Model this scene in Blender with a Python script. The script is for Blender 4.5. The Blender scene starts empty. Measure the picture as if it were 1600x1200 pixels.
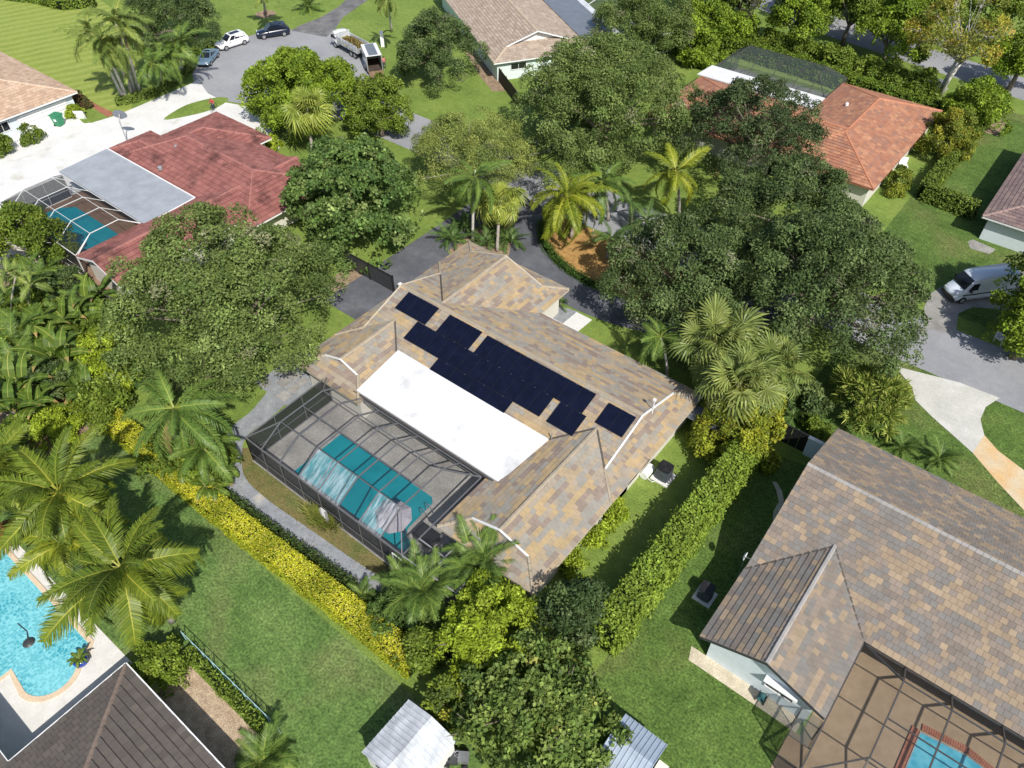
import bpy, bmesh, math, random
import numpy as np
from mathutils import Vector, Matrix
R = math.radians
SC = bpy.context.scene
COL = SC.collection

# ---------------------------------------------------------------- camera, sky, sun, exposure
# World axes follow the street grid: +X runs along the street towards the lower right of the photograph,
# +Y across the street towards the upper right. Metres. The drone hovers 45 m above the origin.
cam_d = bpy.data.cameras.new('camera')
cam = bpy.data.objects.new('camera', cam_d)
COL.objects.link(cam)
cam.location = (0, 0, 45)
cam.rotation_euler = (R(90 - 45.37), 0, R(38.53))
cam_d.sensor_width = 36
cam_d.lens = 36 * 1200 / 1600
cam_d.clip_start = 1
cam_d.clip_end = 2000
SC.camera = cam

SUN_DIR = Vector((0.875, -0.484, 0)).normalized()      # horizontal direction towards the sun
SUN_EL = R(46)
world = bpy.data.worlds.new('World')
SC.world = world
world.use_nodes = True
wn = world.node_tree.nodes
wl = world.node_tree.links
sky = wn.new('ShaderNodeTexSky')
sky.sky_type = 'NISHITA'
sky.sun_disc = False
sky.sun_elevation = SUN_EL
sky.sun_rotation = math.atan2(SUN_DIR.x, SUN_DIR.y)
sky.air_density = 1.0
sky.dust_density = 1.5
wl.new(sky.outputs[0], wn['Background'].inputs[0])
wn['Background'].inputs[1].default_value = 0.10
sun_d = bpy.data.lights.new('sun', 'SUN')
sun_d.energy = 4.2
sun_d.angle = R(0.53)
sun_d.color = (1.0, 0.95, 0.87)
sun = bpy.data.objects.new('sun', sun_d)
COL.objects.link(sun)
sd = Vector((SUN_DIR.x * math.cos(SUN_EL), SUN_DIR.y * math.cos(SUN_EL), math.sin(SUN_EL)))
sun.rotation_euler = sd.to_track_quat('Z', 'Y').to_euler()
sun.location = sd * 120
SC.view_settings.view_transform = 'Standard'
SC.view_settings.look = 'None'
SC.view_settings.exposure = 0.35
SC.view_settings.gamma = 1.0
SC.view_settings.use_curve_mapping = False
SC.cycles.max_bounces = 6
SC.cycles.transparent_max_bounces = 16
SC.cycles.caustics_reflective = False
SC.cycles.caustics_refractive = False

# ---------------------------------------------------------------- materials
def s2l(c):
    return tuple(((x / 255) / 12.92 if x <= 10 else (((x / 255) + 0.055) / 1.055) ** 2.4) for x in c)

MATS = {}
def nodes_of(name):
    m = bpy.data.materials.new(name)
    m.use_nodes = True
    nt = m.node_tree
    return m, nt, nt.nodes['Principled BSDF']

def noise(nt, scale, detail=4.0, rough=0.55, coord=None):
    n = nt.nodes.new('ShaderNodeTexNoise')
    n.inputs['Scale'].default_value = scale
    n.inputs['Detail'].default_value = detail
    n.inputs['Roughness'].default_value = rough
    if coord is None:
        g = nt.nodes.new('ShaderNodeNewGeometry')
        coord = g.outputs['Position']
    nt.links.new(coord, n.inputs['Vector'])
    return n

def ramp(nt, fac, stops):
    r = nt.nodes.new('ShaderNodeValToRGB')
    e = r.color_ramp.elements
    while len(e) < len(stops):
        e.new(0.5)
    for i, (p, c) in enumerate(stops):
        e[i].position = p
        e[i].color = (c[0], c[1], c[2], 1)
    nt.links.new(fac, r.inputs[0])
    return r

def mix(nt, a, b, fac, kind='MIX'):
    m = nt.nodes.new('ShaderNodeMix')
    m.data_type = 'RGBA'
    m.blend_type = kind
    for sock, v in ((m.inputs[6], a), (m.inputs[7], b)):
        if isinstance(v, tuple):
            sock.default_value = (v[0], v[1], v[2], 1)
        else:
            nt.links.new(v, sock)
    if isinstance(fac, (int, float)):
        m.inputs[0].default_value = fac
    else:
        nt.links.new(fac, m.inputs[0])
    return m.outputs[2]

def add_bump(nt, bsdf, h, strength, dist):
    b = nt.nodes.new('ShaderNodeBump')
    b.inputs['Strength'].default_value = strength
    b.inputs['Distance'].default_value = dist
    nt.links.new(h, b.inputs['Height'])
    nt.links.new(b.outputs[0], bsdf.inputs['Normal'])

def mat_plain(name, col, rough=0.6, metal=0.0, spec=0.5, coat=0.0, var=0.12, scale=3.0):
    """one colour with a little uneven weathering"""
    if name in MATS:
        return MATS[name]
    m, nt, b = nodes_of(name)
    n = noise(nt, scale, 5)
    lo = tuple(c * (1 - var) for c in col)
    hi = tuple(min(1, c * (1 + var)) for c in col)
    r = ramp(nt, n.outputs[0], [(0.3, lo), (0.7, hi)])
    nt.links.new(r.outputs[0], b.inputs['Base Color'])
    b.inputs['Roughness'].default_value = rough
    b.inputs['Metallic'].default_value = metal
    b.inputs['Specular IOR Level'].default_value = spec
    b.inputs['Coat Weight'].default_value = coat
    MATS[name] = m
    return m

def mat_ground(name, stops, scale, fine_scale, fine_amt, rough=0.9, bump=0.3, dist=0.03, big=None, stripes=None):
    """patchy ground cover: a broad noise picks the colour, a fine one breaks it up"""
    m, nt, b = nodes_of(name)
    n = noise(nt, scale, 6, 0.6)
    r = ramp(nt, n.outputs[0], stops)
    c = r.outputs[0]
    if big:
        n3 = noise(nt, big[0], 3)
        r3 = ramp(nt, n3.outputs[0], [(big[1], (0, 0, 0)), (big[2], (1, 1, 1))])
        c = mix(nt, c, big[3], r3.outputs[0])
    if stripes:
        g = nt.nodes.new('ShaderNodeNewGeometry')
        mp = nt.nodes.new('ShaderNodeMapping')
        mp.inputs['Rotation'].default_value = (0, 0, stripes[0])
        nt.links.new(g.outputs['Position'], mp.inputs['Vector'])
        w = nt.nodes.new('ShaderNodeTexWave')
        w.inputs['Scale'].default_value = stripes[1]
        w.inputs['Distortion'].default_value = 2.4
        w.inputs['Detail'].default_value = 2
        nt.links.new(mp.outputs[0], w.inputs['Vector'])
        c = mix(nt, c, stripes[2], w.outputs['Fac'], 'MIX')
    nm = noise(nt, 1.7, 4, 0.6)
    rm_ = ramp(nt, nm.outputs[0], [(0.3, (1 - fine_amt * .45,) * 3), (0.7, (1 + fine_amt * .45,) * 3)])
    c = mix(nt, c, rm_.outputs[0], 1.0, 'MULTIPLY')
    n2 = noise(nt, fine_scale, 3, 0.7)
    r2 = ramp(nt, n2.outputs[0], [(0.34, (1 - fine_amt,) * 3), (0.66, (1 + fine_amt,) * 3)])
    c = mix(nt, c, r2.outputs[0], 1.0, 'MULTIPLY')
    nt.links.new(c, b.inputs['Base Color'])
    b.inputs['Roughness'].default_value = rough
    b.inputs['Specular IOR Level'].default_value = 0.2
    if bump:
        add_bump(nt, b, n2.outputs[0], bump, dist)
    MATS[name] = m
    return m

def mat_attr(name, rough=0.6, trans=0.0, var=0.15, scale=2.0, spec=0.4, objvar=0.0, bump=0.0, stain=None):
    """colour comes from the piece's own 'Col' attribute, weathered by noise"""
    m, nt, b = nodes_of(name)
    a = nt.nodes.new('ShaderNodeAttribute')
    a.attribute_name = 'Col'
    n = noise(nt, scale, 4)
    r = ramp(nt, n.outputs[0], [(0.25, (1 - var,) * 3), (0.75, (1 + var,) * 3)])
    c = mix(nt, a.outputs['Color'], r.outputs[0], 1.0, 'MULTIPLY')
    if objvar:
        oi = nt.nodes.new('ShaderNodeObjectInfo')
        r2 = ramp(nt, oi.outputs['Random'], [(0, (1 - objvar, 1 - objvar * 0.7, 1 - objvar)), (1, (1 + objvar, 1 + objvar * 0.7, 1 + objvar * 0.4))])
        c = mix(nt, c, r2.outputs[0], 1.0, 'MULTIPLY')
    if stain:
        ns = noise(nt, stain[0], 6, 0.65)
        rs = ramp(nt, ns.outputs[0], [(stain[1], (0, 0, 0)), (stain[2], (1, 1, 1))])
        c = mix(nt, c, stain[3], rs.outputs[0])
    nt.links.new(c, b.inputs['Base Color'])
    b.inputs['Roughness'].default_value = rough
    b.inputs['Specular IOR Level'].default_value = spec
    if bump:
        n4 = noise(nt, 14, 3)
        add_bump(nt, b, n4.outputs[0], bump, 0.01)
    if trans:
        t = nt.nodes.new('ShaderNodeBsdfTranslucent')
        nt.links.new(c, t.inputs['Color'])
        ms = nt.nodes.new('ShaderNodeMixShader')
        ms.inputs[0].default_value = trans
        nt.links.new(b.outputs[0], ms.inputs[1])
        nt.links.new(t.outputs[0], ms.inputs[2])
        nt.links.new(ms.outputs[0], nt.nodes['Material Output'].inputs['Surface'])
    MATS[name] = m
    return m

def mat_screen(name, col, opacity, streak=False, rough=0.7):
    """woven insect screen: partly see-through; streak paints reflected sky as pale streaks"""
    m, nt, b = nodes_of(name)
    b.inputs['Base Color'].default_value = (*col, 1)
    b.inputs['Roughness'].default_value = rough
    t = nt.nodes.new('ShaderNodeBsdfTransparent')
    ms = nt.nodes.new('ShaderNodeMixShader')
    if streak:
        g = nt.nodes.new('ShaderNodeNewGeometry')
        mp = nt.nodes.new('ShaderNodeMapping')
        mp.inputs['Scale'].default_value = (3.2, 0.55, 0.55)
        nt.links.new(g.outputs['Position'], mp.inputs['Vector'])
        n = noise(nt, 1.6, 5, 0.6, mp.outputs[0])
        r = ramp(nt, n.outputs[0], [(0.42, (0.10,) * 3), (0.68, (opacity,) * 3)])
        nt.links.new(r.outputs[0], ms.inputs[0])
    else:
        ms.inputs[0].default_value = opacity
    nt.links.new(t.outputs[0], ms.inputs[1])
    nt.links.new(b.outputs[0], ms.inputs[2])
    nt.links.new(ms.outputs[0], nt.nodes['Material Output'].inputs['Surface'])
    MATS[name] = m
    return m

def mat_water(name, deep, light, caustic, sc):
    m, nt, b = nodes_of(name)
    n = noise(nt, 0.35, 2)
    r = ramp(nt, n.outputs[0], [(0.35, deep), (0.65, tuple(0.5 * (x + y) for x, y in zip(deep, light)))])
    c = r.outputs[0]
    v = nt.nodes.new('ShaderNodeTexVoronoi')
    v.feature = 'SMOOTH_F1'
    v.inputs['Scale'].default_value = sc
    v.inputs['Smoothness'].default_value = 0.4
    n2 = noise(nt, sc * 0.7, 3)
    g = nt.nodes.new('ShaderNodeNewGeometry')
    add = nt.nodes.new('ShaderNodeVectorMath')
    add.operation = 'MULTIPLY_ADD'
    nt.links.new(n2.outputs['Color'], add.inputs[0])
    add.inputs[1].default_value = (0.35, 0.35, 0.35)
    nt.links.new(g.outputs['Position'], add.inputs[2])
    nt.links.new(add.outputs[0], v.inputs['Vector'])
    if caustic:
        r2 = ramp(nt, v.outputs['Distance'], [(0.15, (0, 0, 0)), (0.75, (caustic,) * 3)])
        c = mix(nt, c, light, r2.outputs[0])  # caustic light pattern painted into the water colour as paler cells
    nt.links.new(c, b.inputs['Base Color'])
    b.inputs['Roughness'].default_value = 0.06
    b.inputs['IOR'].default_value = 1.33
    add_bump(nt, b, v.outputs['Distance'], 0.25, 0.05)
    MATS[name] = m
    return m

def mat_corrugated(name, col, rough, metal, dirt):
    m, nt, b = nodes_of(name)
    g = nt.nodes.new('ShaderNodeNewGeometry')
    mp = nt.nodes.new('ShaderNodeMapping')
    mp.inputs['Scale'].default_value = (0.6, 0.6, 3)
    nt.links.new(g.outputs['Position'], mp.inputs['Vector'])
    n = noise(nt, 1.3, 6, 0.6, mp.outputs[0])
    r = ramp(nt, n.outputs[0], [(0.35, col), (0.7, dirt)])
    nt.links.new(r.outputs[0], b.inputs['Base Color'])
    b.inputs['Roughness'].default_value = rough
    b.inputs['Metallic'].default_value = metal
    MATS[name] = m
    return m

# lawns, soil, paving
mat_ground('lawn', [(0.3, (0.122, 0.185, 0.036)), (0.5, (0.158, 0.228, 0.046)), (0.72, (0.205, 0.268, 0.062))], 0.22, 9, 0.35)
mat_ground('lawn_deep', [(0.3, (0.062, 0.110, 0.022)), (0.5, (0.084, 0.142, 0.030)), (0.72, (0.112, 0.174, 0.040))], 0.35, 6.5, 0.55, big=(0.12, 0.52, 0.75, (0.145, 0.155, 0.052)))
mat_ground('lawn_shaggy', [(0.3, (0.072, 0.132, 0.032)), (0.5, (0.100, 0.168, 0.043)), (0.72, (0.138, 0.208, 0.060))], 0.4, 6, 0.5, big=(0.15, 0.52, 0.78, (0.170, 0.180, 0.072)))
mat_ground('lawn_striped', [(0.3, (0.190, 0.250, 0.045)), (0.7, (0.235, 0.295, 0.060))], 0.3, 8, 0.22, stripes=(R(20), 0.16, (0.275, 0.325, 0.080)))
mat_ground('lawn_dry', [(0.3, (0.10, 0.12, 0.035)), (0.5, (0.16, 0.135, 0.055)), (0.75, (0.11, 0.14, 0.04))], 0.6, 9, 0.4)
mat_ground('asphalt_pale', [(0.3, (0.235, 0.242, 0.262)), (0.7, (0.300, 0.306, 0.325))], 0.25, 14, 0.14, bump=0.15, dist=0.01, big=(0.07, 0.45, 0.7, (0.33, 0.335, 0.345)))
mat_ground('asphalt_dark', [(0.3, (0.085, 0.089, 0.102)), (0.55, (0.115, 0.120, 0.136)), (0.75, (0.165, 0.170, 0.187))], 0.45, 16, 0.2, bump=0.2, dist=0.01)
mat_ground('asphalt_worn', [(0.3, (0.10, 0.10, 0.105)), (0.7, (0.22, 0.22, 0.22))], 0.5, 10, 0.3, bump=0.2, dist=0.01)
mat_ground('concrete_white', [(0.3, (0.60, 0.60, 0.585)), (0.7, (0.70, 0.70, 0.685))], 0.4, 7, 0.07, rough=0.8, bump=0.1, dist=0.01, big=(0.28, 0.60, 0.78, (0.43, 0.42, 0.33)))
mat_ground('concrete_rust', [(0.3, (0.56, 0.46, 0.31)), (0.7, (0.60, 0.50, 0.35))], 0.4, 7, 0.10, rough=0.85, bump=0.1, dist=0.01, big=(0.35, 0.40, 0.68, (0.60, 0.36, 0.13)))
mat_ground('concrete_pale', [(0.3, (0.44, 0.44, 0.405)), (0.7, (0.56, 0.555, 0.51))], 0.5, 7, 0.10, rough=0.85, bump=0.1, dist=0.01, big=(0.3, 0.55, 0.75, (0.60, 0.60, 0.58)))
mat_ground('peach_stone', [(0.3, (0.60, 0.47, 0.33)), (0.7, (0.68, 0.55, 0.40))], 1.2, 9, 0.08, rough=0.8)
mat_ground('concrete_grey', [(0.3, (0.20, 0.195, 0.185)), (0.55, (0.30, 0.292, 0.275)), (0.75, (0.37, 0.36, 0.34))], 0.55, 7, 0.16, rough=0.85, bump=0.1, dist=0.01)
mat_ground('stone_deck', [(0.3, (0.60, 0.585, 0.55)), (0.7, (0.70, 0.69, 0.655))], 1.2, 9, 0.06, rough=0.7, bump=0.1, dist=0.01)
mat_ground('tan_deck', [(0.3, (0.275, 0.205, 0.135)), (0.7, (0.335, 0.255, 0.170))], 0.9, 30, 0.16, rough=0.9)
mat_ground('brown_deck', [(0.3, (0.21, 0.135, 0.095)), (0.7, (0.28, 0.185, 0.13))], 0.9, 20, 0.16, rough=0.9)
mat_ground('gravel_blue', [(0.3, (0.21, 0.225, 0.245)), (0.7, (0.29, 0.305, 0.325))], 1.0, 18, 0.3, bump=0.6, dist=0.03, big=(0.5, 0.6, 0.75, (0.40, 0.38, 0.34)))
mat_ground('gravel_cream', [(0.3, (0.47, 0.41, 0.30)), (0.7, (0.60, 0.54, 0.42))], 1.2, 18, 0.3, bump=0.6, dist=0.03)
mat_ground('mulch_orange', [(0.3, (0.31, 0.17, 0.055)), (0.7, (0.44, 0.27, 0.10))], 1.6, 14, 0.45, bump=0.8, dist=0.05)
mat_ground('mulch_brown', [(0.3, (0.19, 0.135, 0.09)), (0.7, (0.36, 0.27, 0.185))], 1.6, 14, 0.45, bump=0.8, dist=0.05)
mat_ground('mulch_tan', [(0.3, (0.34, 0.25, 0.17)), (0.7, (0.52, 0.41, 0.29))], 1.6, 14, 0.4, bump=0.8, dist=0.05)
mat_ground('brick_red', [(0.3, (0.27, 0.105, 0.065)), (0.7, (0.36, 0.155, 0.10))], 1.5, 12, 0.2)
mat_water('water_teal', (0.0, 0.180, 0.225), (0.01, 0.28, 0.33), 0.25, 1.1)
mat_water('water_bright', (0.0, 0.26, 0.36), (0.01, 0.36, 0.44), 0.3, 1.4)
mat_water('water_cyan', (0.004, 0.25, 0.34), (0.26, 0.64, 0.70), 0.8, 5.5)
mat_water('water_blue', (0.02, 0.27, 0.40), (0.16, 0.50, 0.60), 0.6, 2.4)
mat_screen('screen_roof', (0.06, 0.065, 0.075), 0.16)
mat_screen('screen_dark', (0.02, 0.022, 0.028), 0.36)
mat_screen('screen_wall', (0.015, 0.017, 0.022), 0.74)
mat_screen('screen_green', (0.06, 0.085, 0.08), 0.42)
mat_screen('glare_film', (0.72, 0.77, 0.82), 0.42, True, 0.25)  # pale streaks paint the sky reflected in these panels
mat_attr('tile', 0.75, 0, 0.13, 1.3, 0.25, 0.05, 0.25)
mat_attr('tile_red', 0.7, 0, 0.16, 0.9, 0.3, 0.0, 0.25, stain=(0.35, 0.52, 0.70, (0.075, 0.034, 0.030)))
mat_attr('leaf', 0.55, 0.28, 0.12, 0.6, 0.22)
mat_attr('frond', 0.45, 0.25, 0.10, 0.8, 0.30, 0.22)
mat_attr('paint_attr', 0.5, 0, 0.06, 2.0)
mat_plain('bark', (0.20, 0.165, 0.13), 0.9, var=0.35, scale=4)
mat_plain('bark_pale', (0.50, 0.475, 0.43), 0.85, var=0.25, scale=3)
mat_plain('palm_trunk', (0.33, 0.30, 0.265), 0.9, var=0.3, scale=6)
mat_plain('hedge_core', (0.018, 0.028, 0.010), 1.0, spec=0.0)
mat_plain('white_paint', (0.78, 0.79, 0.79), 0.55, var=0.04)
mat_ground('white_roof', [(0.3, (0.64, 0.65, 0.665)), (0.7, (0.72, 0.73, 0.74))], 0.8, 5, 0.05, rough=0.55, bump=0.1, dist=0.01, big=(0.45, 0.60, 0.80, (0.46, 0.46, 0.455)))
mat_plain('wall_blue', (0.62, 0.70, 0.74), 0.7, var=0.05)
mat_plain('wall_cream', (0.62, 0.60, 0.54), 0.75, var=0.06)
mat_plain('wall_aqua', (0.62, 0.72, 0.70), 0.7, var=0.05)
mat_plain('bronze', (0.085, 0.080, 0.078), 0.45, 0.2, var=0.1)
mat_plain('grey_alu', (0.36, 0.36, 0.365), 0.45, 0.35, var=0.08)
mat_plain('cage_grey', (0.20, 0.20, 0.21), 0.4, 0.4, var=0.08)
mat_plain('dark_grey', (0.045, 0.047, 0.052), 0.5)
mat_plain('black', (0.014, 0.014, 0.016), 0.5)
mat_plain('rubber', (0.018, 0.018, 0.019), 0.8)
mat_plain('steel', (0.55, 0.56, 0.58), 0.35, 0.8)
mat_plain('glass_dark', (0.012, 0.015, 0.020), 0.06, spec=0.7)
mat_plain('solar', (0.0040, 0.0055, 0.017), 0.16, spec=0.55, var=0.25, scale=1.5)
mat_plain('solar_frame', (0.020, 0.022, 0.030), 0.4, 0.3)
mat_plain('flashing', (0.075, 0.065, 0.055), 0.7)
mat_plain('beige_fascia', (0.50, 0.44, 0.34), 0.7)
mat_plain('wood', (0.20, 0.13, 0.08), 0.8, var=0.3)
mat_plain('dark_wood', (0.060, 0.045, 0.035), 0.8, var=0.3)
mat_corrugated('metal_white', (0.74, 0.77, 0.80), 0.4, 0.15, (0.40, 0.43, 0.46))
mat_corrugated('metal_blue', (0.50, 0.58, 0.67), 0.35, 0.35, (0.40, 0.47, 0.55))
mat_corrugated('metal_grey', (0.42, 0.45, 0.49), 0.45, 0.2, (0.33, 0.355, 0.385))
mat_corrugated('metal_slate', (0.20, 0.225, 0.265), 0.45, 0.2, (0.16, 0.18, 0.21))

# ---------------------------------------------------------------- helpers
def link(o):
    COL.objects.link(o)
    return o

def setp(o, label=None, cat=None, group=None, kind=None):
    if label: o['label'] = label
    if cat: o['category'] = cat
    if group: o['group'] = group
    if kind: o['kind'] = kind
    return o

def thing(name, label, cat, loc=(0, 0, 0), rz=0.0, group=None):
    o = bpy.data.objects.new(name, None)
    o.empty_display_size = 0.3
    link(o)
    o.location = loc
    o.rotation_euler = (0, 0, rz)
    return setp(o, label, cat, group)

def adopt(ch, par):
    """parent a mesh that was built in world space"""
    ch.parent = par
    m = Matrix.LocRotScale(par.location, par.rotation_euler, par.scale)
    ch.matrix_parent_inverse = m.inverted()

def mesh_obj(name, verts, faces, mat, parent=None, world=False, smooth=False, col=None):
    me = bpy.data.meshes.new(name)
    me.from_pydata([tuple(v) for v in verts], [], faces)
    me.update()
    if mat: me.materials.append(MATS[mat] if isinstance(mat, str) else mat)
    if smooth:
        me.polygons.foreach_set('use_smooth', [True] * len(me.polygons))
    if col is not None:
        put_col(me, col)
    o = link(bpy.data.objects.new(name, me))
    if parent:
        if world: adopt(o, parent)
        else: o.parent = parent
    return o

def put_col(me, cols):
    """cols: one rgb for the mesh, or an array with one rgb per vertex"""
    a = me.color_attributes.new('Col', 'FLOAT_COLOR', 'POINT')
    n = len(me.vertices)
    c = np.ones((n, 4), np.float32)
    c[:, :3] = np.asarray(cols, np.float32)
    a.data.foreach_set('color', c.ravel())

def quads_mesh(name, q, cols, mat):
    """q: (n,4,3) array of quads, cols: (n,3) one colour per quad"""
    n = len(q)
    me = bpy.data.meshes.new(name)
    me.vertices.add(n * 4)
    me.vertices.foreach_set('co', np.ascontiguousarray(q, np.float32).ravel())
    me.loops.add(n * 4)
    me.loops.foreach_set('vertex_index', np.arange(n * 4, dtype=np.int32))
    me.polygons.add(n)
    me.polygons.foreach_set('loop_start', np.arange(0, n * 4, 4, dtype=np.int32))
    me.polygons.foreach_set('loop_total', np.full(n, 4, np.int32))
    me.update(calc_edges=True)
    put_col(me, np.repeat(cols, 4, axis=0))
    me.materials.append(MATS[mat])
    return me

class MB:
    """collects boxes, bars and tubes into one mesh"""
    def __init__(self):
        self.v, self.f = [], []
    def add(self, vs, fs):
        b = len(self.v)
        self.v += [Vector(p) for p in vs]
        self.f += [tuple(b + i for i in f) for f in fs]
        return self
    def box(self, x0, x1, y0, y1, z0, z1):
        return self.add([(x0, y0, z0), (x1, y0, z0), (x1, y1, z0), (x0, y1, z0), (x0, y0, z1), (x1, y0, z1), (x1, y1, z1), (x0, y1, z1)],
                        [(0, 3, 2, 1), (4, 5, 6, 7), (0, 1, 5, 4), (1, 2, 6, 5), (2, 3, 7, 6), (3, 0, 4, 7)])
    def bar(self, a, b, w, h=None):
        a, b = Vector(a), Vector(b)
        h = h or w
        d = (b - a)
        if d.length < 1e-6: return self
        d.normalize()
        s = d.cross(Vector((0, 0, 1)))
        if s.length < 1e-4: s = Vector((1, 0, 0))
        s.normalize()
        t = s.cross(d)
        s, t = s * w / 2, t * h / 2
        vs = [a - s - t, a + s - t, a + s + t, a - s + t, b - s - t, b + s - t, b + s + t, b - s + t]
        return self.add(vs, [(0, 1, 2, 3), (4, 7, 6, 5), (0, 4, 5, 1), (1, 5, 6, 2), (2, 6, 7, 3), (3, 7, 4, 0)])
    def tube(self, pts, rad, n=8, cap=True):
        pts = [Vector(p) for p in pts]
        if not isinstance(rad, (list, tuple)): rad = [rad] * len(pts)
        rings = []
        for i, p in enumerate(pts):
            d = (pts[min(i + 1, len(pts) - 1)] - pts[max(i - 1, 0)]).normalized()
            s = d.cross(Vector((0.13, 0.97, 0.2))).normalized()
            t = d.cross(s)
            rings.append([p + (s * math.cos(k * 2 * math.pi / n) + t * math.sin(k * 2 * math.pi / n)) * rad[i] for k in range(n)])
        vs = [p for r in rings for p in r]
        fs = []
        for i in range(len(pts) - 1):
            for k in range(n):
                fs.append((i * n + k, i * n + (k + 1) % n, (i + 1) * n + (k + 1) % n, (i + 1) * n + k))
        if cap:
            fs.append(tuple(range(n - 1, -1, -1)))
            fs.append(tuple((len(pts) - 1) * n + k for k in range(n)))
        return self.add(vs, fs)
    def lathe(self, prof, n=16, c=(0, 0, 0), axis='z'):
        vs, fs = [], []
        for r, h in prof:
            for k in range(n):
                a = 2 * math.pi * k / n
                p = (r * math.cos(a), r * math.sin(a), h)
                if axis == 'y': p = (p[0], p[2], p[1])
                if axis == 'x': p = (p[2], p[0], p[1])
                vs.append((p[0] + c[0], p[1] + c[1], p[2] + c[2]))
        for i in range(len(prof) - 1):
            for k in range(n):
                fs.append((i * n + k, i * n + (k + 1) % n, (i + 1) * n + (k + 1) % n, (i + 1) * n + k))
        fs.append(tuple(range(n - 1, -1, -1)))
        fs.append(tuple((len(prof) - 1) * n + k for k in range(n)))
        return self.add(vs, fs)
    def prism(self, poly, z0, z1):
        n = len(poly)
        vs = [(p[0], p[1], z0) for p in poly] + [(p[0], p[1], z1) for p in poly]
        fs = [tuple(range(n - 1, -1, -1)), tuple(range(n, 2 * n))]
        fs += [(i, (i + 1) % n, n + (i + 1) % n, n + i) for i in range(n)]
        return self.add(vs, fs)
    def build(self, name, mat, parent=None, world=False, smooth=False, col=None):
        o = mesh_obj(name, self.v, self.f, mat, parent, world, smooth, col)
        bm = bmesh.new()
        bm.from_mesh(o.data)
        bmesh.ops.recalc_face_normals(bm, faces=bm.faces)
        bm.to_mesh(o.data)
        bm.free()
        return o

def spline(pts, closed=False, sub=6):
    """Catmull-Rom through ground points"""
    out, n = [], len(pts)
    P = [Vector((p[0], p[1])) for p in pts]
    rng = range(n if closed else n - 1)
    for i in rng:
        p0 = P[(i - 1) % n] if closed or i > 0 else P[i]
        p1, p2 = P[i], P[(i + 1) % n]
        p3 = P[(i + 2) % n] if closed or i + 2 < n else p2
        for k in range(sub):
            t = k / sub
            q = 0.5 * ((2 * p1) + (p2 - p0) * t + (2 * p0 - 5 * p1 + 4 * p2 - p3) * t * t + (3 * p1 - p0 - 3 * p2 + p3) * t ** 3)
            out.append((q.x, q.y))
    if not closed: out.append((P[-1].x, P[-1].y))
    return out

def sheet(name, pts, z, mat, label=None, cat=None, kind='structure', thick=0.0, parent=None):
    """a flat area of ground cover; with thick it is a slab with an edge"""
    bm = bmesh.new()
    vs = [bm.verts.new((p[0], p[1], z)) for p in pts]
    f = bm.faces.new(vs)
    f.normal_update()
    if f.normal.z < 0: f.normal_flip()
    if thick:
        g = bmesh.ops.extrude_face_region(bm, geom=[f])
        for e in g['geom']:
            if isinstance(e, bmesh.types.BMVert): e.co.z = z - thick
    bmesh.ops.triangulate(bm, faces=[q for q in bm.faces if len(q.verts) > 4])
    bmesh.ops.recalc_face_normals(bm, faces=bm.faces)
    if not thick:
        for q in bm.faces:
            if q.normal.z < 0: q.normal_flip()
    me = bpy.data.meshes.new(name)
    bm.to_mesh(me)
    bm.free()
    me.materials.append(MATS[mat])
    o = link(bpy.data.objects.new(name, me))
    if parent: adopt(o, parent)
    else: setp(o, label, cat, None, kind)
    return o

def copy_tree(o, parent=None):
    c = o.copy()
    COL.objects.link(c)
    c.parent = parent
    for ch in KIDS.get(o.name, []):
        copy_tree(ch, c)
    return c
KIDS = {}

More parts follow.
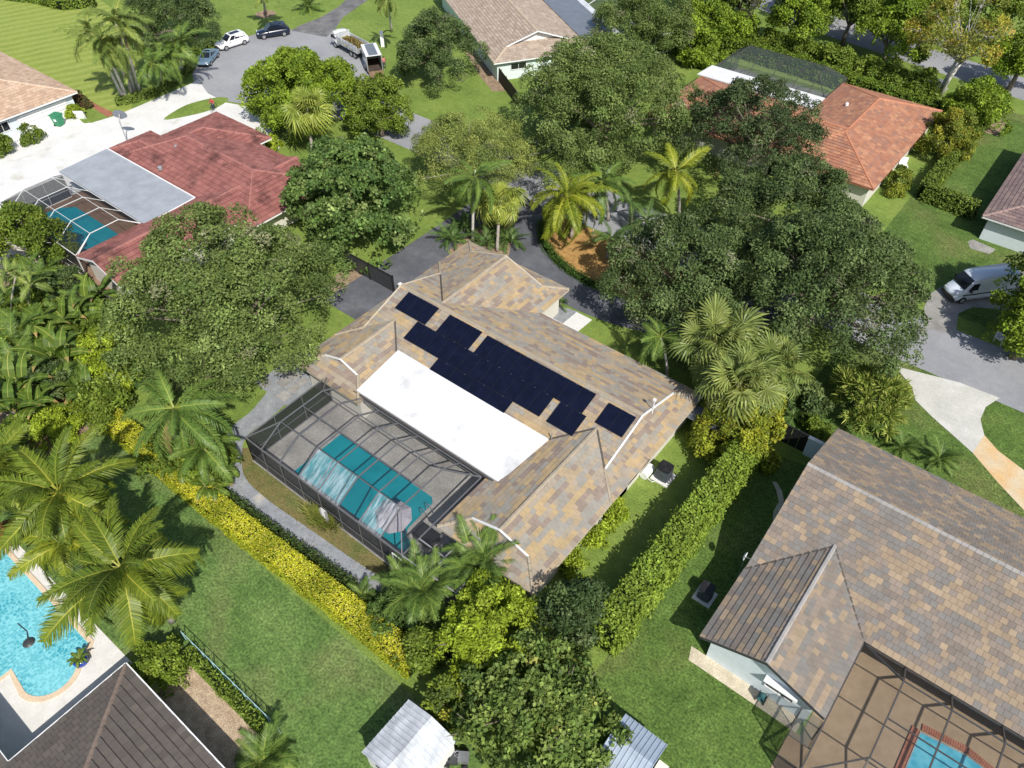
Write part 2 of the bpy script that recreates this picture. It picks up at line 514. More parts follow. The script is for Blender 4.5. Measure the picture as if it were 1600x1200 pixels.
# ---------------------------------------------------------------- roofs: prisms, tiles, ridge caps
class Prism:
    """a pitched roof block. axis 'x' or 'y' = ridge direction; ends: h hip, d Dutch gable, g gable, o runs into another block"""
    def __init__(s, x0, x1, y0, y1, axis, ends, z0, pitch, d=1.7):
        s.axis, s.ends, s.z0, s.p, s.d = axis, ends, z0, pitch, d
        if axis == 'x': s.a0, s.a1, s.b0, s.b1 = x0, x1, y0, y1
        else: s.a0, s.a1, s.b0, s.b1 = y0, y1, x0, x1
        s.half = (s.b1 - s.b0) / 2
        s.mid = (s.b0 + s.b1) / 2
        s.zr = z0 + s.half * pitch
    def P(s, a, b, z):
        return Vector((a, b, z)) if s.axis == 'x' else Vector((b, a, z))
    def hz(s, x, y):
        a, b = (x, y) if s.axis == 'x' else (y, x)
        if a < s.a0 - 1e-4 or a > s.a1 + 1e-4 or b < s.b0 - 1e-4 or b > s.b1 + 1e-4: return -1e9
        h = min(b - s.b0, s.b1 - b)
        for e, dist in ((s.ends[0], a - s.a0), (s.ends[1], s.a1 - a)):
            if e == 'h' or (e == 'd' and dist < s.d): h = min(h, dist)
        return s.z0 + h * s.p
    def faces(s):
        """(outline with its eave edge first, kind, convex pieces)"""
        z0, p, d, H = s.z0, s.p, s.d, s.half
        ra = s.a0 + (H if s.ends[0] == 'h' else d if s.ends[0] == 'd' else 0)
        rb = s.a1 - (H if s.ends[1] == 'h' else d if s.ends[1] == 'd' else 0)
        s.ra, s.rb = ra, rb
        out = []
        for b, sg in ((s.b0, 1), (s.b1, -1)):
            e0, e1 = s.P(s.a0, b, z0), s.P(s.a1, b, z0)
            top = [s.P(rb, s.mid, s.zr)] + ([s.P(ra, s.mid, s.zr)] if rb - ra > 1e-3 else [])
            if 'd' in s.ends:
                m0 = s.P(s.a0 + (d if s.ends[0] in 'hd' else 0), b + sg * d, z0 + d * p)
                m1 = s.P(s.a1 - (d if s.ends[1] in 'hd' else 0), b + sg * d, z0 + d * p)
                out.append(([e0, e1, m1] + top + [m0], 'slope', [[e0, e1, m1, m0], [m0, m1] + top]))
            else:
                out.append(([e0, e1] + top, 'slope', [[e0, e1] + top]))
        for e, a, sg, r in ((s.ends[0], s.a0, 1, ra), (s.ends[1], s.a1, -1, rb)):
            if e == 'h':
                f = [s.P(a, s.b0, z0), s.P(a, s.b1, z0), s.P(r, s.mid, s.zr)]
                out.append((f, 'slope', [f]))
            elif e == 'd':
                d2 = min(d + .55, H - .3)
                r2 = a + sg * d2                                    # the gablet wall stands back under the verge
                f = [s.P(a, s.b0, z0), s.P(a, s.b1, z0), s.P(r2, s.b1 - d2, z0 + d2 * p), s.P(r2, s.b0 + d2, z0 + d2 * p)]
                out.append((f, 'slope', [f]))
                out.append(([s.P(r2, s.b0 + d2, z0 + d2 * p), s.P(r2, s.b1 - d2, z0 + d2 * p), s.P(r2, s.mid, s.zr - .03)], 'gablet', [s.P(r, s.b0 + d, z0 + d * p), s.P(r, s.b1 - d, z0 + d * p), s.P(r, s.mid, s.zr)]))
            elif e == 'g':
                i = -0.5 * sg
                out.append(([s.P(a - i, s.b0 + .5, z0 + .5 * p - .06), s.P(a - i, s.b1 - .5, z0 + .5 * p - .06), s.P(a - i, s.mid, s.zr - .06)], 'gable', []))
        return out
    def lines(s):
        """ridge and hip lines for the caps"""
        L = [(s.P(s.ra, s.mid, s.zr), s.P(s.rb, s.mid, s.zr))]
        d, p, z0 = s.d, s.p, s.z0
        for e, a, r in ((s.ends[0], s.a0, s.ra), (s.ends[1], s.a1, s.rb)):
            for b, sg in ((s.b0, 1), (s.b1, -1)):
                if e == 'h': L.append((s.P(a, b, z0), s.P(r, s.mid, s.zr)))
                if e == 'd': L.append((s.P(a, b, z0), s.P(r, b + sg * d, z0 + d * p)))
        return L

def clip_convex(poly, clip):
    """both in 2D, clip counter-clockwise"""
    out = poly
    for i in range(len(clip)):
        a, b = clip[i], clip[(i + 1) % len(clip)]
        nx, ny = -(b[1] - a[1]), b[0] - a[0]
        res = []
        for k in range(len(out)):
            p, q = out[k], out[(k + 1) % len(out)]
            dp = (p[0] - a[0]) * nx + (p[1] - a[1]) * ny
            dq = (q[0] - a[0]) * nx + (q[1] - a[1]) * ny
            if dp >= 0: res.append(p)
            if dp * dq < -1e-12:
                t = dp / (dp - dq)
                res.append((p[0] + (q[0] - p[0]) * t, p[1] + (q[1] - p[1]) * t))
        out = res
        if len(out) < 3: return []
    return out

def area2(p):
    return abs(sum(p[i][0] * p[(i + 1) % len(p)][1] - p[(i + 1) % len(p)][0] * p[i][1] for i in range(len(p)))) / 2

def roof(parent, prisms, palette, rng, tw=0.42, te=0.36, thick=0.045, singles=0, mat='tile', cap_col=None, cut=None, deck_col=(0.12, 0.1, 0.08), gable_mat='wall_cream', gablet_mat='beige_fascia', trim=None, fascia='beige_fascia', run=0.45, caps=True):
    """deck, tiles (the nearest ones single pieces), caps, gables, fascia"""
    fcs = [(p, f, k, pcs) for p in prisms for f, k, pcs in p.faces()]
    def buried(p, pts, eps=0.015):
        for q in prisms:
            if q is p: continue
            if all(q.hz(v.x, v.y) > v.z + eps for v in pts): return True
        if cut and all(cut(v.x, v.y) for v in pts): return True
        return False
    dv, df = [], []
    tiles = []                                            # (matrix, colour index, whole, verts, faces)
    unit = None
    for p, f, k, pcs in fcs:
        if k != 'slope': continue
        o = f[0]
        U = (f[1] - f[0]).normalized()
        N = (f[1] - f[0]).cross(f[2] - f[0]).normalized()
        if N.z < 0:
            o = f[1]; U = -U; N = (f[0] - f[1]).cross(f[2] - f[1]).normalized()
        if N.z < 0: N = -N
        V = N.cross(U).normalized()
        if V.z < 0: V = -V
        b = len(dv)
        dv += [v - N * 0.03 for v in f]
        df.append(tuple(range(b, b + len(f))))
        polys = []
        for pc in pcs:
            poly = [((v - o).dot(U), (v - o).dot(V)) for v in pc]
            if sum(poly[i][0] * poly[(i + 1) % len(poly)][1] - poly[(i + 1) % len(poly)][0] * poly[i][1] for i in range(len(poly))) < 0: poly.reverse()
            polys.append([(a, c - (0.03 if abs(c) < 1e-3 else 0)) for a, c in poly])
        u0, u1 = min(q[0] for pl in polys for q in pl), max(q[0] for pl in polys for q in pl)
        v1 = max(q[1] for pl in polys for q in pl)
        def in_poly(r, poly): return all(((poly[(e + 1) % len(poly)][0] - poly[e][0]) * (r[1] - poly[e][1]) - (poly[(e + 1) % len(poly)][1] - poly[e][1]) * (r[0] - poly[e][0])) >= -1e-6 for e in range(len(poly)))
        for j in range(int(v1 / te) + 1):
            off = (j % 2) * tw / 2
            ci = rng.randrange(len(palette))
            for i in range(-1, int((u1 - u0) / tw) + 2):
                if rng.random() > run: ci = rng.choices(range(len(palette)), [c[1] for c in palette])[0]
                a = u0 + i * tw - off
                v0 = j * te - (0.03 if j == 0 else 0)
                rect = [(a + .006, v0), (a + tw - .006, v0), (a + tw - .006, (j + 1) * te + .04), (a + .006, (j + 1) * te + .04)]
                whole = j > 0 and all(any(in_poly(r, pl) for pl in polys) for r in rect)
                if whole: cps = [rect]
                else: cps = [clip_convex(rect, pl) for pl in polys]
                for cp in cps:
                    if len(cp) < 3 or area2(cp) < 0.006: continue
                    w3 = [o + U * q[0] + V * q[1] for q in cp]
                    if buried(p, w3): continue
                    lift = thick * (0.85 + 0.3 * rng.random())
                    top = [w + N * (lift * (1 - (q[1] - j * te) / (te + .04)) + 0.006) for w, q in zip(w3, cp)]
                    bot = [w - N * 0.012 for w in w3]
                    tiles.append((whole, ci, o + U * a + V * (j * te), U, V, N, top, bot, lift))
    rf = mesh_obj('roof', dv, df, 'flashing', parent, True)
    cam0 = Vector((0, 0, 45))
    whole = sorted([t for t in tiles if t[0]], key=lambda t: (t[2] - cam0).length)[:singles]
    chosen = set(id(t) for t in whole)
    if whole:
        units = []
        for c, _ in palette:
            lo = 0.006
            vs = [(.006, 0, thick + lo), (tw - .006, 0, thick + lo), (tw - .006, te + .04, lo), (.006, te + .04, lo), (.006, 0, -.012), (tw - .006, 0, -.012), (tw - .006, te + .04, -.012), (.006, te + .04, -.012)]
            me = bpy.data.meshes.new('roof_tile')
            me.from_pydata(vs, [], [(0, 1, 2, 3), (0, 4, 5, 1), (1, 5, 6, 2), (3, 7, 4, 0)])
            put_col(me, c)
            me.materials.append(MATS[mat])
            units.append(me)
        pinv = Matrix()
        for t in whole:
            ob = bpy.data.objects.new('roof_tile', units[t[1]])
            COL.objects.link(ob)
            ob.parent = rf
            ob.matrix_parent_inverse = pinv
            M = Matrix((t[3], t[4], t[5])).transposed().to_4x4()
            M.translation = t[2]
            ob.matrix_basis = M
    vs, fs, cs = [], [], []
    for t in tiles:
        if id(t) in chosen: continue
        top, bot = t[6], t[7]
        b, n = len(vs), len(top)
        vs += top + bot
        k = 0.93 + 0.14 * rng.random()
        c = tuple(x * k for x in palette[t[1]][0])
        cs += [c] * (2 * n)
        fs.append(tuple(range(b, b + n)))
        for i in range(n):
            fs.append((b + i, b + n + i, b + n + (i + 1) % n, b + (i + 1) % n))
    if vs:
        o = mesh_obj('roof_tile_field', vs, fs, mat, rf, False, False, cs)
        setp(o, kind='stuff')
    # ridge and hip caps
    if caps:
        cc = cap_col or palette[0][0]
        cl, ch = 0.40, 0.075
        me = bpy.data.meshes.new('ridge_tile')
        w = 0.15
        me.from_pydata([(0, -w, -.06), (0, -w * .5, ch * .75), (0, w * .5, ch * .75), (0, w, -.06), (cl + .03, -w * .9, -.07), (cl + .03, -w * .45, ch * .45), (cl + .03, w * .45, ch * .45), (cl + .03, w * .9, -.07)], [],
                       [(0, 4, 5, 1), (1, 5, 6, 2), (2, 6, 7, 3), (0, 1, 2, 3), (4, 7, 6, 5)])
        put_col(me, cc)
        me.materials.append(MATS[mat])
        pinv = Matrix()
        bulk = []
        for p in prisms:
            for a, b in p.lines():
                L = (b - a).length
                n = max(1, int(L / cl))
                d = (b - a).normalized()
                s = d.cross(Vector((0, 0, 1))).normalized()
                t = s.cross(d)
                for i in range(n):
                    q = a + d * (i * L / n)
                    if buried(p, [q + d * .1 + Vector((0, 0, .05)), q + d * .3 + Vector((0, 0, .05))], 0.0): continue
                    M = Matrix((d, -s, t)).transposed().to_4x4()
                    M.translation = q + Vector((0, 0, .05))
                    if singles:
                        ob = bpy.data.objects.new('ridge_tile', me)
                        COL.objects.link(ob)
                        ob.parent = rf
                        ob.matrix_parent_inverse = pinv
                        ob.matrix_basis = M
                    else: bulk.append(M)
        if bulk:
            vs, fs = [], []
            for M in bulk:
                b = len(vs)
                vs += [M @ v.co for v in me.vertices]
                fs += [tuple(b + i for i in pl.vertices) for pl in me.polygons]
            setp(mesh_obj('ridge_tile_row', vs, fs, mat, rf, False, False, cc), kind='stuff')
    # gable walls, gablets, white rake trim
    for p, f, k, pcs in fcs:
        if k == 'slope': continue
        nm = 'gable' if k == 'gable' else 'gablet'
        mesh_obj(nm, f, [tuple(range(len(f)))], gable_mat if k == 'gable' else gablet_mat, rf)
        if k == 'gablet' and trim:
            m = MB()
            out = (f[0] + f[1]) / 2 - p.P((p.a0 + p.a1) / 2, p.mid, p.z0)
            out.z = 0
            out = Vector((round(out.normalized().x), round(out.normalized().y), 0)) * .10
            f = pcs
            out = out * .3
            for i in (0, 1):
                m.bar(f[i] + out + Vector((0, 0, .0)), f[2] + out + Vector((0, 0, .03)), 0.11, 0.13)
            m.build('rake_trim', trim if (out.x > 0 or out.y < 0) else 'beige_fascia', rf)
    # fascia boards along the eaves that are free
    for p in prisms:
        m = MB()
        x0, x1, y0, y1 = (p.a0, p.a1, p.b0, p.b1) if p.axis == 'x' else (p.b0, p.b1, p.a0, p.a1)
        cs_ = [Vector((x0, y0, p.z0)), Vector((x1, y0, p.z0)), Vector((x1, y1, p.z0)), Vector((x0, y1, p.z0))]
        side = {0: 'y0', 1: 'x1', 2: 'y1', 3: 'x0'}
        for i in range(4):
            e = side[i]
            ed = None
            if p.axis == 'x' and e in ('x0', 'x1'): ed = p.ends[0 if e == 'x0' else 1]
            if p.axis == 'y' and e in ('y0', 'y1'): ed = p.ends[0 if e == 'y0' else 1]
            if ed in ('o',): continue
            a, b = cs_[i], cs_[(i + 1) % 4]
            if ed == 'g':
                mid = (a + b) / 2 + Vector((0, 0, p.half * p.p))
                for q0, q1 in ((a, mid), (mid, b)):
                    n = 12
                    for j in range(n):
                        r0, r1 = q0.lerp(q1, j / n), q0.lerp(q1, (j + 1) / n)
                        if not buried(p, [r0, r1], 0.02): m.bar(r0 - Vector((0, 0, .10)), r1 - Vector((0, 0, .10)), .05, .2)
                continue
            n = max(1, int((b - a).length / 0.7))
            for j in range(n):
                r0, r1 = a.lerp(b, j / n), a.lerp(b, (j + 1) / n)
                ctr = (r0 + r1) / 2
                if any(q is not p and q.hz(ctr.x, ctr.y) > p.z0 + 0.03 for q in prisms): continue
                m.bar(r0 - Vector((0, 0, .10)), r1 - Vector((0, 0, .10)), .05, .18)
        if m.v: m.build('fascia', fascia, rf)
    return rf

def house_walls(parent, rects, z1, mat, inset=0.6):
    m = MB()
    for x0, x1, y0, y1 in rects:
        m.box(x0 + inset, x1 - inset, y0 + inset, y1 - inset, 0.0, z1)
    return m.build('wall', mat, parent, True)

def window(parent, c, w, h, face, frame='white_paint', glass='glass_dark', bars=2):
    """a framed window on a wall face; face is +x, -x, +y or -y"""
    x, y, z = c
    fx, fy = {'+x': (1, 0), '-x': (-1, 0), '+y': (0, 1), '-y': (0, -1)}[face]
    tx, ty = -fy, fx
    def P(a, d, hz): return (x + tx * a + fx * d, y + ty * a + fy * d, z + hz)
    fr = MB()
    for a in (-w / 2, w / 2): fr.bar(P(a, .03, -h / 2 - .04), P(a, .03, h / 2 + .04), .08)
    for b in (-h / 2, h / 2): fr.bar(P(-w / 2, .032, b), P(w / 2, .032, b), .08)
    for i in range(1, bars): fr.bar(P(-w / 2 + i * w / bars, .034, -h / 2), P(-w / 2 + i * w / bars, .034, h / 2), .04)
    f = fr.build('window', frame, parent, True)
    g = MB().add([P(-w / 2, .012, -h / 2), P(w / 2, .012, -h / 2), P(w / 2, .012, h / 2), P(-w / 2, .012, h / 2)], [(0, 1, 2, 3)])
    g.build('pane', glass, f)
    return f

# ---------------------------------------------------------------- foliage
def leaf_quads(rs, pos, direc, length, width, upbias=0.5, nrm=None, loose=0.55):
    """rhombic leaves at pos pointing along direc, facing roughly along nrm"""
    n = len(pos)
    d = direc / (np.linalg.norm(direc, axis=1, keepdims=True) + 1e-9)
    nr = rs.normal(size=(n, 3))
    if nrm is None: nr[:, 2] += upbias * 2
    else: nr = nrm + nr * loose
    s = np.cross(d, nr)
    s /= (np.linalg.norm(s, axis=1, keepdims=True) + 1e-9)
    L = length * (0.7 + 0.6 * rs.random((n, 1)))
    W = width * (0.7 + 0.6 * rs.random((n, 1)))
    q = np.empty((n, 4, 3))
    q[:, 0] = pos
    q[:, 1] = pos + d * L * 0.5 + s * W * 0.5
    q[:, 2] = pos + d * L
    q[:, 3] = pos + d * L * 0.5 - s * W * 0.5
    return q

def crown_points(rs, rx, ry, rz, lobes, n, low=-0.35, lob_r=(0.36, 0.55)):
    """points spread over a lumpy crown (several overlapping lobes), plus the outward direction"""
    c = []
    for i in range(lobes):
        a = i * 2.39996 + rs.random() * 0.6
        k = math.sqrt((i + 0.4) / lobes)
        c.append((math.cos(a) * k * 0.66, math.sin(a) * k * 0.66, (0.40 - 0.78 * k * k) * (0.8 + 0.4 * rs.random()), rs.uniform(*lob_r)))
    c = np.array(c)
    out, dr = [], []
    got = 0
    lump = 0.145
    while got < n:
        m = n * 2
        li = rs.integers(0, lobes, m)
        v = rs.normal(size=(m, 3))
        v /= np.linalg.norm(v, axis=1, keepdims=True)
        v[:, 2] = np.where(v[:, 2] < low, -v[:, 2], v[:, 2])
        rr = c[li, 3] * np.where(rs.random(m) < .22, rs.uniform(.3, .7, m), 0.72 + 0.32 * rs.random(m) ** 0.6)
        p = c[li, :3] + v * rr[:, None]
        dist = np.linalg.norm(p[:, None, :] - c[None, :, :3], axis=2) / c[None, :, 3]
        dm = dist.min(axis=1)
        ok = (dm > 0.70) | ((dm > 0.25) & (rs.random(m) < 0.25))
        p, v = p[ok], v[ok]
        out.append(p); dr.append(v)
        got += len(p)
    p, v = np.concatenate(out)[:n], np.concatenate(dr)[:n]
    # gather the sprays into boughs, leaving darker gaps between them
    k = max(6, n // 6)
    ci = np.arange(n) % k
    w = rs.normal(size=(n, 3)) * 0.75 + v[ci] * 1.1
    w[:, 2] += .4
    w /= np.linalg.norm(w, axis=1, keepdims=True)
    bough = lump * (0.6 + 0.7 * rs.random(k))
    q = p[:k][ci] - v[ci] * 0.05 + w * (bough[ci] * (0.55 + .5 * rs.random(n)))[:, None]
    use = rs.random(n) < .72
    p = np.where(use[:, None], q, p)
    v = np.where(use[:, None], w, v)
    return p * np.array([rx, ry, rz]), v, c * np.array([rx, ry, rz, 1])

def crown_mesh(seed, r, rz, cols, cr, leaf, lw, cov=1.5, fill=0.8, lobes=14, low=-0.75, droop=0.0, squash=1.0, jitter=0.16, loose=0.55, tone=0.16):
    """a crown of many leafy sprays. cr: size of one spray; cov: how closely sprays cover the crown; cols: (rgb, weight)"""
    rs = np.random.default_rng(seed)
    n = max(14, int(cov * 2.0 * r * squash ** .5 * (r + rz) / 2 / (cr * cr)))
    P, V, c = crown_points(rs, r, r * squash, rz, lobes, n, low)
    base = np.array([k[0] for k in cols])
    w = np.array([k[1] for k in cols], float)
    ci = rs.choice(len(cols), n, p=w / w.sum())
    shade = np.exp(rs.normal(0, jitter, n))
    rj = cr * rs.uniform(.6, 1.3, n)
    per = np.maximum(6, (fill * 6.28 * rj * rj / (0.5 * leaf * lw)).astype(int))
    idx = np.repeat(np.arange(n), per)
    m = len(idx)
    v = rs.normal(size=(m, 3)) + V[idx] * 0.9
    v[:, 2] += 0.55
    v /= np.linalg.norm(v, axis=1, keepdims=True)
    pos = P[idx] + v * (rj[idx] * (0.55 + 0.6 * rs.random(m) ** .7))[:, None] * np.array([1, 1, .85])
    d = np.cross(v, rs.normal(size=(m, 3))) + v * 0.45
    d[:, 2] -= droop
    q = leaf_quads(rs, pos, d, leaf, lw, 0.5, v, loose)
    col = base[ci[idx]] * shade[idx][:, None] * np.exp(rs.normal(0, tone, m))[:, None]
    return quads_mesh('crown', q, np.clip(col, 0.004, 0.9), 'leaf'), P, c

def limb_mesh(seed, P, h, r, trunk_r, n, pale=False, stems=1, spread=0.5, zc=0.0):
    """trunk and limbs reaching into the crown; local origin at the foot, crown centre at height h"""
    rs = random.Random(seed)
    tr, br = MB(), MB()
    tops = []
    for s in range(stems):
        a = rs.uniform(0, 6.28)
        e = Vector((math.cos(a) * spread * r * 0.15 * (stems > 1), math.sin(a) * spread * r * 0.15 * (stems > 1), 0))
        top = Vector((e.x * 2.2 + rs.uniform(-.3, .3), e.y * 2.2 + rs.uniform(-.3, .3), h * 0.55))
        tr.tube([e, e.lerp(top, .5) + Vector((rs.uniform(-.2, .2), rs.uniform(-.2, .2), 0)), top], [trunk_r * 1.25, trunk_r, trunk_r * .8], 10)
        tops.append(top)
    idx = [rs.randrange(len(P)) for _ in range(n)]
    for i in idx:
        e = Vector(P[i]) * 1.03 + Vector((0, 0, h))
        s = rs.choice(tops)
        m1 = s.lerp(e, .4) + Vector((rs.uniform(-.5, .5), rs.uniform(-.5, .5), rs.uniform(0, .8)))
        m2 = s.lerp(e, .75) + Vector((rs.uniform(-.3, .3), rs.uniform(-.3, .3), rs.uniform(0, .5)))
        br.tube([s - Vector((0, 0, .3)), m1, m2, e], [trunk_r * .5, trunk_r * .3, trunk_r * .14, .03], 5, False)
        for _ in range(3):
            e2 = e + Vector((rs.uniform(-1, 1), rs.uniform(-1, 1), rs.uniform(-.3, .6))) * 0.9
            br.tube([m2.lerp(e, .4), m2.lerp(e2, .7), e2], [.045, .03, .014], 4, False)
    return tr, br

def tree(name, label, cat, crown_c, r, rz, spec, seed, group=None, limbs=14, trunk_r=0.3, bark='bark', stems=1, squash=1.0, lobes=14, rot=None):
    """crown_c: world position of the crown's centre"""
    x, y, zc = crown_c
    t = thing(name, label, cat, (x, y, 0), rot if rot is not None else random.Random(seed).uniform(0, 6.28), group)
    me, P, c = crown_mesh(seed, r, rz, squash=squash, lobes=lobes, **spec)
    o = link(bpy.data.objects.new('crown', me))
    o.parent = t
    o.location = (0, 0, zc)
    tr, br = limb_mesh(seed, P, zc, r, trunk_r, limbs, stems=stems)
    tr.build('trunk', bark, t, smooth=True)
    if limbs: br.build('branches', bark, t, smooth=True)
    return t

OAK = dict(cols=[((0.149, 0.208, 0.055), 5), ((0.183, 0.244, 0.072), 3), ((0.113, 0.169, 0.044), 3), ((0.255, 0.266, 0.139), .4)], cr=0.80, leaf=0.27, lw=0.13, cov=3.6, fill=.50)
OAKD = dict(cols=[((0.104, 0.156, 0.049), 5), ((0.133, 0.187, 0.065), 3), ((0.077, 0.121, 0.039), 3), ((0.202, 0.220, 0.124), .4)], cr=0.78, leaf=0.27, lw=0.13, cov=3.4, fill=.50)
BRIGHT = dict(cols=[((0.186, 0.276, 0.024), 4), ((0.234, 0.330, 0.034), 3), ((0.126, 0.198, 0.019), 3)], cr=0.62, leaf=0.31, lw=0.17, cov=4.0, fill=.75)
OLIVE = dict(cols=[((0.147, 0.213, 0.027), 4), ((0.194, 0.256, 0.037), 2), ((0.106, 0.160, 0.022), 3)], cr=0.58, leaf=0.29, lw=0.16, cov=3.6, fill=.7)
BIGLEAF = dict(cols=[((0.109, 0.181, 0.044), 5), ((0.152, 0.231, 0.063), 3), ((0.213, 0.277, 0.092), 1), ((0.078, 0.139, 0.037), 3)], cr=0.55, leaf=0.33, lw=0.26, cov=3.6, fill=.8, loose=.4, tone=.22)
FEATHER = dict(cols=[((0.247, 0.299, 0.074), 4), ((0.304, 0.341, 0.086), 2), ((0.173, 0.226, 0.059), 3)], cr=0.8, leaf=0.22, lw=0.07, cov=3.8, fill=.32)
DARK = dict(cols=[((0.065, 0.106, 0.035), 4), ((0.094, 0.140, 0.046), 3), ((0.150, 0.200, 0.065), 1)], cr=0.55, leaf=0.28, lw=0.16, cov=3.0, fill=.75)
LIME = dict(cols=[((0.286, 0.375, 0.029), 5), ((0.347, 0.437, 0.045), 3), ((0.202, 0.274, 0.022), 3)], cr=0.42, leaf=0.26, lw=0.12, cov=3.4, fill=.8, droop=0.25)
YELLOW = dict(cols=[((0.37, 0.35, 0.04), 4), ((0.27, 0.30, 0.04), 4), ((0.43, 0.37, 0.055), 1)], cr=0.5, leaf=0.25, lw=0.13, cov=3.2, fill=.75)

def spec(s, **k):
    d = dict(s)
    d.update(k)
    return d

def hedge(name, label, path, width, h0, cols, seed, leaf=0.16, lw=0.09, dens=130, cat='hedge', group=None, rough=0.12, closed=False, core=True, top_cols=None, z0=0.0):
    """clipped hedge along a ground path: leaves over sides and top of a body that wavers a little"""
    rs = np.random.default_rng(seed)
    t = thing(name, label, cat, (path[0][0], path[0][1], 0), 0, group)
    P = [Vector((p[0], p[1], 0)) for p in path]
    if closed: P.append(P[0])
    pos, nrm, istop = [], [], []
    cm = MB()
    for a, b in zip(P[:-1], P[1:]):
        L = (b - a).length
        if L < 1e-3: continue
        d = (b - a) / L
        s = Vector((-d.y, d.x, 0))
        per = 2 * h0 + width
        n = int(L * per * dens)
        u = rs.random(n) * L
        k = rs.random(n) * per
        for uu, kk in zip(u, k):
            q = a + d * uu
            if kk < h0: off, z, nv, tp = -width / 2, kk, -s, 0
            elif kk < h0 + width: off, z, nv, tp = kk - h0 - width / 2, h0, Vector((0, 0, 1)), 1
            else: off, z, nv, tp = width / 2, per - kk, s, 0
            pos.append((q.x + s.x * off, q.y + s.y * off, z)); nrm.append((nv.x, nv.y, nv.z)); istop.append(tp)
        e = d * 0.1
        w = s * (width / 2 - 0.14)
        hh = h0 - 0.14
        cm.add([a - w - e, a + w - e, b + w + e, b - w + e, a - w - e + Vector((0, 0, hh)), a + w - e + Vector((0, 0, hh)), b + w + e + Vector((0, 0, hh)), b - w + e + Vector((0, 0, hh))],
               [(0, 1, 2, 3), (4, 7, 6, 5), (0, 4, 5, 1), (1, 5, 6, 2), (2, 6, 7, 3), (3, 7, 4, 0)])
    if not closed:
        for a, d in ((P[0], (P[0] - P[1]).normalized()), (P[-1], (P[-1] - P[-2]).normalized())):
            s = Vector((-d.y, d.x, 0))
            for _ in range(int(width * h0 * dens)):
                o, z = rs.uniform(-width / 2, width / 2), rs.uniform(0, h0)
                pos.append((a.x + s.x * o, a.y + s.y * o, z)); nrm.append((d.x, d.y, 0)); istop.append(0)
    pos, nrm = np.array(pos), np.array(nrm)
    # slow swell of the surface, so that neither side nor top is a plane
    ph = rs.random(6) * 6.28
    w = (np.sin(pos[:, 0] * 1.9 + ph[0]) + np.sin(pos[:, 1] * 2.3 + ph[1]) + np.sin((pos[:, 0] + pos[:, 1]) * 4.1 + ph[2]) + np.sin(pos[:, 2] * 3.1 + (pos[:, 0] - pos[:, 1]) * 2.7 + ph[3])) / 4
    pos = pos + nrm * (w * rough + rs.normal(0, rough * 0.45, len(pos)))[:, None]
    pos[:, 2] = np.maximum(pos[:, 2], 0.03)
    up_ = nrm + np.array([0, 0, .35])
    d = np.cross(up_, rs.normal(size=pos.shape)) + nrm * .4
    q = leaf_quads(rs, pos, d, leaf, lw, 0.5, up_, .5)
    base = np.array([c[0] for c in cols]); wt = np.array([c[1] for c in cols], float)
    patch = 0.5 + 0.5 * np.sin(pos[:, 0] * 1.3 + ph[4]) * np.sin(pos[:, 1] * 1.1 + ph[5])
    ci = rs.choice(len(cols), len(pos), p=wt / wt.sum())
    col = base[ci]
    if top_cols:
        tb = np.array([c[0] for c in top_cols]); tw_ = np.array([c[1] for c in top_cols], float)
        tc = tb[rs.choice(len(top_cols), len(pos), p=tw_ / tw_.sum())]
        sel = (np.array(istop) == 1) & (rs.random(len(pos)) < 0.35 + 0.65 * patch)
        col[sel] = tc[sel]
    col = col * (0.85 + 0.3 * patch)[:, None] * np.exp(rs.normal(0, 0.2, len(pos)))[:, None]
    me = quads_mesh('foliage', q, np.clip(col, 0.004, 0.9), 'leaf')
    o = link(bpy.data.objects.new('foliage', me))
    adopt(o, t)
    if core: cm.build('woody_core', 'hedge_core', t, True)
    return t

def bush(name, label, c, r, rz, sp, seed, cat='shrub', group=None, squash=1.0, lobes=7, rot=None):
    x, y = c[0], c[1]
    t = thing(name, label, cat, (x, y, 0), rot if rot is not None else random.Random(seed).uniform(0, 6.28), group)
    me, P, cc = crown_mesh(seed, r, rz, squash=squash, lobes=lobes, **sp)
    o = link(bpy.data.objects.new('foliage', me))
    o.parent = t
    o.location = (0, 0, rz * 0.62)
    m = MB()
    rr = random.Random(seed)
    for i in range(5):
        a = rr.uniform(0, 6.28)
        m.tube([(0, 0, 0), (math.cos(a) * r * .3, math.sin(a) * r * .3, rz * .5), (math.cos(a) * r * .55, math.sin(a) * r * .55, rz * .95)], [.06, .04, .02], 5)
    m.build('stems', 'bark', t)
    return t

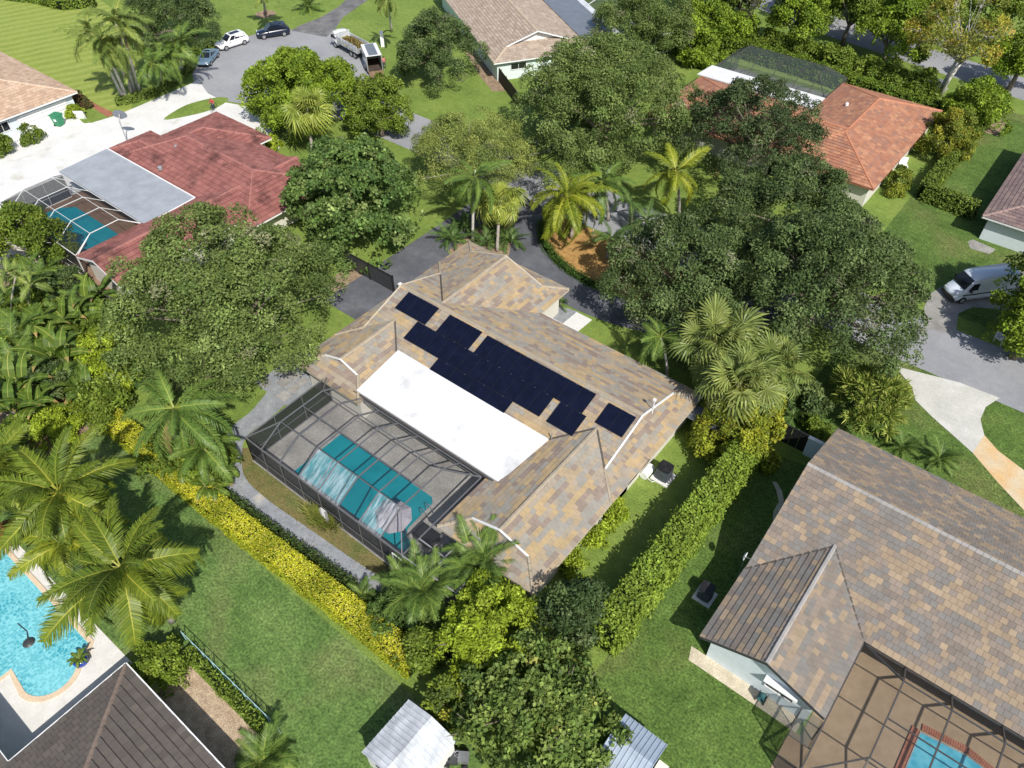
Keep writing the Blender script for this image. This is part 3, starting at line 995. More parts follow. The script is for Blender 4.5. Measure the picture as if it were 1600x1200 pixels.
# ---------------------------------------------------------------- palms
def frond_mesh(name, L, arch, leaflet, n, cols, seed, width_prof=(0.25, 1.0, 0.35), hang=0.55, sweep=0.45, lw=0.055):
    """pinnate palm leaf along +X: arching midrib with two rows of leaflets"""
    rs = np.random.default_rng(seed)
    N = 14
    ang = 0.0
    pts = [Vector((0, 0, 0))]
    for i in range(N):
        t = i / N
        ang = arch * t ** 1.35
        pts.append(pts[-1] + Vector((math.cos(ang), 0, -math.sin(ang))) * (L / N))
    P = np.array([tuple(p) for p in pts])
    Q, C = [], []
    rib = np.array(cols[0]); lf = np.array(cols[1]); tip = np.array(cols[2])
    wr = 0.045
    for i in range(N):
        k0, k1 = wr * (1 - i / N) + .008, wr * (1 - (i + 1) / N) + .008
        a, b = P[i], P[i + 1]
        Q.append([a + [0, -k0, 0.01], b + [0, -k1, 0.01], b + [0, k1, 0.01], a + [0, k0, 0.01]]); C.append(rib)
        Q.append([a + [0, -k0, 0.01], a + [0, 0, -k0 * 1.5], b + [0, 0, -k1 * 1.5], b + [0, -k1, 0.01]]); C.append(rib)
        Q.append([a + [0, k0, 0.01], a + [0, 0, -k0 * 1.5], b + [0, 0, -k1 * 1.5], b + [0, k1, 0.01]]); C.append(rib)
    for i in range(n):
        t = 0.12 + 0.88 * (i + 0.5) / n
        f = t * N
        j = min(int(f), N - 1)
        p = P[j] + (P[j + 1] - P[j]) * (f - j)
        d = (P[j + 1] - P[j]) / np.linalg.norm(P[j + 1] - P[j])
        up = np.array([-d[2], 0, d[0]])
        k = width_prof[0] + (width_prof[1] - width_prof[0]) * min(1, t / 0.35) if t < 0.35 else width_prof[1] + (width_prof[2] - width_prof[1]) * ((t - .35) / .65) ** 1.4
        for s in (-1, 1):
            LL = leaflet * k * rs.uniform(.88, 1.1)
            sw = sweep + 0.5 * t + rs.normal(0, .06)
            dr = np.array([0, s, 0]) * 1.0 + d * sw + up * (0.18 + rs.normal(0, .16))
            dr /= np.linalg.norm(dr)
            m = p + dr * LL * .5
            dr2 = dr + np.array([0, 0, -1]) * hang * rs.uniform(.45, 1.6)
            dr2 /= np.linalg.norm(dr2)
            e = m + dr2 * LL * .55
            wv = d * lw * (0.8 + .4 * rs.random())
            c = lf + (tip - lf) * rs.random() * 0.8
            c = c * np.exp(rs.normal(0, .14))
            Q.append([p - wv * .5, p + wv * .5, m + wv * .5, m - wv * .5]); C.append(c)
            Q.append([m - wv * .5, m + wv * .5, e + wv * .06, e - wv * .06]); C.append(c)
    return quads_mesh(name, np.array(Q), np.clip(np.array(C), .004, .9), 'frond')

def fan_mesh(name, pet, rad, n, cols, seed, spread=2.5, split=0.45, droop=0.35):
    """fan palm leaf along +X: stalk, then a round blade of stiff segments that hang at the tips"""
    rs = np.random.default_rng(seed)
    Q, C = [], []
    st = np.array(cols[0])
    N = 5
    P = [np.array([pet * i / N, 0, 0.10 * pet * math.sin(i / N * 1.6) - 0.05 * pet * (i / N) ** 2]) for i in range(N + 1)]
    for i in range(N):
        a, b = P[i], P[i + 1]
        Q.append([a + [0, -.022, 0], b + [0, -.022, 0], b + [0, .022, 0], a + [0, .022, 0]]); C.append(st)
        Q.append([a + [0, 0, .02], b + [0, 0, .02], b + [0, 0, -.03], a + [0, 0, -.03]]); C.append(st)
    h = P[-1]
    for i in range(n):
        a0 = -spread / 1.0 + 2 * spread * i / (n - 1)
        R1 = rad * (1 - 0.22 * abs(a0 / spread)) * rs.uniform(.9, 1.08)
        da = spread / n * 0.95
        def pt(a, r, zz): return h + np.array([math.cos(a) * r, math.sin(a) * r, zz])
        fold = 0.035 * (1 if i % 2 else -1)
        sag = -0.35 * abs(math.sin(a0)) * 0.12
        c = np.array(cols[1]) + (np.array(cols[2]) - np.array(cols[1])) * rs.random()
        c = c * np.exp(rs.normal(0, .13))
        r1 = R1 * split
        z1 = 0.05 * rad + sag
        Q.append([h, pt(a0 - da, r1, z1 + fold), pt(a0, r1 * 1.05, z1 + .03), pt(a0 + da, r1, z1 - fold)]); C.append(c)
        z2 = z1 - droop * R1 * 0.30 * rs.uniform(.5, 1.5)
        z3 = z1 - droop * R1 * rs.uniform(.7, 1.6)
        Q.append([pt(a0 - da, r1, z1 + fold), pt(a0 - da * .62, R1 * .78, z2), pt(a0 + da * .62, R1 * .78, z2), pt(a0 + da, r1, z1 - fold)]); C.append(c)
        Q.append([pt(a0 - da * .62, R1 * .78, z2), pt(a0 - da * .05, R1, z3), pt(a0 + da * .05, R1, z3), pt(a0 + da * .62, R1 * .78, z2)]); C.append(c * 1.08)
    return quads_mesh(name, np.array(Q), np.clip(np.array(C), .004, .9), 'frond')

def banana_leaf(name, L, W, cols, seed, arch=1.3):
    rs = np.random.default_rng(seed)
    Q, C = [], []
    N = 12
    p = np.array([0., 0, 0]); ang = -0.2
    prev = None
    for i in range(N + 1):
        t = i / N
        w = W * math.sin(math.pi * min(1, max(0.02, (t - .12) / .88)) ** .7) if t > .12 else .03
        d = np.array([math.cos(ang), 0, -math.sin(ang)])
        cur = (p.copy(), w, np.array([math.sin(ang), 0, math.cos(ang)]))
        if prev is not None:
            (a, wa, ua), (b, wb, ub) = prev, cur
            c = np.array(cols[1]) * np.exp(rs.normal(0, .16))
            if rs.random() < .12 and t > .5: c = np.array(cols[2])
            for s in (-1, 1):
                gap = rs.uniform(.82, 1.0)
                Q.append([a, a + np.array([0, s, 0]) * wa * gap + ua * wa * .22 - [0, 0, wa * .25], b + np.array([0, s, 0]) * wb * gap + ub * wb * .22 - [0, 0, wb * .25], b]); C.append(c)
            Q.append([a + [0, -.025, .012], a + [0, .025, .012], b + [0, .02, .012], b + [0, -.02, .012]]); C.append(np.array(cols[0]))
        prev = cur
        p = p + d * (L / N)
        ang += arch / N * (0.5 + t)
    return quads_mesh(name, np.array(Q), np.clip(np.array(C), .004, .9), 'frond')

COCO_G = [(0.36, 0.37, 0.06), (0.090, 0.145, 0.018), (0.205, 0.255, 0.028)]
COCO_Y = [(0.44, 0.42, 0.07), (0.145, 0.205, 0.020), (0.31, 0.335, 0.032)]
DEEP_G = [(0.14, 0.21, 0.06), (0.065, 0.125, 0.032), (0.105, 0.175, 0.045)]
ARECA_G = [(0.24, 0.30, 0.06), (0.10, 0.175, 0.036), (0.15, 0.23, 0.05)]
DRY = [(0.33, 0.23, 0.12), (0.30, 0.20, 0.10), (0.36, 0.26, 0.15)]
FAN_G = [(0.28, 0.30, 0.09), (0.145, 0.195, 0.052), (0.245, 0.285, 0.078)]
FAN_Y = [(0.34, 0.35, 0.10), (0.22, 0.285, 0.050), (0.33, 0.37, 0.075)]
FR = {
    'coco_g': [frond_mesh('frond', 4.6, a, 1.2, 78, COCO_G, 10 + i, hang=1.15, lw=.085) for i, a in enumerate((0.9, 1.35, 1.8))],
    'coco_y': [frond_mesh('frond', 4.4, a, 1.1, 72, COCO_Y, 20 + i, hang=1.05, lw=.08) for i, a in enumerate((1.0, 1.5, 2.0))],
    'deep': [frond_mesh('frond', 2.3, a, 0.55, 34, DEEP_G, 30 + i, hang=.35, lw=.05) for i, a in enumerate((0.9, 1.4))],
    'areca': [frond_mesh('frond', 2.4, a, 0.60, 34, ARECA_G, 40 + i, hang=.35, lw=.055) for i, a in enumerate((1.0, 1.6))],
    'royal': [frond_mesh('frond', 3.2, a, 0.72, 54, ARECA_G, 50 + i, hang=.9, lw=.06) for i, a in enumerate((1.1, 1.7))],
    'tall': [frond_mesh('frond', 3.6, a, 0.80, 54, [(0.38, 0.40, 0.12), (0.15, 0.22, 0.05), (0.25, 0.31, 0.075)], 60 + i, hang=.6, lw=.075) for i, a in enumerate((1.0, 1.6))],
    'dry': [frond_mesh('dead_frond', 3.6, 2.0, 0.45, 30, DRY, 70, hang=.9)],
    'fan_g': [fan_mesh('frond', 1.35, 1.15, 26, FAN_G, 80 + i, droop=d) for i, d in enumerate((.25, .45))],
    'fan_y': [fan_mesh('frond', 1.0, 1.0, 26, FAN_Y, 90 + i, droop=d) for i, d in enumerate((.4, .75))],
    'banana': [banana_leaf('frond', 2.6, .40, [(0.34, 0.36, 0.10), (0.095, 0.155, 0.022), (0.34, 0.24, 0.09)], 100 + i, a) for i, a in enumerate((1.5, 2.2, 2.8))],
    'cycad': [frond_mesh('frond', 1.7, a, 0.34, 34, [(0.18, 0.26, 0.06), (0.085, 0.15, 0.035), (0.14, 0.22, 0.05)], 110 + i, hang=.15, lw=.035) for i, a in enumerate((0.7, 1.2))],
}

def palm(name, label, top, n, kind, seed, elev=(-0.9, 1.1), scale=1.0, base=None, trunk_r=0.16, cat='palm tree', group=None, dry=0, trunk_mat='palm_trunk', curve=0.5, tilt=(0, 0), shaft=None, az=None):
    """top: world position of the growing point; base: where the trunk meets the ground"""
    rs = random.Random(seed)
    top = Vector(top)
    base = Vector((base[0], base[1], 0)) if base else Vector((top.x + rs.uniform(-.4, .4), top.y + rs.uniform(-.4, .4), 0))
    t = thing(name, label, cat, base, 0, group)
    e = top - base
    m = MB()
    pts = []
    for i in range(9):
        k = i / 8
        bx = e.x * (k ** (1 + curve)); by = e.y * (k ** (1 + curve))
        pts.append((bx, by, e.z * k))
    rad = [trunk_r * (1.35 if i == 0 else 1.1 if i == 1 else 1.0 - 0.03 * i) * (1.0 + .05 * (i % 2)) for i in range(9)]
    if e.z > 0.35:
        m.tube(pts, rad, 10)
        m.build('trunk', trunk_mat, t, smooth=True)
        if shaft:
            s = MB()
            d = (Vector(pts[-1]) - Vector(pts[-3])).normalized()
            s.tube([Vector(pts[-1]) - d * .2, Vector(pts[-1]) + d * .9], [trunk_r * 1.0, trunk_r * .6], 8)
            s.build('crownshaft', shaft, t, smooth=True)
    for i in range(n):
        k = (i + .5) / n
        a = (az if az is not None else 0) + i * 2.39996 + rs.uniform(-.5, .5)
        el = elev[1] + (elev[0] - elev[1]) * k ** 0.85 + rs.uniform(-.26, .26)
        ms = FR[kind]
        mi = min(len(ms) - 1, int(k * len(ms)))
        ob = bpy.data.objects.new('frond', ms[mi])
        COL.objects.link(ob)
        ob.parent = t
        s = scale * rs.uniform(.76, 1.1) * (0.72 + .28 * min(1, k * 3))
        ob.location = e + Vector((0, 0, .05))
        ob.rotation_euler = (Matrix.Rotation(a, 4, 'Z') @ Matrix.Rotation(-el, 4, 'Y') @ Matrix.Rotation(rs.uniform(-.7, .7), 4, 'X')).to_euler()
        ob.scale = (s, s * rs.uniform(.85, 1.1), s * rs.uniform(.75, 1.25))
    for i in range(dry):
        ob = bpy.data.objects.new('dead_frond', FR['dry'][0])
        COL.objects.link(ob)
        ob.parent = t
        ob.location = e - Vector((0, 0, .1))
        ob.rotation_euler = (Matrix.Rotation(rs.uniform(0, 6.28), 4, 'Z') @ Matrix.Rotation(rs.uniform(.35, .9), 4, 'Y')).to_euler()
        ob.scale = (scale * .8,) * 3
    return t

def clump_palm(name, label, c, stems, h, kind, seed, n=9, spread=0.8, scale=1.0, cat='palm', group=None, elev=(-0.1, 1.25), lean=1.0, trunk_mat='palm_trunk', trunk_r=0.06):
    """several stems from one root, each with its own tuft"""
    rs = random.Random(seed)
    t = thing(name, label, cat, (c[0], c[1], 0), 0, group)
    for s in range(stems):
        a = s * 6.283 / stems + rs.uniform(-.4, .4)
        r = spread * (0.25 + .75 * rs.random()) if stems > 1 else 0
        hh = h * rs.uniform(.65, 1.1)
        b = Vector((math.cos(a) * r * .35, math.sin(a) * r * .35, 0))
        p = Vector((math.cos(a) * r * lean, math.sin(a) * r * lean, hh))
        if hh > .4: MB().tube([b, b.lerp(p, .5) + Vector((0, 0, hh * .06)), p], [trunk_r * 1.2, trunk_r, trunk_r * .9], 6).build('stem', trunk_mat, t, smooth=True)
        for i in range(n):
            k = (i + .5) / n
            aa = i * 2.39996 + rs.uniform(-.3, .3) + s
            el = elev[1] + (elev[0] - elev[1]) * k + rs.uniform(-.12, .12)
            ms = FR[kind]
            ob = bpy.data.objects.new('frond', ms[min(len(ms) - 1, int(k * len(ms)))])
            COL.objects.link(ob)
            ob.parent = t
            sc = scale * rs.uniform(.8, 1.1)
            ob.location = p
            ob.rotation_euler = (Matrix.Rotation(aa, 4, 'Z') @ Matrix.Rotation(-el, 4, 'Y') @ Matrix.Rotation(rs.uniform(-.3, .3), 4, 'X')).to_euler()
            ob.scale = (sc, sc, sc)
    return t

# ---------------------------------------------------------------- ground, lawns, roads, drives
ST = 'structure'
sheet('ground', [(-900, -700), (900, -700), (900, 1100), (-900, 1100)], 0.0, 'lawn', 'wide ground of mown grass under the whole neighbourhood', 'ground')
def rect(x0, x1, y0, y1): return [(x0, y0), (x1, y0), (x1, y1), (x0, y1)]
sheet('lawn', [(-177.25, 52.32), (-150.95, 64.52), (-127.32, 60.39), (-105.93, 50.13), (-96.00, 42.87), (-96.04, 40.83), (-106.50, 41.30), (-126.77, 41.28), (-151.37, 41.25)], .004, 'lawn_striped', 'striped mown lawn behind the tall leaning palms', 'lawn')
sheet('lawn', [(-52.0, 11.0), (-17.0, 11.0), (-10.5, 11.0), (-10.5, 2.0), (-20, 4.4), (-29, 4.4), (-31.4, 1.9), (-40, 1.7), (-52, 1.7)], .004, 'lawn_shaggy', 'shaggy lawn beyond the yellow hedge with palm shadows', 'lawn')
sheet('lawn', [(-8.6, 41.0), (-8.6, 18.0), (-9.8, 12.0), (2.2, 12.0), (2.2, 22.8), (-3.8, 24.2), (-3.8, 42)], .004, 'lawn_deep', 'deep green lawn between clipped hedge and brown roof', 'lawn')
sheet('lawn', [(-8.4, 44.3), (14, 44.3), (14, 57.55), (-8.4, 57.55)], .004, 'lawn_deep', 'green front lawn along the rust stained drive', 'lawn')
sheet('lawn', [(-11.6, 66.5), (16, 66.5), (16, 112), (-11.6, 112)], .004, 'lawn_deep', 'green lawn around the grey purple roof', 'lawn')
sheet('lawn', [(-22.0, 14.3), (-30, 14.3), (-37.6, 14.0), (-39.6, 16.5), (-38.0, 18.0), (-37.8, 16.5), (-22.0, 16.5)], .006, 'lawn_dry', 'dry grass strip between gravel path and pool cage', 'lawn')
# street with the turning circle
circ = [(-91.5 + 12.6 * math.cos(k * math.pi / 40), 64.3 + 12.6 * math.sin(k * math.pi / 40)) for k in range(80)]
sheet('road', circ, .010, 'asphalt_pale', 'pale asphalt turning circle with the parked cars', 'road')
sheet('road', [(-88, 57.6), (60, 57.5), (60, 64.4), (-88, 64.6)], .013, 'asphalt_pale', 'pale asphalt street passing under the trees', 'road')
sheet('road', [(-160, 150), (-70, 131.5), (-39, 121.5), (-8.5, 116.5), (40, 108), (40, 115), (-8, 123.5), (-33, 127.5), (-70, 139.5), (-160, 158)], .012, 'asphalt_pale', 'far street half hidden behind the row of trees', 'road')
# dark drives of the house in the middle
ring = [(-29.5 + 15.6 * math.cos(a), 57.52 + 11.7 * math.sin(a)) for a in [math.pi + k * math.pi / 40 for k in range(41)]]
ring += [(-29.5 + 11.0 * math.cos(a), 57.52 + 8.0 * math.sin(a)) for a in [2 * math.pi - k * math.pi / 40 for k in range(41)]]
sheet('driveway', ring, .016, 'asphalt_dark', 'curved dark asphalt drive around the mulched island', 'driveway')
sheet('driveway', [(-48.0, 32.35), (-40.5, 32.35), (-40.5, 44), (-44.2, 45.2), (-44.6, 50.5), (-43.2, 57.55), (-48.3, 57.55), (-48.0, 48)], .020, 'asphalt_dark', 'straight dark asphalt drive running past the black gate', 'driveway')
sheet('garden_bed', [(-29.5 + 10.4 * math.cos(a), 57.3 + 7.4 * math.sin(a)) for a in [math.pi + k * math.pi / 40 for k in range(41)]], .012, 'mulch_orange', 'orange mulch island inside the curved drive', 'garden bed')
sheet('garden_bed', [(-44.2, 45.3), (-37.5, 45.3), (-39.3, 49), (-42.2, 53.2), (-44.4, 51)], .026, 'mulch_brown', 'planted mulch bed at the front corner of the tan roof', 'garden bed')
sheet('garden_bed', [(-48.0, 34.0), (-49.6, 34.0), (-50.4, 38.0), (-48.0, 38.0)], .012, 'mulch_brown', 'brown mulch patch beside the black gate', 'garden bed')
sheet('walkway', [(-28.78, 45.55), (-27.08, 45.53), (-27.17, 43.36), (-28.84, 43.36)], .030, 'concrete_white', 'short pale concrete walk by the entrance', 'walkway', thick=.03)
sheet('gravel_bed', [(-31.09, 44.87), (-30.06, 45.45), (-28.59, 45.69), (-28.69, 43.36), (-29.91, 43.28)], .022, 'gravel_blue', 'grey gravel bed by the entrance walk', 'gravel bed')
# gravel path round the pool cage
gp = spline([(-43.34, 25.69), (-43.40, 23.67), (-42.05, 19.64), (-41.80, 17.41), (-39.96, 15.26), (-37.37, 13.49), (-33.26, 13.01), (-28.28, 13.36), (-23.75, 13.78), (-20.41, 15.09), (-18.04, 16.13)], False, 5) + spline([(-17.85, 17.14), (-19.83, 15.97), (-23.02, 15.38), (-26.40, 15.11), (-30.20, 14.91), (-33.99, 14.73), (-36.87, 14.94), (-38.72, 16.01), (-40.15, 17.54), (-40.23, 19.77), (-40.71, 23.43), (-40.61, 25.41)], False, 5)
sheet('path', gp, .010, 'gravel_blue', 'blue grey gravel path curving round the pool cage', 'path')
# white forecourt between the two left houses
sheet('driveway', [(-89.25, 18.57), (-103.17, 24.98), (-101.68, 31.20), (-105.92, 40.07), (-102.82, 39.03), (-99.17, 37.46), (-97.23, 37.28), (-96.64, 38.39), (-96.13, 40.98), (-96.30, 45.84), (-96.62, 52.38), (-97.02, 53.58), (-92.35, 51.84), (-88.42, 51.65), (-85.41, 52.66), (-79.18, 51.23), (-74.14, 49.07), (-71.19, 44.78), (-72.83, 31.65), (-70.32, 20.79), (-82.89, 23.63)], .014, 'concrete_white', 'white concrete drive between the red roof and the green bin', 'driveway')
sheet('lawn', spline([(-90.49, 43.94), (-91.67, 47.45), (-91.28, 50.08), (-90.10, 52.19), (-88.70, 52.36), (-88.02, 49.67), (-88.76, 46.85)], True, 4), .020, 'lawn', 'lens shaped grass island in the white drive', 'lawn')
sheet('lawn', [(-101.25, 37.79), (-105.40, 40.49), (-104.13, 41.02), (-100.97, 40.96), (-96.89, 39.93), (-96.64, 37.96), (-97.57, 37.22)], .018, 'lawn', 'small grass corner beside the garage wall', 'lawn')
sheet('walkway', [(-105.37, 40.03), (-105.70, 41.20), (-100.97, 40.96), (-96.57, 41.07), (-96.60, 39.94), (-101.28, 40.25)], .022, 'brick_red', 'red brick walk from the garage corner to the drive', 'walkway')
sheet('driveway', [(-100.36, 72.58), (-100.94, 74.69), (-100.86, 78.73), (-102.18, 83.93), (-104.83, 89.20), (-101.52, 91.84), (-99.77, 85.85), (-98.13, 80.90), (-95.82, 77.47), (-94.36, 74.23)], .018, 'asphalt_worn', 'cracked old asphalt drive at the top of the circle', 'driveway')
# right hand drives
cu = [(-3.76, 56.50), (-1.78, 54.89), (-1.10, 53.59), (0.48, 52.62), (3.06, 51.29), (4.16, 50.71)] + [(4.77, 54.49), (4.33, 53.13), (3.89, 54.05), (3.62, 54.69), (3.57, 56.32), (4.18, 58.07), (1.14, 57.88)]
sheet('driveway', cu[:6] + cu[7:], .016, 'concrete_pale', 'pale upper slab of the curved concrete drive', 'driveway')
sheet('driveway', [(4.16, 50.71), (6.45, 48.91), (10.49, 46.17)] + [(9.45, 50.93), (7.61, 51.35), (5.62, 52.12), (4.33, 53.13)], .018, 'concrete_rust', 'lower slab of the curved drive stained orange with rust', 'driveway')
sheet('garden_bed', [(-76.99, 12.92), (-72.25, 17.96), (-64.39, 19.29), (-58.76, 18.10), (-50.31, 13.06), (-49.52, 9.42), (-50.40, 6.32), (-53.67, 2.17)], .009, 'mulch_brown', 'leaf litter under the banana thicket at the left', 'garden bed')
sheet('driveway', [(-3.38, 63.07), (-4.36, 65.92), (-4.52, 68.41), (-3.94, 70.34), (-0.64, 76.27), (3.47, 78.25), (4.82, 72.07), (-0.88, 68.69), (-1.66, 66.91), (-0.91, 63.62)], .018, 'concrete_grey', 'grey concrete drive under the white van', 'driveway')
# beds and gravel at the neighbours
sheet('garden_bed', [(-70.81, 19.75), (-71.38, 21.26), (-64.99, 20.62), (-64.08, 21.71), (-62.45, 20.84), (-64.56, 19.39), (-67.82, 19.23)], .010, 'gravel_cream', 'cream gravel strip below the red roof corner', 'gravel bed')
sheet('garden_bed', [(-87.58, 19.12), (-88.46, 26.59), (-84.22, 25.77), (-73.22, 18.48), (-69.40, 18.96), (-68.54, 15.98), (-77.04, 14.14)], .008, 'gravel_cream', 'cream gravel under the tree beside the red house', 'gravel bed')
sheet('garden_bed', [(-4.6, 23.0), (2.3, 23.0), (2.3, 23.9), (-4.9, 23.9)], .010, 'gravel_cream', 'cream gravel strip at the foot of the pale blue wall', 'gravel bed')
sheet('garden_bed', [(-29.0, 1.4), (-20, 1.4), (-20, 3.9), (-29.0, 3.9)], .012, 'mulch_tan', 'tan mulch strip beside the dark grey roof', 'garden bed')
sheet('garden_bed', [(-74.92, 83.14), (-73.55, 84.23), (-62.23, 76.79), (-63.43, 75.59), (-67.27, 77.78)], .012, 'mulch_brown', 'mulch strip in front of the dark board fence', 'garden bed')
sheet('garden_bed', [(-14.6, 104.2), (-8.0, 104.2), (-8.0, 109.0), (-14.6, 109.0)], .012, 'mulch_brown', 'bare soil beneath the leaning bare tree', 'garden bed')
sheet('paved_pad', [(-4.29, 79.08), (-4.02, 79.86), (-1.71, 79.45), (-2.00, 78.26), (-3.77, 78.09)], .014, 'concrete_grey', 'pale pad at the corner of the purple roof', 'paving')  # pale pad drawn grey: the shade over it is put into the colour
sheet('garden_bed', [(-6.56, 38.77), (-6.22, 38.90), (-5.58, 38.37), (-5.00, 37.53), (-5.03, 36.53), (-4.58, 35.37), (-4.74, 34.98), (-5.31, 36.30), (-5.37, 37.38), (-5.96, 38.22)], .012, 'gravel_cream', 'pale gravel strip along the shaded side yard', 'gravel bed')
sheet('walkway', rect(-104, -86.5, 22.0, 26.0), .024, 'concrete_white', 'cream walk between awning and pool cage', 'walkway')
# stepping stones beside the cage: each stone by itself
sb = sheet('paved_patch', [(-44.3, 21.6), (-40.2, 21.6), (-40.2, 27.2), (-44.3, 27.2)], .012, 'gravel_blue', 'grey gravel patch with square stepping stones', 'path')
rs0 = random.Random(3)
stone = MB().prism([(-.42, -.40), (.40, -.42), (.42, .40), (-.40, .42)], 0, .05)
st0 = None
for i in range(3):
    for j in range(5):
        if rs0.random() < .12: continue
        if st0 is None:
            st0 = stone.build('stepping_stone', 'concrete_grey')
            o = st0
        else:
            o = bpy.data.objects.new('stepping_stone', st0.data)
            link(o)
        o.parent = sb
        o.location = (-43.6 + i * 1.12 + rs0.uniform(-.08, .08), 22.1 + j * 1.05 + rs0.uniform(-.08, .08), .012)
        s = rs0.uniform(.75, 1.15)
        o.scale = (s, rs0.uniform(.75, 1.15), 1)
        o.rotation_euler = (0, 0, rs0.uniform(-.08, .08))

# ---------------------------------------------------------------- the tan tiled house in the middle
rg = random.Random(11)
PAL_TAN = [((0.350, 0.275, 0.185), 4), ((0.390, 0.292, 0.168), 2.6), ((0.275, 0.258, 0.228), 4.2), ((0.250, 0.200, 0.168), 3.4), ((0.315, 0.270, 0.212), 4)]
PAL_BRN = [((0.196, 0.168, 0.145), 4), ((0.280, 0.218, 0.155), 3.4), ((0.184, 0.174, 0.162), 5), ((0.232, 0.193, 0.160), 4), ((0.31, 0.243, 0.172), 1.0)]
PAL_RED = [((0.275, 0.110, 0.095), 4), ((0.305, 0.128, 0.110), 3), ((0.240, 0.096, 0.084), 3)]
PAL_ORG = [((0.375, 0.180, 0.112), 4), ((0.335, 0.155, 0.100), 3), ((0.425, 0.220, 0.135), 2), ((0.300, 0.160, 0.115), 2)]
PAL_GRY = [((0.385, 0.310, 0.250), 4), ((0.345, 0.275, 0.225), 3), ((0.43, 0.355, 0.295), 2)]
PAL_PUR = [((0.215, 0.155, 0.150), 4), ((0.185, 0.135, 0.135), 3), ((0.255, 0.185, 0.170), 2)]
PAL_CRM = [((0.480, 0.350, 0.255), 4), ((0.430, 0.305, 0.225), 3), ((0.52, 0.395, 0.30), 2)]
PAL_DRK = [((0.122, 0.104, 0.094), 4), ((0.113, 0.098, 0.090), 4), ((0.132, 0.113, 0.100), 3)]
S = 0.328
main = thing('house', 'single storey house with mottled tan tile roof and solar panels', 'house', (-27.5, 32, 0))
pr = [Prism(-41.0, -13.8, 28.0, 40.8, 'x', 'dd', 2.7, S, 1.75),
      Prism(-41.0, -29.4, 34.5, 45.0, 'y', 'od', 2.7, S, 1.75),
      Prism(-41.0, -33.8, 23.8, 33.0, 'y', 'do', 2.7, S, 1.75),
      Prism(-21.7, -13.8, 19.4, 33.0, 'y', 'do', 2.7, S, 1.65)]
# the white membrane roof lies between the two rear wings
WZ = lambda y: 2.80 + (y - 24.6) * (3.20 - 2.80) / (29.45 - 24.6)
def under_white(x, y): return -34.75 < x < -20.45 and 24.75 < y < 29.4
rf = roof(main, pr, PAL_TAN, rg, 0.42, 0.36, 0.035, 300, 'tile', (0.335, 0.288, 0.222), cut=under_white, trim='white_paint', run=0.5, gablet_mat='white_paint')
house_walls(main, [(-41, -13.8, 27.6, 40.8), (-41, -29.4, 36, 45), (-41, -33.8, 23.8, 32), (-21.7, -13.8, 19.4, 32)], 2.68, 'wall_cream')
m = MB()
m.add([(-34.65, 24.5, 3.06), (-20.6, 24.5, 3.06), (-20.15, 29.5, 3.34), (-35.1, 29.5, 3.34), (-34.65, 24.5, 2.75), (-20.6, 24.5, 2.75), (-20.15, 29.5, 3.0), (-35.1, 29.5, 3.0)],
      [(0, 1, 2, 3), (7, 6, 5, 4), (0, 4, 5, 1), (1, 5, 6, 2), (2, 6, 7, 3), (3, 7, 4, 0)])
wr = m.build('flat_roof', 'white_roof', main, True)
wr['label'] = 'white flat membrane roof section'
MB().box(-34.9, -20.3, 24.34, 24.49, 2.74, 2.92).build('gutter', 'bronze', main, True)
# attic vent, pipes, aerial
v = MB().lathe([(.30, 0), (.32, .10), (.20, .20), (.02, .24)], 14, (-31.71, 36.36, 3.75)).build('roof_vent', 'grey_alu', main, True)
for q in ((-38.70, 36.10, 3.60), (-18.46, 32.80, 3.95), (-20.02, 29.67, 3.55)):
    MB().tube([(q[0], q[1], q[2] - .3), (q[0], q[1], q[2] + .35)], .05, 8).build('vent_pipe', 'grey_alu', main, True)
q = (-15.41, 35.59, 4.45)
MB().tube([(q[0], q[1], q[2] - .4), (q[0], q[1], q[2] + .95)], .035, 8).box(q[0] - .10, q[0] + .10, q[1] - .10, q[1] + .10, q[2] + .9, q[2] + 1.08).build('aerial_mast', 'white_paint', main, True)
# valley flashings are dark grooves between the slopes
fl = MB()
for a, b in (((-35.2, 35.0, 4.62), (-39.0, 38.8, 3.39)), ((-37.4, 31.55, 3.9), (-35.2, 29.4, 3.2)), ((-17.75, 31.95, 4.02), (-15.55, 29.75, 3.30)), ((-17.75, 31.95, 4.02), (-20.3, 29.4, 3.19))):
    fl.bar((a[0], a[1], a[2] + .035), (b[0], b[1], b[2] + .035), .13, .03)
fl.build('valley_flashing', 'flashing', main, True)
# entrance recess wall by the walk
MB().box(-29.2, -27.4, 40.3, 41.2, 0, 2.4).build('porch_wall', 'white_paint', main, True)
MB().box(-13.9, -10.7, 38.4, 39.9, 2.28, 2.40).build('side_canopy', 'metal_slate', main, True)
window(main, (-14.39, 25, 1.5), 1.8, 1.2, '+x')
window(main, (-14.39, 36.6, 1.5), 1.4, 1.1, '+x')

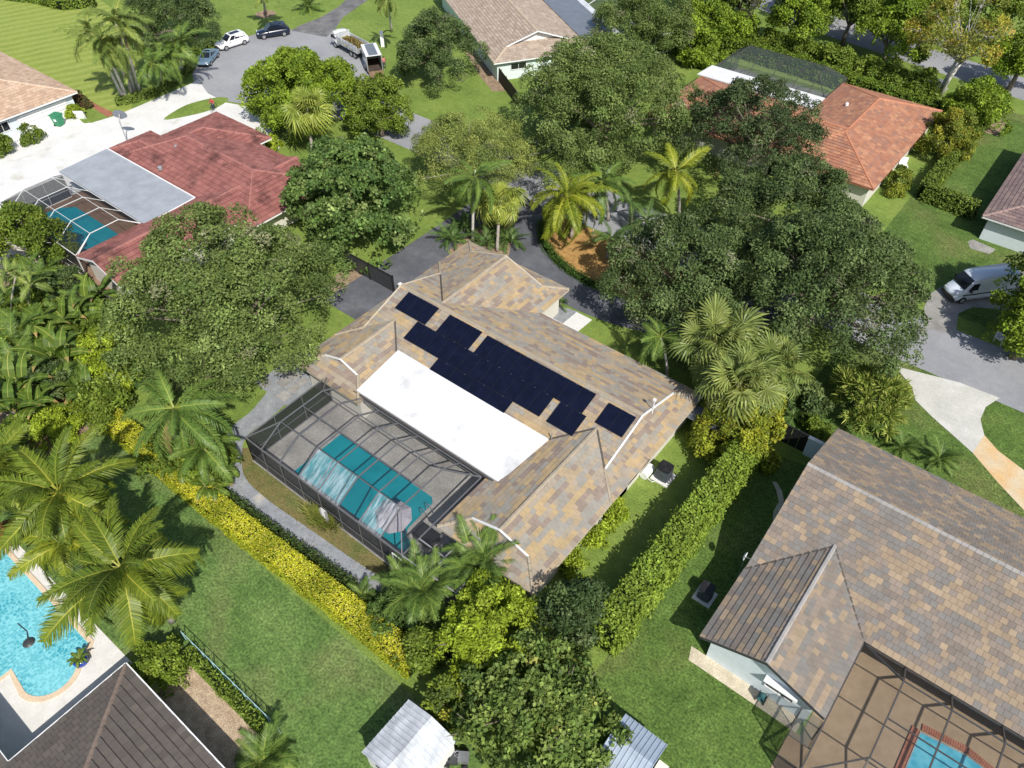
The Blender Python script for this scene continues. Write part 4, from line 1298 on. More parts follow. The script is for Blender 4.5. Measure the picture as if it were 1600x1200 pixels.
# ---------------------------------------------------------------- solar panels on the rear slope
def slope_pt(x, y, off): return Vector((x, y, 2.7 + (y - 28.0) * S)) + Vector((0, -S, 1)).normalized() * off
ca = math.cos(math.atan(S))
pw, ph = 1.14, 1.86
mat_plain('slate_mark', (0.12, 0.13, 0.17), .4)
ORD = ['first', 'second', 'third', 'fourth', 'fifth', 'sixth', 'seventh', 'eighth', 'ninth', 'tenth', 'eleventh', 'twelfth']
slope_rot = Matrix(((1, 0, 0), (0, ca, -S * ca), (0, S * ca, ca))).to_4x4()
def panel_meshes(w, h):
    a = MB().box(0, w - .012, 0, h - .012, 0, .04).build('solar_panel', 'solar_frame')
    b = MB().add([(.014, .018, .042), (w - .026, .018, .042), (w - .026, h - .03, .042), (.014, h - .03, .042)], [(0, 1, 2, 3)]).build('cells', 'solar', a)
    c = MB().box(w * .5 - .04, w * .5 + .04, h - .06, h - .03, .0425, .046).build('label_plate', 'slate_mark', a)
    return a, (b, c)
port, land = panel_meshes(pw, ph), panel_meshes(ph, pw)
used = set()
for x0, ytop, nc, kind, words in ((-38.13, 34.15, 3, port, 'in the upper left block by the ridge'), (-33.50, 34.12, 3, port, 'in the second block by the ridge'),
        (-29.52, 34.08, 9, port, 'in the long upper block'), (-35.47, 32.345, 12, port, 'in the long middle block'), (-31.65, 30.57, 4, land, 'in the lowest row above the white roof'),
        (-21.13, 32.31, 2, port, 'in the small block by the right wing'), (-18.08, 33.98, 2, port, 'in the lone block at the right end')):
    w, hh = (pw, ph) if kind is port else (ph, pw)
    for c in range(nc):
        proto, kids = kind
        if id(kind) not in used:
            used.add(id(kind)); o = proto
        else:
            o = bpy.data.objects.new('solar_panel', proto.data); link(o)
            for k in kids:
                kk = bpy.data.objects.new(k.name.split('.')[0], k.data); link(kk); kk.parent = o
        M = slope_rot.copy()
        M.translation = slope_pt(x0 + c * w, ytop - hh * ca, .12)
        o.matrix_world = M
        setp(o, 'dark blue solar panel, ' + ORD[c] + ' from the left ' + words, 'solar panel', 'solar panels on the tan roof')

# ---------------------------------------------------------------- screened pool enclosures
def cage(name, label, x0, x1, y0, y1, xs, zk, ze, kf, kb, frame, posts=True, yb=None, zb=None, roofm='screen_roof', wallm='screen_wall', glare_film=(), hipl=True, hipr=True, rails=(), fw=.07, front=True, left=True, right=True, mids=1):
    """mansard cage: eave ze at the front (y0), flat top zk between y0+kf and y1-kb, rear edge at y1 height zb"""
    t = thing(name, label, 'pool cage', ((x0 + x1) / 2, (y0 + y1) / 2, 0))
    zb = zb or ze
    ya, yc = y0 + kf, y1 - kb
    def beam(a, b, w=fw, nm='beam'): MB().bar(a, b, w, w * 1.6).build(nm, frame, t, True)
    for x in xs:
        beam((x, y0, ze), (x, ya, zk)); beam((x, ya, zk), (x, yc, zk)); beam((x, yc, zk), (x, y1, zb))
    # purlins
    ends = [x0] + list(xs) + [x1]
    P = MB()
    for y, z in [(ya, zk), (yc, zk)] + [(ya + (yc - ya) * (i + 1) / (mids + 1), zk) for i in range(mids)]:
        beam((xs[0], y, z + .01), (xs[-1], y, z + .01), fw * .75, 'purlin')
    if front: beam((x0, y0, ze), (x1, y0, ze), fw * 1.3, 'eave_beam')
    beam((x0, y1, zb), (x1, y1, zb), fw, 'eave_beam')
    for x, xk, h in ((x0, xs[0], hipl), (x1, xs[-1], hipr)):
        if h:
            if abs(x - xk) > .2:
                for (yy, zz), (y2, z2) in (((y0, ze), (ya, zk)), ((y1, zb), (yc, zk))):
                    beam((x, yy, zz), (xk, y2, z2))
            beam((x, y0, ze), (x, y1, zb), fw, 'eave_beam')
    def pane(pts, mat):
        MB().add(pts, [tuple(range(len(pts)))]).build('screen_panel', mat, t, True)
    for i in range(len(xs) - 1):
        a, b = xs[i], xs[i + 1]
        pane([(a, y0, ze), (b, y0, ze), (b, ya, zk), (a, ya, zk)], 'glare_film' if i in glare_film else roofm)
        pane([(a, ya, zk), (b, ya, zk), (b, yc, zk), (a, yc, zk)], roofm)
        pane([(a, yc, zk), (b, yc, zk), (b, y1, zb), (a, y1, zb)], roofm)
    for x, xk, h in ((x0, xs[0], hipl), (x1, xs[-1], hipr)):
        if h and abs(x - xk) > .2:
            pane([(x, y0, ze), (xk, ya, zk), (xk, yc, zk), (x, y1, zb)], roofm)
            pane([(x, y0, ze), (xk, y0, ze), (xk, ya, zk)], roofm)
            pane([(x, y1, zb), (xk, y1, zb), (xk, yc, zk)], roofm)
    # walls
    def wall(pts_x, fixed, axis, z1):
        for i, a in enumerate(pts_x):
            p0 = (a, fixed, 0) if axis == 'x' else (fixed, a, 0)
            p1 = (p0[0], p0[1], z1)
            MB().bar(p0, p1, fw, fw).build('post', frame, t, True)
            if i + 1 < len(pts_x):
                b = pts_x[i + 1]
                q0 = (b, fixed, 0) if axis == 'x' else (fixed, b, 0)
                MB().bar((p0[0], p0[1], .95), (q0[0], q0[1], .95), fw * .8).build('chair_rail', frame, t, True)
                pane([(p0[0], p0[1], .05), (q0[0], q0[1], .05), (q0[0], q0[1], z1), (p0[0], p0[1], z1)], wallm)
        a, b = pts_x[0], pts_x[-1]
        e0, e1 = ((a, fixed, .06), (b, fixed, .06)) if axis == 'x' else ((fixed, a, .06), (fixed, b, .06))
        MB().bar(e0, e1, fw, .14).build('sill', frame, t, True)
    if front: wall(sorted(set([x0] + list(xs) + [x1])), y0, 'x', ze)
    ny = max(2, int((y1 - y0) / 2))
    yy = [y0 + (y1 - y0) * i / ny for i in range(ny + 1)]
    if left: wall(yy, x0, 'y', ze)
    if right: wall(yy, x1, 'y', ze)
    return t

mc = cage('pool_cage', 'dark framed screen cage over the teal pool of the tan roofed house', -37.8, -22.0, 16.4, 24.25, [-36.0, -34.0, -32.0, -30.0, -28.0, -26.0, -24.0], 3.75, 2.6, 2.1, 1.75, 'cage_grey', zb=2.75, glare_film=(2, 3, 5), right=False, fw=.065)
# lower lean-to screen at the right front corner
for a, b in (((-22, 16.4, 2.6), (-17.6, 16.6, 2.5)), ((-17.6, 16.6, 2.5), (-17.6, 19.3, 2.5)), ((-19.8, 16.5, 2.55), (-19.8, 19.3, 2.55)), ((-17.6, 16.6, 0), (-17.6, 16.6, 2.5)), ((-22, 18.0, 2.6), (-17.6, 18.0, 2.5))):
    MB().bar(a, b, .08).build('beam', 'grey_alu', mc, True)
MB().add([(-22, 16.4, 2.58), (-17.6, 16.6, 2.48), (-17.6, 19.3, 2.48), (-22, 19.3, 2.58)], [(0, 1, 2, 3)]).build('screen_panel', 'screen_roof', mc, True)
# screen door facing the gravel
MB().bar((-22.9, 16.34, 0), (-22.9, 16.34, 2.1), .06).bar((-22.1, 16.34, 0), (-22.1, 16.34, 2.1), .06).bar((-22.9, 16.34, 2.1), (-22.1, 16.34, 2.1), .06).bar((-22.9, 16.34, 1.0), (-22.1, 16.34, 1.0), .05).build('door', 'white_paint', mc, True)
sheet('patio', [(-37.9, 16.3), (-17.4, 16.3), (-17.4, 28.5), (-37.9, 28.5)], .03, 'concrete_grey', 'grey concrete patio under the pool cage', 'patio', thick=.03)

def pool(name, label, outline, water, coping, z, cw=.32):
    t = thing(name, label, 'swimming pool', (sum(p[0] for p in outline) / len(outline), sum(p[1] for p in outline) / len(outline), 0))
    sheet('water', outline, z + .02, water, parent=t)
    n = len(outline)
    c = Vector((sum(p[0] for p in outline) / n, sum(p[1] for p in outline) / n))
    m = MB()
    off = []
    for i in range(n):
        p, a, b = Vector(outline[i]), Vector(outline[i - 1]), Vector(outline[(i + 1) % n])
        d = ((b - p).normalized() + (p - a).normalized())
        d = d.normalized() if d.length > 1e-5 else (b - p).normalized()
        nv = Vector((d.y, -d.x))
        off.append(p + nv * cw)
    ar = sum(outline[i][0] * outline[(i + 1) % n][1] - outline[(i + 1) % n][0] * outline[i][1] for i in range(n))
    if ar < 0:
        off = [Vector(outline[i]) * 2 - off[i] for i in range(n)]
    for i in range(n):
        j = (i + 1) % n
        p, q, r_, s_ = outline[i], outline[j], off[j], off[i]
        m.add([(p[0], p[1], z), (q[0], q[1], z), (r_[0], r_[1], z), (s_[0], s_[1], z), (p[0], p[1], z + .06), (q[0], q[1], z + .06), (r_[0], r_[1], z + .06), (s_[0], s_[1], z + .06)],
              [(4, 5, 6, 7), (0, 4, 7, 3), (0, 1, 5, 4), (2, 3, 7, 6), (1, 2, 6, 5)])
    m.build('coping', coping, t, True)
    return t
po = pool('swimming_pool', 'teal rectangular pool under the grey framed screen cage', [(-34.6, 17.6), (-23.4, 17.6), (-23.3, 18.4), (-24.2, 18.7), (-24.5, 19.2), (-24.6, 21.8), (-25.0, 22.2), (-34.6, 22.2)], 'water_teal', 'concrete_grey', .03, .28)
# swimming ladder, cleaner hose, umbrella with its stand, a dark box and loungers stay separate things
la = thing('pool_ladder', 'chrome handrail at the right end of the teal pool', 'handrail', (-24.2, 20.6, .05))
for dy in (0, .55):
    MB().tube([(-.35, dy, -.02), (-.35, dy, .75), (-.1, dy, .9), (.25, dy, .75), (.3, dy, 0)], .025, 6).build('rail', 'steel', la)
um = thing('patio_umbrella', 'open pale mauve umbrella beside the teal pool', 'umbrella', (-24.8, 18.9, .05))
um.scale = (.86, .86, .9)
um.rotation_euler = (R(9), R(-7), .4)
MB().tube([(0, 0, 0), (0, 0, 2.35)], .025, 8).build('pole', 'grey_alu', um)
MB().lathe([(.3, 0), (.3, .06), (.06, .1)], 12).build('base', 'dark_grey', um)
cv, cf = [(0, 0, 2.45)], []
for k in range(16):
    a = k * math.pi / 8
    rr = 1.42 if k % 2 == 0 else 1.33
    cv.append((math.cos(a) * rr * .5, math.sin(a) * rr * .5, 2.30))
for k in range(16):
    a = k * math.pi / 8
    rr = 1.45 if k % 2 == 0 else 1.33
    cv.append((math.cos(a) * rr, math.sin(a) * rr, 1.98 - (.05 if k % 2 else 0)))
for k in range(16):
    cf.append((0, 1 + k, 1 + (k + 1) % 16)); cf.append((1 + k, 17 + k, 17 + (k + 1) % 16, 1 + (k + 1) % 16))
MATS['mauve'] = mat_plain('mauve', (0.30, 0.285, 0.32), .8)
mesh_obj('canopy', cv, cf, 'mauve', um)
dbx = thing('storage_box', 'dark box by the right end of the teal pool', 'storage box', (-22.9, 19.4, .04))
MB().box(-.75, .75, -.55, .55, 0, .55).build('body', 'dark_grey', dbx)
MB().box(-.8, .8, -.6, .6, .55, .62).build('lid', 'black', dbx)
rm = thing('slatted_panel', 'small white slatted panel leaning on the cage front', 'panel', (-29.35, 16.0, 0))
for k in range(7): MB().box(-.28, .28, -.03 + k * .02, .0 + k * .02, .1 + k * .2, .26 + k * .2).build('slat', 'white_paint', rm)
MB().box(-.30, -.26, -.06, .12, 0, 1.5).box(.26, .30, -.06, .12, 0, 1.5).build('frame', 'grey_alu', rm)

# ---------------------------------------------------------------- the brown mottled house at lower right
rh = thing('house', 'house with mottled brown grey tile roof and pale blue walls', 'house', (4, 33, 0))
SR = 0.43
pr = [Prism(-4.5, 24.0, 29.0, 43.9, 'x', 'gg', 2.7, SR),
      Prism(-4.5, 3.05, 23.3, 33.5, 'y', 'go', 2.7, SR)]
roof(rh, pr, PAL_BRN, rg, 0.40, 0.38, 0.05, 300, 'tile', (0.335, 0.32, 0.31), run=0.30, gable_mat='wall_blue', fascia='dark_grey')
house_walls(rh, [(-4.5, 24, 33.0, 43.9), (-4.5, 3.05, 23.3, 34)], 2.68, 'wall_blue')
window(rh, (0.55, 23.89, 1.55), 1.7, .95, '-y', 'white_paint')
MB().box(-.45, 1.55, 23.45, 23.9, 2.12, 2.2).build('awning', 'white_paint', rh, True)
for q in ((0.02, 24.41, 3.60), (4.98, 35.83, 4.60)):
    MB().tube([(q[0], q[1], q[2] - .3), (q[0], q[1], q[2] + .25)], .05, 8).build('vent_pipe', 'white_paint', rh, True)
q = (3.0, 29.0)
fl = MB().bar((-.73, 32.78, 4.37), (3.05, 29.0, 2.745), .12, .03).bar((-.73, 32.78, 4.37), (-4.5, 29.0, 2.745), .12, .03)
fl.build('valley_flashing', 'flashing', rh, True)
rc = cage('pool_cage', 'dark framed screen cage over tan deck beside the brown roof', 3.15, 17.5, 20.0, 28.95, [5.55, 8.1, 10.75, 13.4, 16.0], 3.9, 2.6, 2.2, 1.7, 'bronze', zb=2.55, roofm='screen_roof', wallm='screen_wall', fw=.075, left=False, right=True)
for a, b in (((3.15, 23.2, 2.6), (3.15, 20.0, 2.6)), ((3.15, 23.2, 0), (3.15, 23.2, 2.6)), ((3.15, 20, 0), (3.15, 20, 2.6))):
    MB().bar(a, b, .08).build('beam', 'bronze', rc, True)
MB().add([(3.15, 20, .05), (3.15, 23.2, .05), (3.15, 23.2, 2.6), (3.15, 20, 2.6)], [(0, 1, 2, 3)]).build('screen_panel', 'screen_green', rc, True)
# side passage with its own screen, left of the cage
sp = thing('screen_porch', 'narrow glass roofed side passage at the end of the pale blue wall', 'porch', (2.4, 22.0, 0))
for a, b in (((1.9, 23.25, 2.5), (1.9, 21.4, 2.5)), ((1.9, 21.4, 2.5), (3.1, 21.4, 2.5)), ((1.9, 23.25, 0), (1.9, 23.25, 2.5)), ((1.9, 21.4, 0), (1.9, 21.4, 2.5))):
    MB().bar(a, b, .05).build('beam', 'bronze', sp, True)
MB().add([(1.9, 21.4, .05), (1.9, 23.25, .05), (1.9, 23.25, 2.5), (1.9, 21.4, 2.5)], [(0, 1, 2, 3)]).build('screen_panel', 'screen_green', sp, True)
MB().add([(1.9, 21.4, 2.48), (3.1, 21.4, 2.48), (3.1, 23.25, 2.48), (1.9, 23.25, 2.48)], [(0, 1, 2, 3)]).build('roof_panel', 'screen_green', sp, True)
sheet('patio', [(2.0, 14), (22, 14), (22, 33.6), (2.6, 33.6), (2.6, 23.0), (2.0, 23.0)], .03, 'tan_deck', 'tan textured deck under the bronze framed cage', 'patio', thick=.03)
rp = pool('swimming_pool', 'blue pool edged with red bricks beside the brown roof', [(7.85, 27.4), (7.85, 20.5), (16, 20.5), (16, 26.2), (11.2, 27.6), (10.2, 27.7)], 'water_blue', 'concrete_grey', .03, .08)
bk = MB().box(-.055, .055, -.2, .2, 0, .05)
bo = None
def brick_row(a, b, par):
    global bo
    a, b = Vector(a), Vector(b)
    n = int((b - a).length / .125)
    ang = math.atan2((b - a).y, (b - a).x)
    for i in range(n):
        p = a.lerp(b, (i + .5) / n)
        if bo is None:
            bo = bk.build('brick', 'brick_red'); o = bo
        else:
            o = bpy.data.objects.new('brick', bo.data); link(o)
        o.parent = par
        o.matrix_parent_inverse = Matrix.Translation(-par.location)
        o.location = (p.x, p.y, .058)
        o.rotation_euler = (0, 0, ang)
brick_row((7.55, 21.5), (7.55, 27.5), rp)
brick_row((7.8, 27.75), (10.2, 28.05), rp)
brick_row((10.2, 28.05), (12.6, 27.6), rp)

# ---------------------------------------------------------------- red roofed house on the left
red = thing('house', 'house with weathered red tile roof and grey patio cover', 'house', (-73, 36, 0))
pr = [Prism(-81.8, -58.9, 33.0, 44.5, 'x', 'hh', 2.7, .33),
      Prism(-81.8, -71.7, 38.8, 46.3, 'y', 'oh', 2.7, .33),
      Prism(-83.8, -76.5, 33.0, 38.7, 'x', 'ho', 2.7, .33),
      Prism(-67.9, -60.7, 20.5, 44.0, 'y', 'go', 2.7, .33)]
roof(red, pr, PAL_RED, rg, 0.36, 0.55, 0.085, 0, 'tile_red', (0.33, 0.145, 0.125), run=.3, gable_mat='wall_cream', fascia='white_paint')
house_walls(red, [(-81.8, -59.5, 33, 44.5), (-81.8, -71.7, 38, 46.3), (-67.9, -60.7, 20.5, 40)], 2.68, 'wall_cream')
m = MB()
m.add([(-83.3, 27.4, 2.86), (-67.2, 27.4, 2.86), (-67.2, 33.1, 3.08), (-83.3, 33.1, 3.08), (-83.3, 27.4, 2.70), (-67.2, 27.4, 2.70), (-67.2, 33.1, 2.9), (-83.3, 33.1, 2.9)],
      [(0, 1, 2, 3), (7, 6, 5, 4), (0, 4, 5, 1), (1, 5, 6, 2), (2, 6, 7, 3), (3, 7, 4, 0)])
pc = m.build('patio_cover', 'metal_grey', red, True)
for k in range(14):
    x = -82.2 + k * 1.15
    MB().bar((x, 27.42, 2.88), (x, 33.08, 3.10), .05, .03).build('seam', 'metal_grey', pc)
MB().bar((-83.3, 33.1, 3.12), (-67.2, 33.1, 3.12), .12, .06).bar((-67.2, 27.4, 2.9), (-67.2, 33.1, 3.12), .10, .06).build('edge_trim', 'white_paint', pc)
for q in ((-75.98, 37.29, 4.00), (-74.57, 34.08, 3.40), (-65.84, 31.97, 3.00)):
    MB().lathe([(.26, -.2), (.26, .12), (.14, .2)], 12, q).build('roof_vent', 'grey_alu', red, True)
cage('pool_cage', 'white framed screen cage over the pool of the red roofed house', -82.7, -68.0, 20.6, 27.35, [-80.5, -77.5, -74.5, -71.5, -68.2], 4.0, 2.6, 2.0, 1.8, 'white_paint', zb=2.7, fw=.04, right=False, mids=0, roofm='screen_dark')
sheet('patio', rect(-83.0, -64.5, 20.4, 33.2), .03, 'brown_deck', 'brown deck around the pool of the red roofed house', 'patio', thick=.03)
pool('swimming_pool', 'teal blue pool beside the grey patio cover', [(-81.8, 22.0), (-72.2, 22.0), (-72.2, 26.5), (-80.5, 26.5), (-81.8, 25.2)], 'water_bright', 'brown_deck', .03, .25)

# ---------------------------------------------------------------- cream roofed house at the left edge
tl = thing('house', 'house with cream pink tile roof and pale blue garage', 'house', (-112, 31, 0))
roof(tl, [Prism(-135, -99.9, 24.2, 38.9, 'x', 'gh', 2.7, .33)], PAL_CRM, rg, 0.36, 0.45, 0.06, 0, 'tile', (0.52, 0.40, 0.31), run=.3, gable_mat='wall_blue', fascia='white_paint')
house_walls(tl, [(-135, -99.9, 24.2, 38.9)], 2.68, 'wall_blue')
gd = MB().box(-100.49, -100.44, 31.2, 37.4, .05, 2.15).build('garage_door', 'white_paint', tl, True)
for k in range(1, 4): MB().box(-100.45, -100.42, 31.2, 37.4, .05 + k * .525 - .015, .05 + k * .525 + .015).build('door_joint', 'grey_alu', gd)
window(tl, (-100.49, 29.3, 1.6), 1.6, 1.1, '+x')
aw = thing('awning', 'brown and white striped awning at the left edge', 'awning', (-97.5, 22.2, 0))
for k in range(16):
    y = 18.2 + k * .42
    MB().add([(-99.6, y, 2.75), (-99.6, y + .42, 2.75), (-97.0, y + .42, 2.3), (-97.0, y, 2.3), (-99.6, y, 2.72), (-99.6, y + .42, 2.72), (-97.0, y + .42, 2.27), (-97.0, y, 2.27)], [(0, 1, 2, 3), (7, 6, 5, 4), (0, 4, 5, 1), (1, 5, 6, 2), (2, 6, 7, 3), (3, 7, 4, 0)]).build('stripe', 'white_paint' if k % 2 else 'brick_red', aw, True)
for y in (18.4, 24.6):
    MB().bar((-97.0, y, 0), (-97.0, y, 2.3), .07).build('post', 'white_paint', aw, True)
MB().add([(-97.0, 18.2, .05), (-97.0, 24.9, .05), (-97.0, 24.9, 2.27), (-97.0, 18.2, 2.27)], [(0, 1, 2, 3)]).build('screen_panel', 'screen_wall', aw, True)

# ---------------------------------------------------------------- pale roofed house at the top, turned to the turning circle
tm = thing('house', 'house with pale tan tile roof and aqua walls at the top', 'house', (0, 0, 0))
roof(tm, [Prism(-30, 0, 0, 14.0, 'x', 'gd', 2.7, .33, 2.6)], PAL_GRY, rg, 0.40, 0.42, 0.05, 0, 'tile', (0.50, 0.40, 0.31), run=.3, fascia='white_paint', trim='white_paint', gablet_mat='white_paint', gable_mat='wall_aqua')
house_walls(tm, [(-30, 0, 0, 14)], 2.68, 'wall_aqua')
window(tm, (-.58, 3.6, 1.7), 2.2, .9, '+x')
m = MB()
m.add([(-30, 13.9, 2.9), (-4, 13.9, 2.9), (-4, 19.0, 2.7), (-30, 19.0, 2.7), (-30, 13.9, 2.78), (-4, 13.9, 2.78), (-4, 19.0, 2.58), (-30, 19.0, 2.58)], [(0, 1, 2, 3), (7, 6, 5, 4), (0, 4, 5, 1), (1, 5, 6, 2), (2, 6, 7, 3), (3, 7, 4, 0)])
pc2 = m.build('patio_cover', 'metal_slate', tm, True)
MB().box(-30, -3.95, 19.0, 19.9, 2.6, 2.72).build('edge_trim', 'metal_white', pc2)
tm.location = (*(-64.81, 77.60, 2.70)[:2], 0)
tm.rotation_euler = (0, 0, R(-33))
tc = cage('pool_cage', 'screen cage with pink flowers behind the pale tan roof', -26, -2, 20, 29, [-24, -20, -16, -12, -8, -4], 3.6, 2.6, 2, 2, 'white_paint', fw=.07, mids=0, roofm='screen_green')
tc.location = (*(-64.81, 77.60, 2.70)[:2], 0)
for o in [c for c in bpy.data.objects if c.parent == tc]:
    o.matrix_parent_inverse = Matrix()
tc.rotation_euler = (0, 0, R(-33))
fn = thing('board_fence', 'dark board fence below the pale tan roof', 'fence', (-62.47, 77.09, 0.00), R(-33))
bd = MB().box(0, .14, -.02, .02, 0, 1.8).build('board', 'dark_wood', fn)
for i in range(1, 60):
    o = bpy.data.objects.new('board', bd.data); link(o); o.parent = fn
    o.location = (-4.4 + i * .155, (i % 2) * .01, 0)
for i in range(5):
    MB().box(-4.3 + i * 2.2, -4.18 + i * 2.2, .03, .13, 0, 1.85).build('post', 'wood', fn)

# ---------------------------------------------------------------- orange roofed house at the top right
og = thing('house', 'house with bright orange tile hip roof', 'house', (-24, 88, 0))
roof(og, [Prism(-26.5, -14.4, 78.0, 100.4, 'y', 'hh', 2.7, .33), Prism(-41.5, -20.4, 78.0, 91.0, 'x', 'ho', 2.7, .33)], PAL_ORG, rg, 0.38, 0.42, 0.06, 0, 'tile', (0.47, 0.20, 0.12), run=.3, fascia='brick_red')
house_walls(og, [(-26.5, -14.4, 78, 100.4), (-41.5, -22, 78, 91)], 2.68, 'wall_cream')
m = MB()
m.add([(-42, 90.8, 3.0), (-26.6, 90.8, 3.0), (-26.6, 94.8, 2.8), (-42, 94.8, 2.8), (-42, 90.8, 2.86), (-26.6, 90.8, 2.86), (-26.6, 94.8, 2.66), (-42, 94.8, 2.66)], [(0, 1, 2, 3), (7, 6, 5, 4), (0, 4, 5, 1), (1, 5, 6, 2), (2, 6, 7, 3), (3, 7, 4, 0)])
m.build('patio_cover', 'white_roof', og, True)
MB().lathe([(.2, -.25), (.2, .2), (.1, .28)], 10, (-23.21, 92.15, 3.90)).build('roof_vent', 'white_paint', og, True)
cage('pool_cage', 'screen cage beside the white patio cover of the orange roofed house', -41.6, -26.7, 94.9, 102.2, [-39.5, -37, -34, -31, -28.8], 4.3, 2.7, 2.2, 2.2, 'bronze', fw=.06, mids=0, roofm='screen_green', wallm='screen_green', front=False)
sheet('patio', rect(-42, -26.6, 90.8, 102.4), .03, 'concrete_grey', 'grey patio under the far green tinted cage', 'patio', thick=.03)

# ---------------------------------------------------------------- purple grey roofed house at the right edge
pu = thing('house', 'house with purple grey tile roof at the right edge', 'house', (4, 88, 0))
roof(pu, [Prism(-4.2, 14, 79.8, 100, 'y', 'hh', 2.7, .33)], PAL_PUR, rg, 0.34, 0.42, 0.055, 0, 'tile', (0.30, 0.21, 0.195), run=.3, fascia='white_paint')
house_walls(pu, [(-4.2, 14, 79.8, 100)], 2.68, 'wall_blue')
window(pu, (3.0, 80.39, 1.5), 1.6, 1.1, '-y')

# ---------------------------------------------------------------- dark roofed house and pool at lower left
bl = thing('house', 'house with dark brown grey tile roof and white gutter at the bottom left', 'house', (-22, -6, 0))
roof(bl, [Prism(-29.2, -5.0, -14.0, 1.4, 'x', 'hh', 2.7, .36), Prism(-50, -22, -24, -5.4, 'x', 'gh', 2.7, .30)], PAL_DRK, rg, 0.40, 0.46, 0.075, 300, 'tile', (0.22, 0.17, 0.14), run=.4, fascia='white_paint')
house_walls(bl, [(-29.2, -5, -14, 1.4), (-50, -22, -24, -5.4)], 2.68, 'wall_cream')
MB().bar((-29.28, -5.4, 2.68), (-29.28, 1.48, 2.68), .12, .12).bar((-29.28, 1.48, 2.68), (-5, 1.48, 2.68), .12, .12).bar((-29.28, -5.35, 2.68), (-50, -5.35, 2.68), .12, .12).build('gutter', 'white_paint', bl, True)
sheet('patio', [(-60, -14), (-29.4, -14), (-29.4, 1.85), (-40, 1.75), (-60, 1.65)], .03, 'stone_deck', 'pale stone deck around the bright cyan pool', 'patio', thick=.03)
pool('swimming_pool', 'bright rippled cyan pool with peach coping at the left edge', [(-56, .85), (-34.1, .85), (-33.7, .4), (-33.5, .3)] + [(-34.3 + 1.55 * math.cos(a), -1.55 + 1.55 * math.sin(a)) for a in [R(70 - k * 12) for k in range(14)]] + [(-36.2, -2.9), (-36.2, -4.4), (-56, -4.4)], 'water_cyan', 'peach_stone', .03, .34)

# ---------------------------------------------------------------- garden sheds
def shed(name, label, x0, x1, y0, y1, axis, z0, zr, metal, wallm, ribs):
    t = thing(name, label, 'shed', ((x0 + x1) / 2, (y0 + y1) / 2, 0))
    MB().box(x0 + .12, x1 - .12, y0 + .12, y1 - .12, 0, z0 - .02).build('wall', wallm, t, True)
    p = Prism(x0, x1, y0, y1, axis, 'gg', z0, (zr - z0) / ((x1 - x0) / 2 if axis == 'y' else (y1 - y0) / 2))
    for f, k, _pc in p.faces():
        if k == 'slope':
            n = (f[1] - f[0]).cross(f[2] - f[0]).normalized()
            if n.z < 0: n = -n
            r = mesh_obj('roof_sheet', list(f) + [v - n * .03 for v in f], [tuple(range(len(f))), tuple(range(2 * len(f) - 1, len(f) - 1, -1))] + [(i, (i + 1) % len(f), len(f) + (i + 1) % len(f), len(f) + i) for i in range(len(f))], metal, t, True)
            a, b, c, d = f[0], f[1], f[2], f[3]
            for i in range(ribs + 1):
                k2 = i / ribs
                MB().bar(a.lerp(b, k2) + n * .015, d.lerp(c, k2) + n * .015, .05, .05).build('rib', metal, r)
    for a, sg in ((p.a0, 1), (p.a1, -1)):
        i = .12 * sg
        mesh_obj('gable', [p.P(a + i, p.b0 + .12, z0 - .03), p.P(a + i, p.b1 - .12, z0 - .03), p.P(a + i, p.mid, zr - .03)], [(0, 1, 2)], wallm, t, True)
    return t
s1 = shed('garden_shed', 'white metal garden shed on the shaggy lawn by the yellow hedge', -15.5, -11.9, 6.6, 10.15, 'y', 2.05, 2.55, 'metal_white', 'white_paint', 12)
lv = MB()
for k in range(3): lv.box(-14.6, -13.9, 6.66, 6.72, 1.45 + k * .12, 1.51 + k * .12)
lv.build('louvre', 'dark_grey', s1, True)
s2 = shed('garden_shed', 'small blue grey ribbed metal shed on the right lawn', -5.55, -2.95, 14.1, 17.1, 'x', 2.0, 2.45, 'metal_blue', 'wall_cream', 9)
MB().box(-2.95, -2.35, 15.6, 16.6, 0, .9).build('side_bin', 'wall_cream', s2, True)

# ---------------------------------------------------------------- vehicles
def paint(name, col, rough=.25): return mat_plain(name, col, rough, 0.0, .5, .6, .02)
paint('paint_blue', (0.115, 0.185, 0.255)); paint('paint_white', (0.80, 0.81, 0.82)); paint('paint_navy', (0.006, 0.012, 0.030)); paint('paint_van_shaded', (0.62, 0.68, 0.76))  # van: white paint with the bluish shade on it mixed in
mat_plain('lamp_clear', (0.8, 0.82, 0.85), .1); mat_plain('lamp_red', (0.35, 0.012, 0.012), .2)

def loft(parent, name, stations, mat, smooth=True):
    """stations: (x, [(halfwidth, z) from sill up to the centreline])"""
    vs, fs = [], []
    k = len(stations[0][1])
    ring = 2 * k
    for x, pr in stations:
        vs += [(x, -w, z) for w, z in pr] + [(x, w, z) for w, z in reversed(pr)]
    for i in range(len(stations) - 1):
        for j in range(ring):
            a, b = i * ring + j, i * ring + (j + 1) % ring
            fs.append((a, b, b + ring, a + ring))
    fs.append(tuple(range(ring - 1, -1, -1)))
    fs.append(tuple((len(stations) - 1) * ring + j for j in range(ring)))
    m = MB().add(vs, fs)
    return m.build(name, mat, parent, smooth=smooth)

def wheel(parent, x, y, r, w):
    t = MB().lathe([(r * .62, -w / 2), (r * .92, -w / 2), (r, -w * .36), (r, w * .36), (r * .92, w / 2), (r * .62, w / 2)], 18, (x, y, r), 'y').build('wheel', 'rubber', parent, smooth=False)
    s = 1 if y > 0 else -1
    rim = MB().lathe([(r * .62, 0), (r * .60, .02), (r * .15, .035)], 14, (0, 0, 0), 'y')
    rim.v = [Vector((p.x + x, y + s * (w / 2 - .02 + p.y), p.z + r)) for p in rim.v]
    rim.build('rim', 'steel', t)

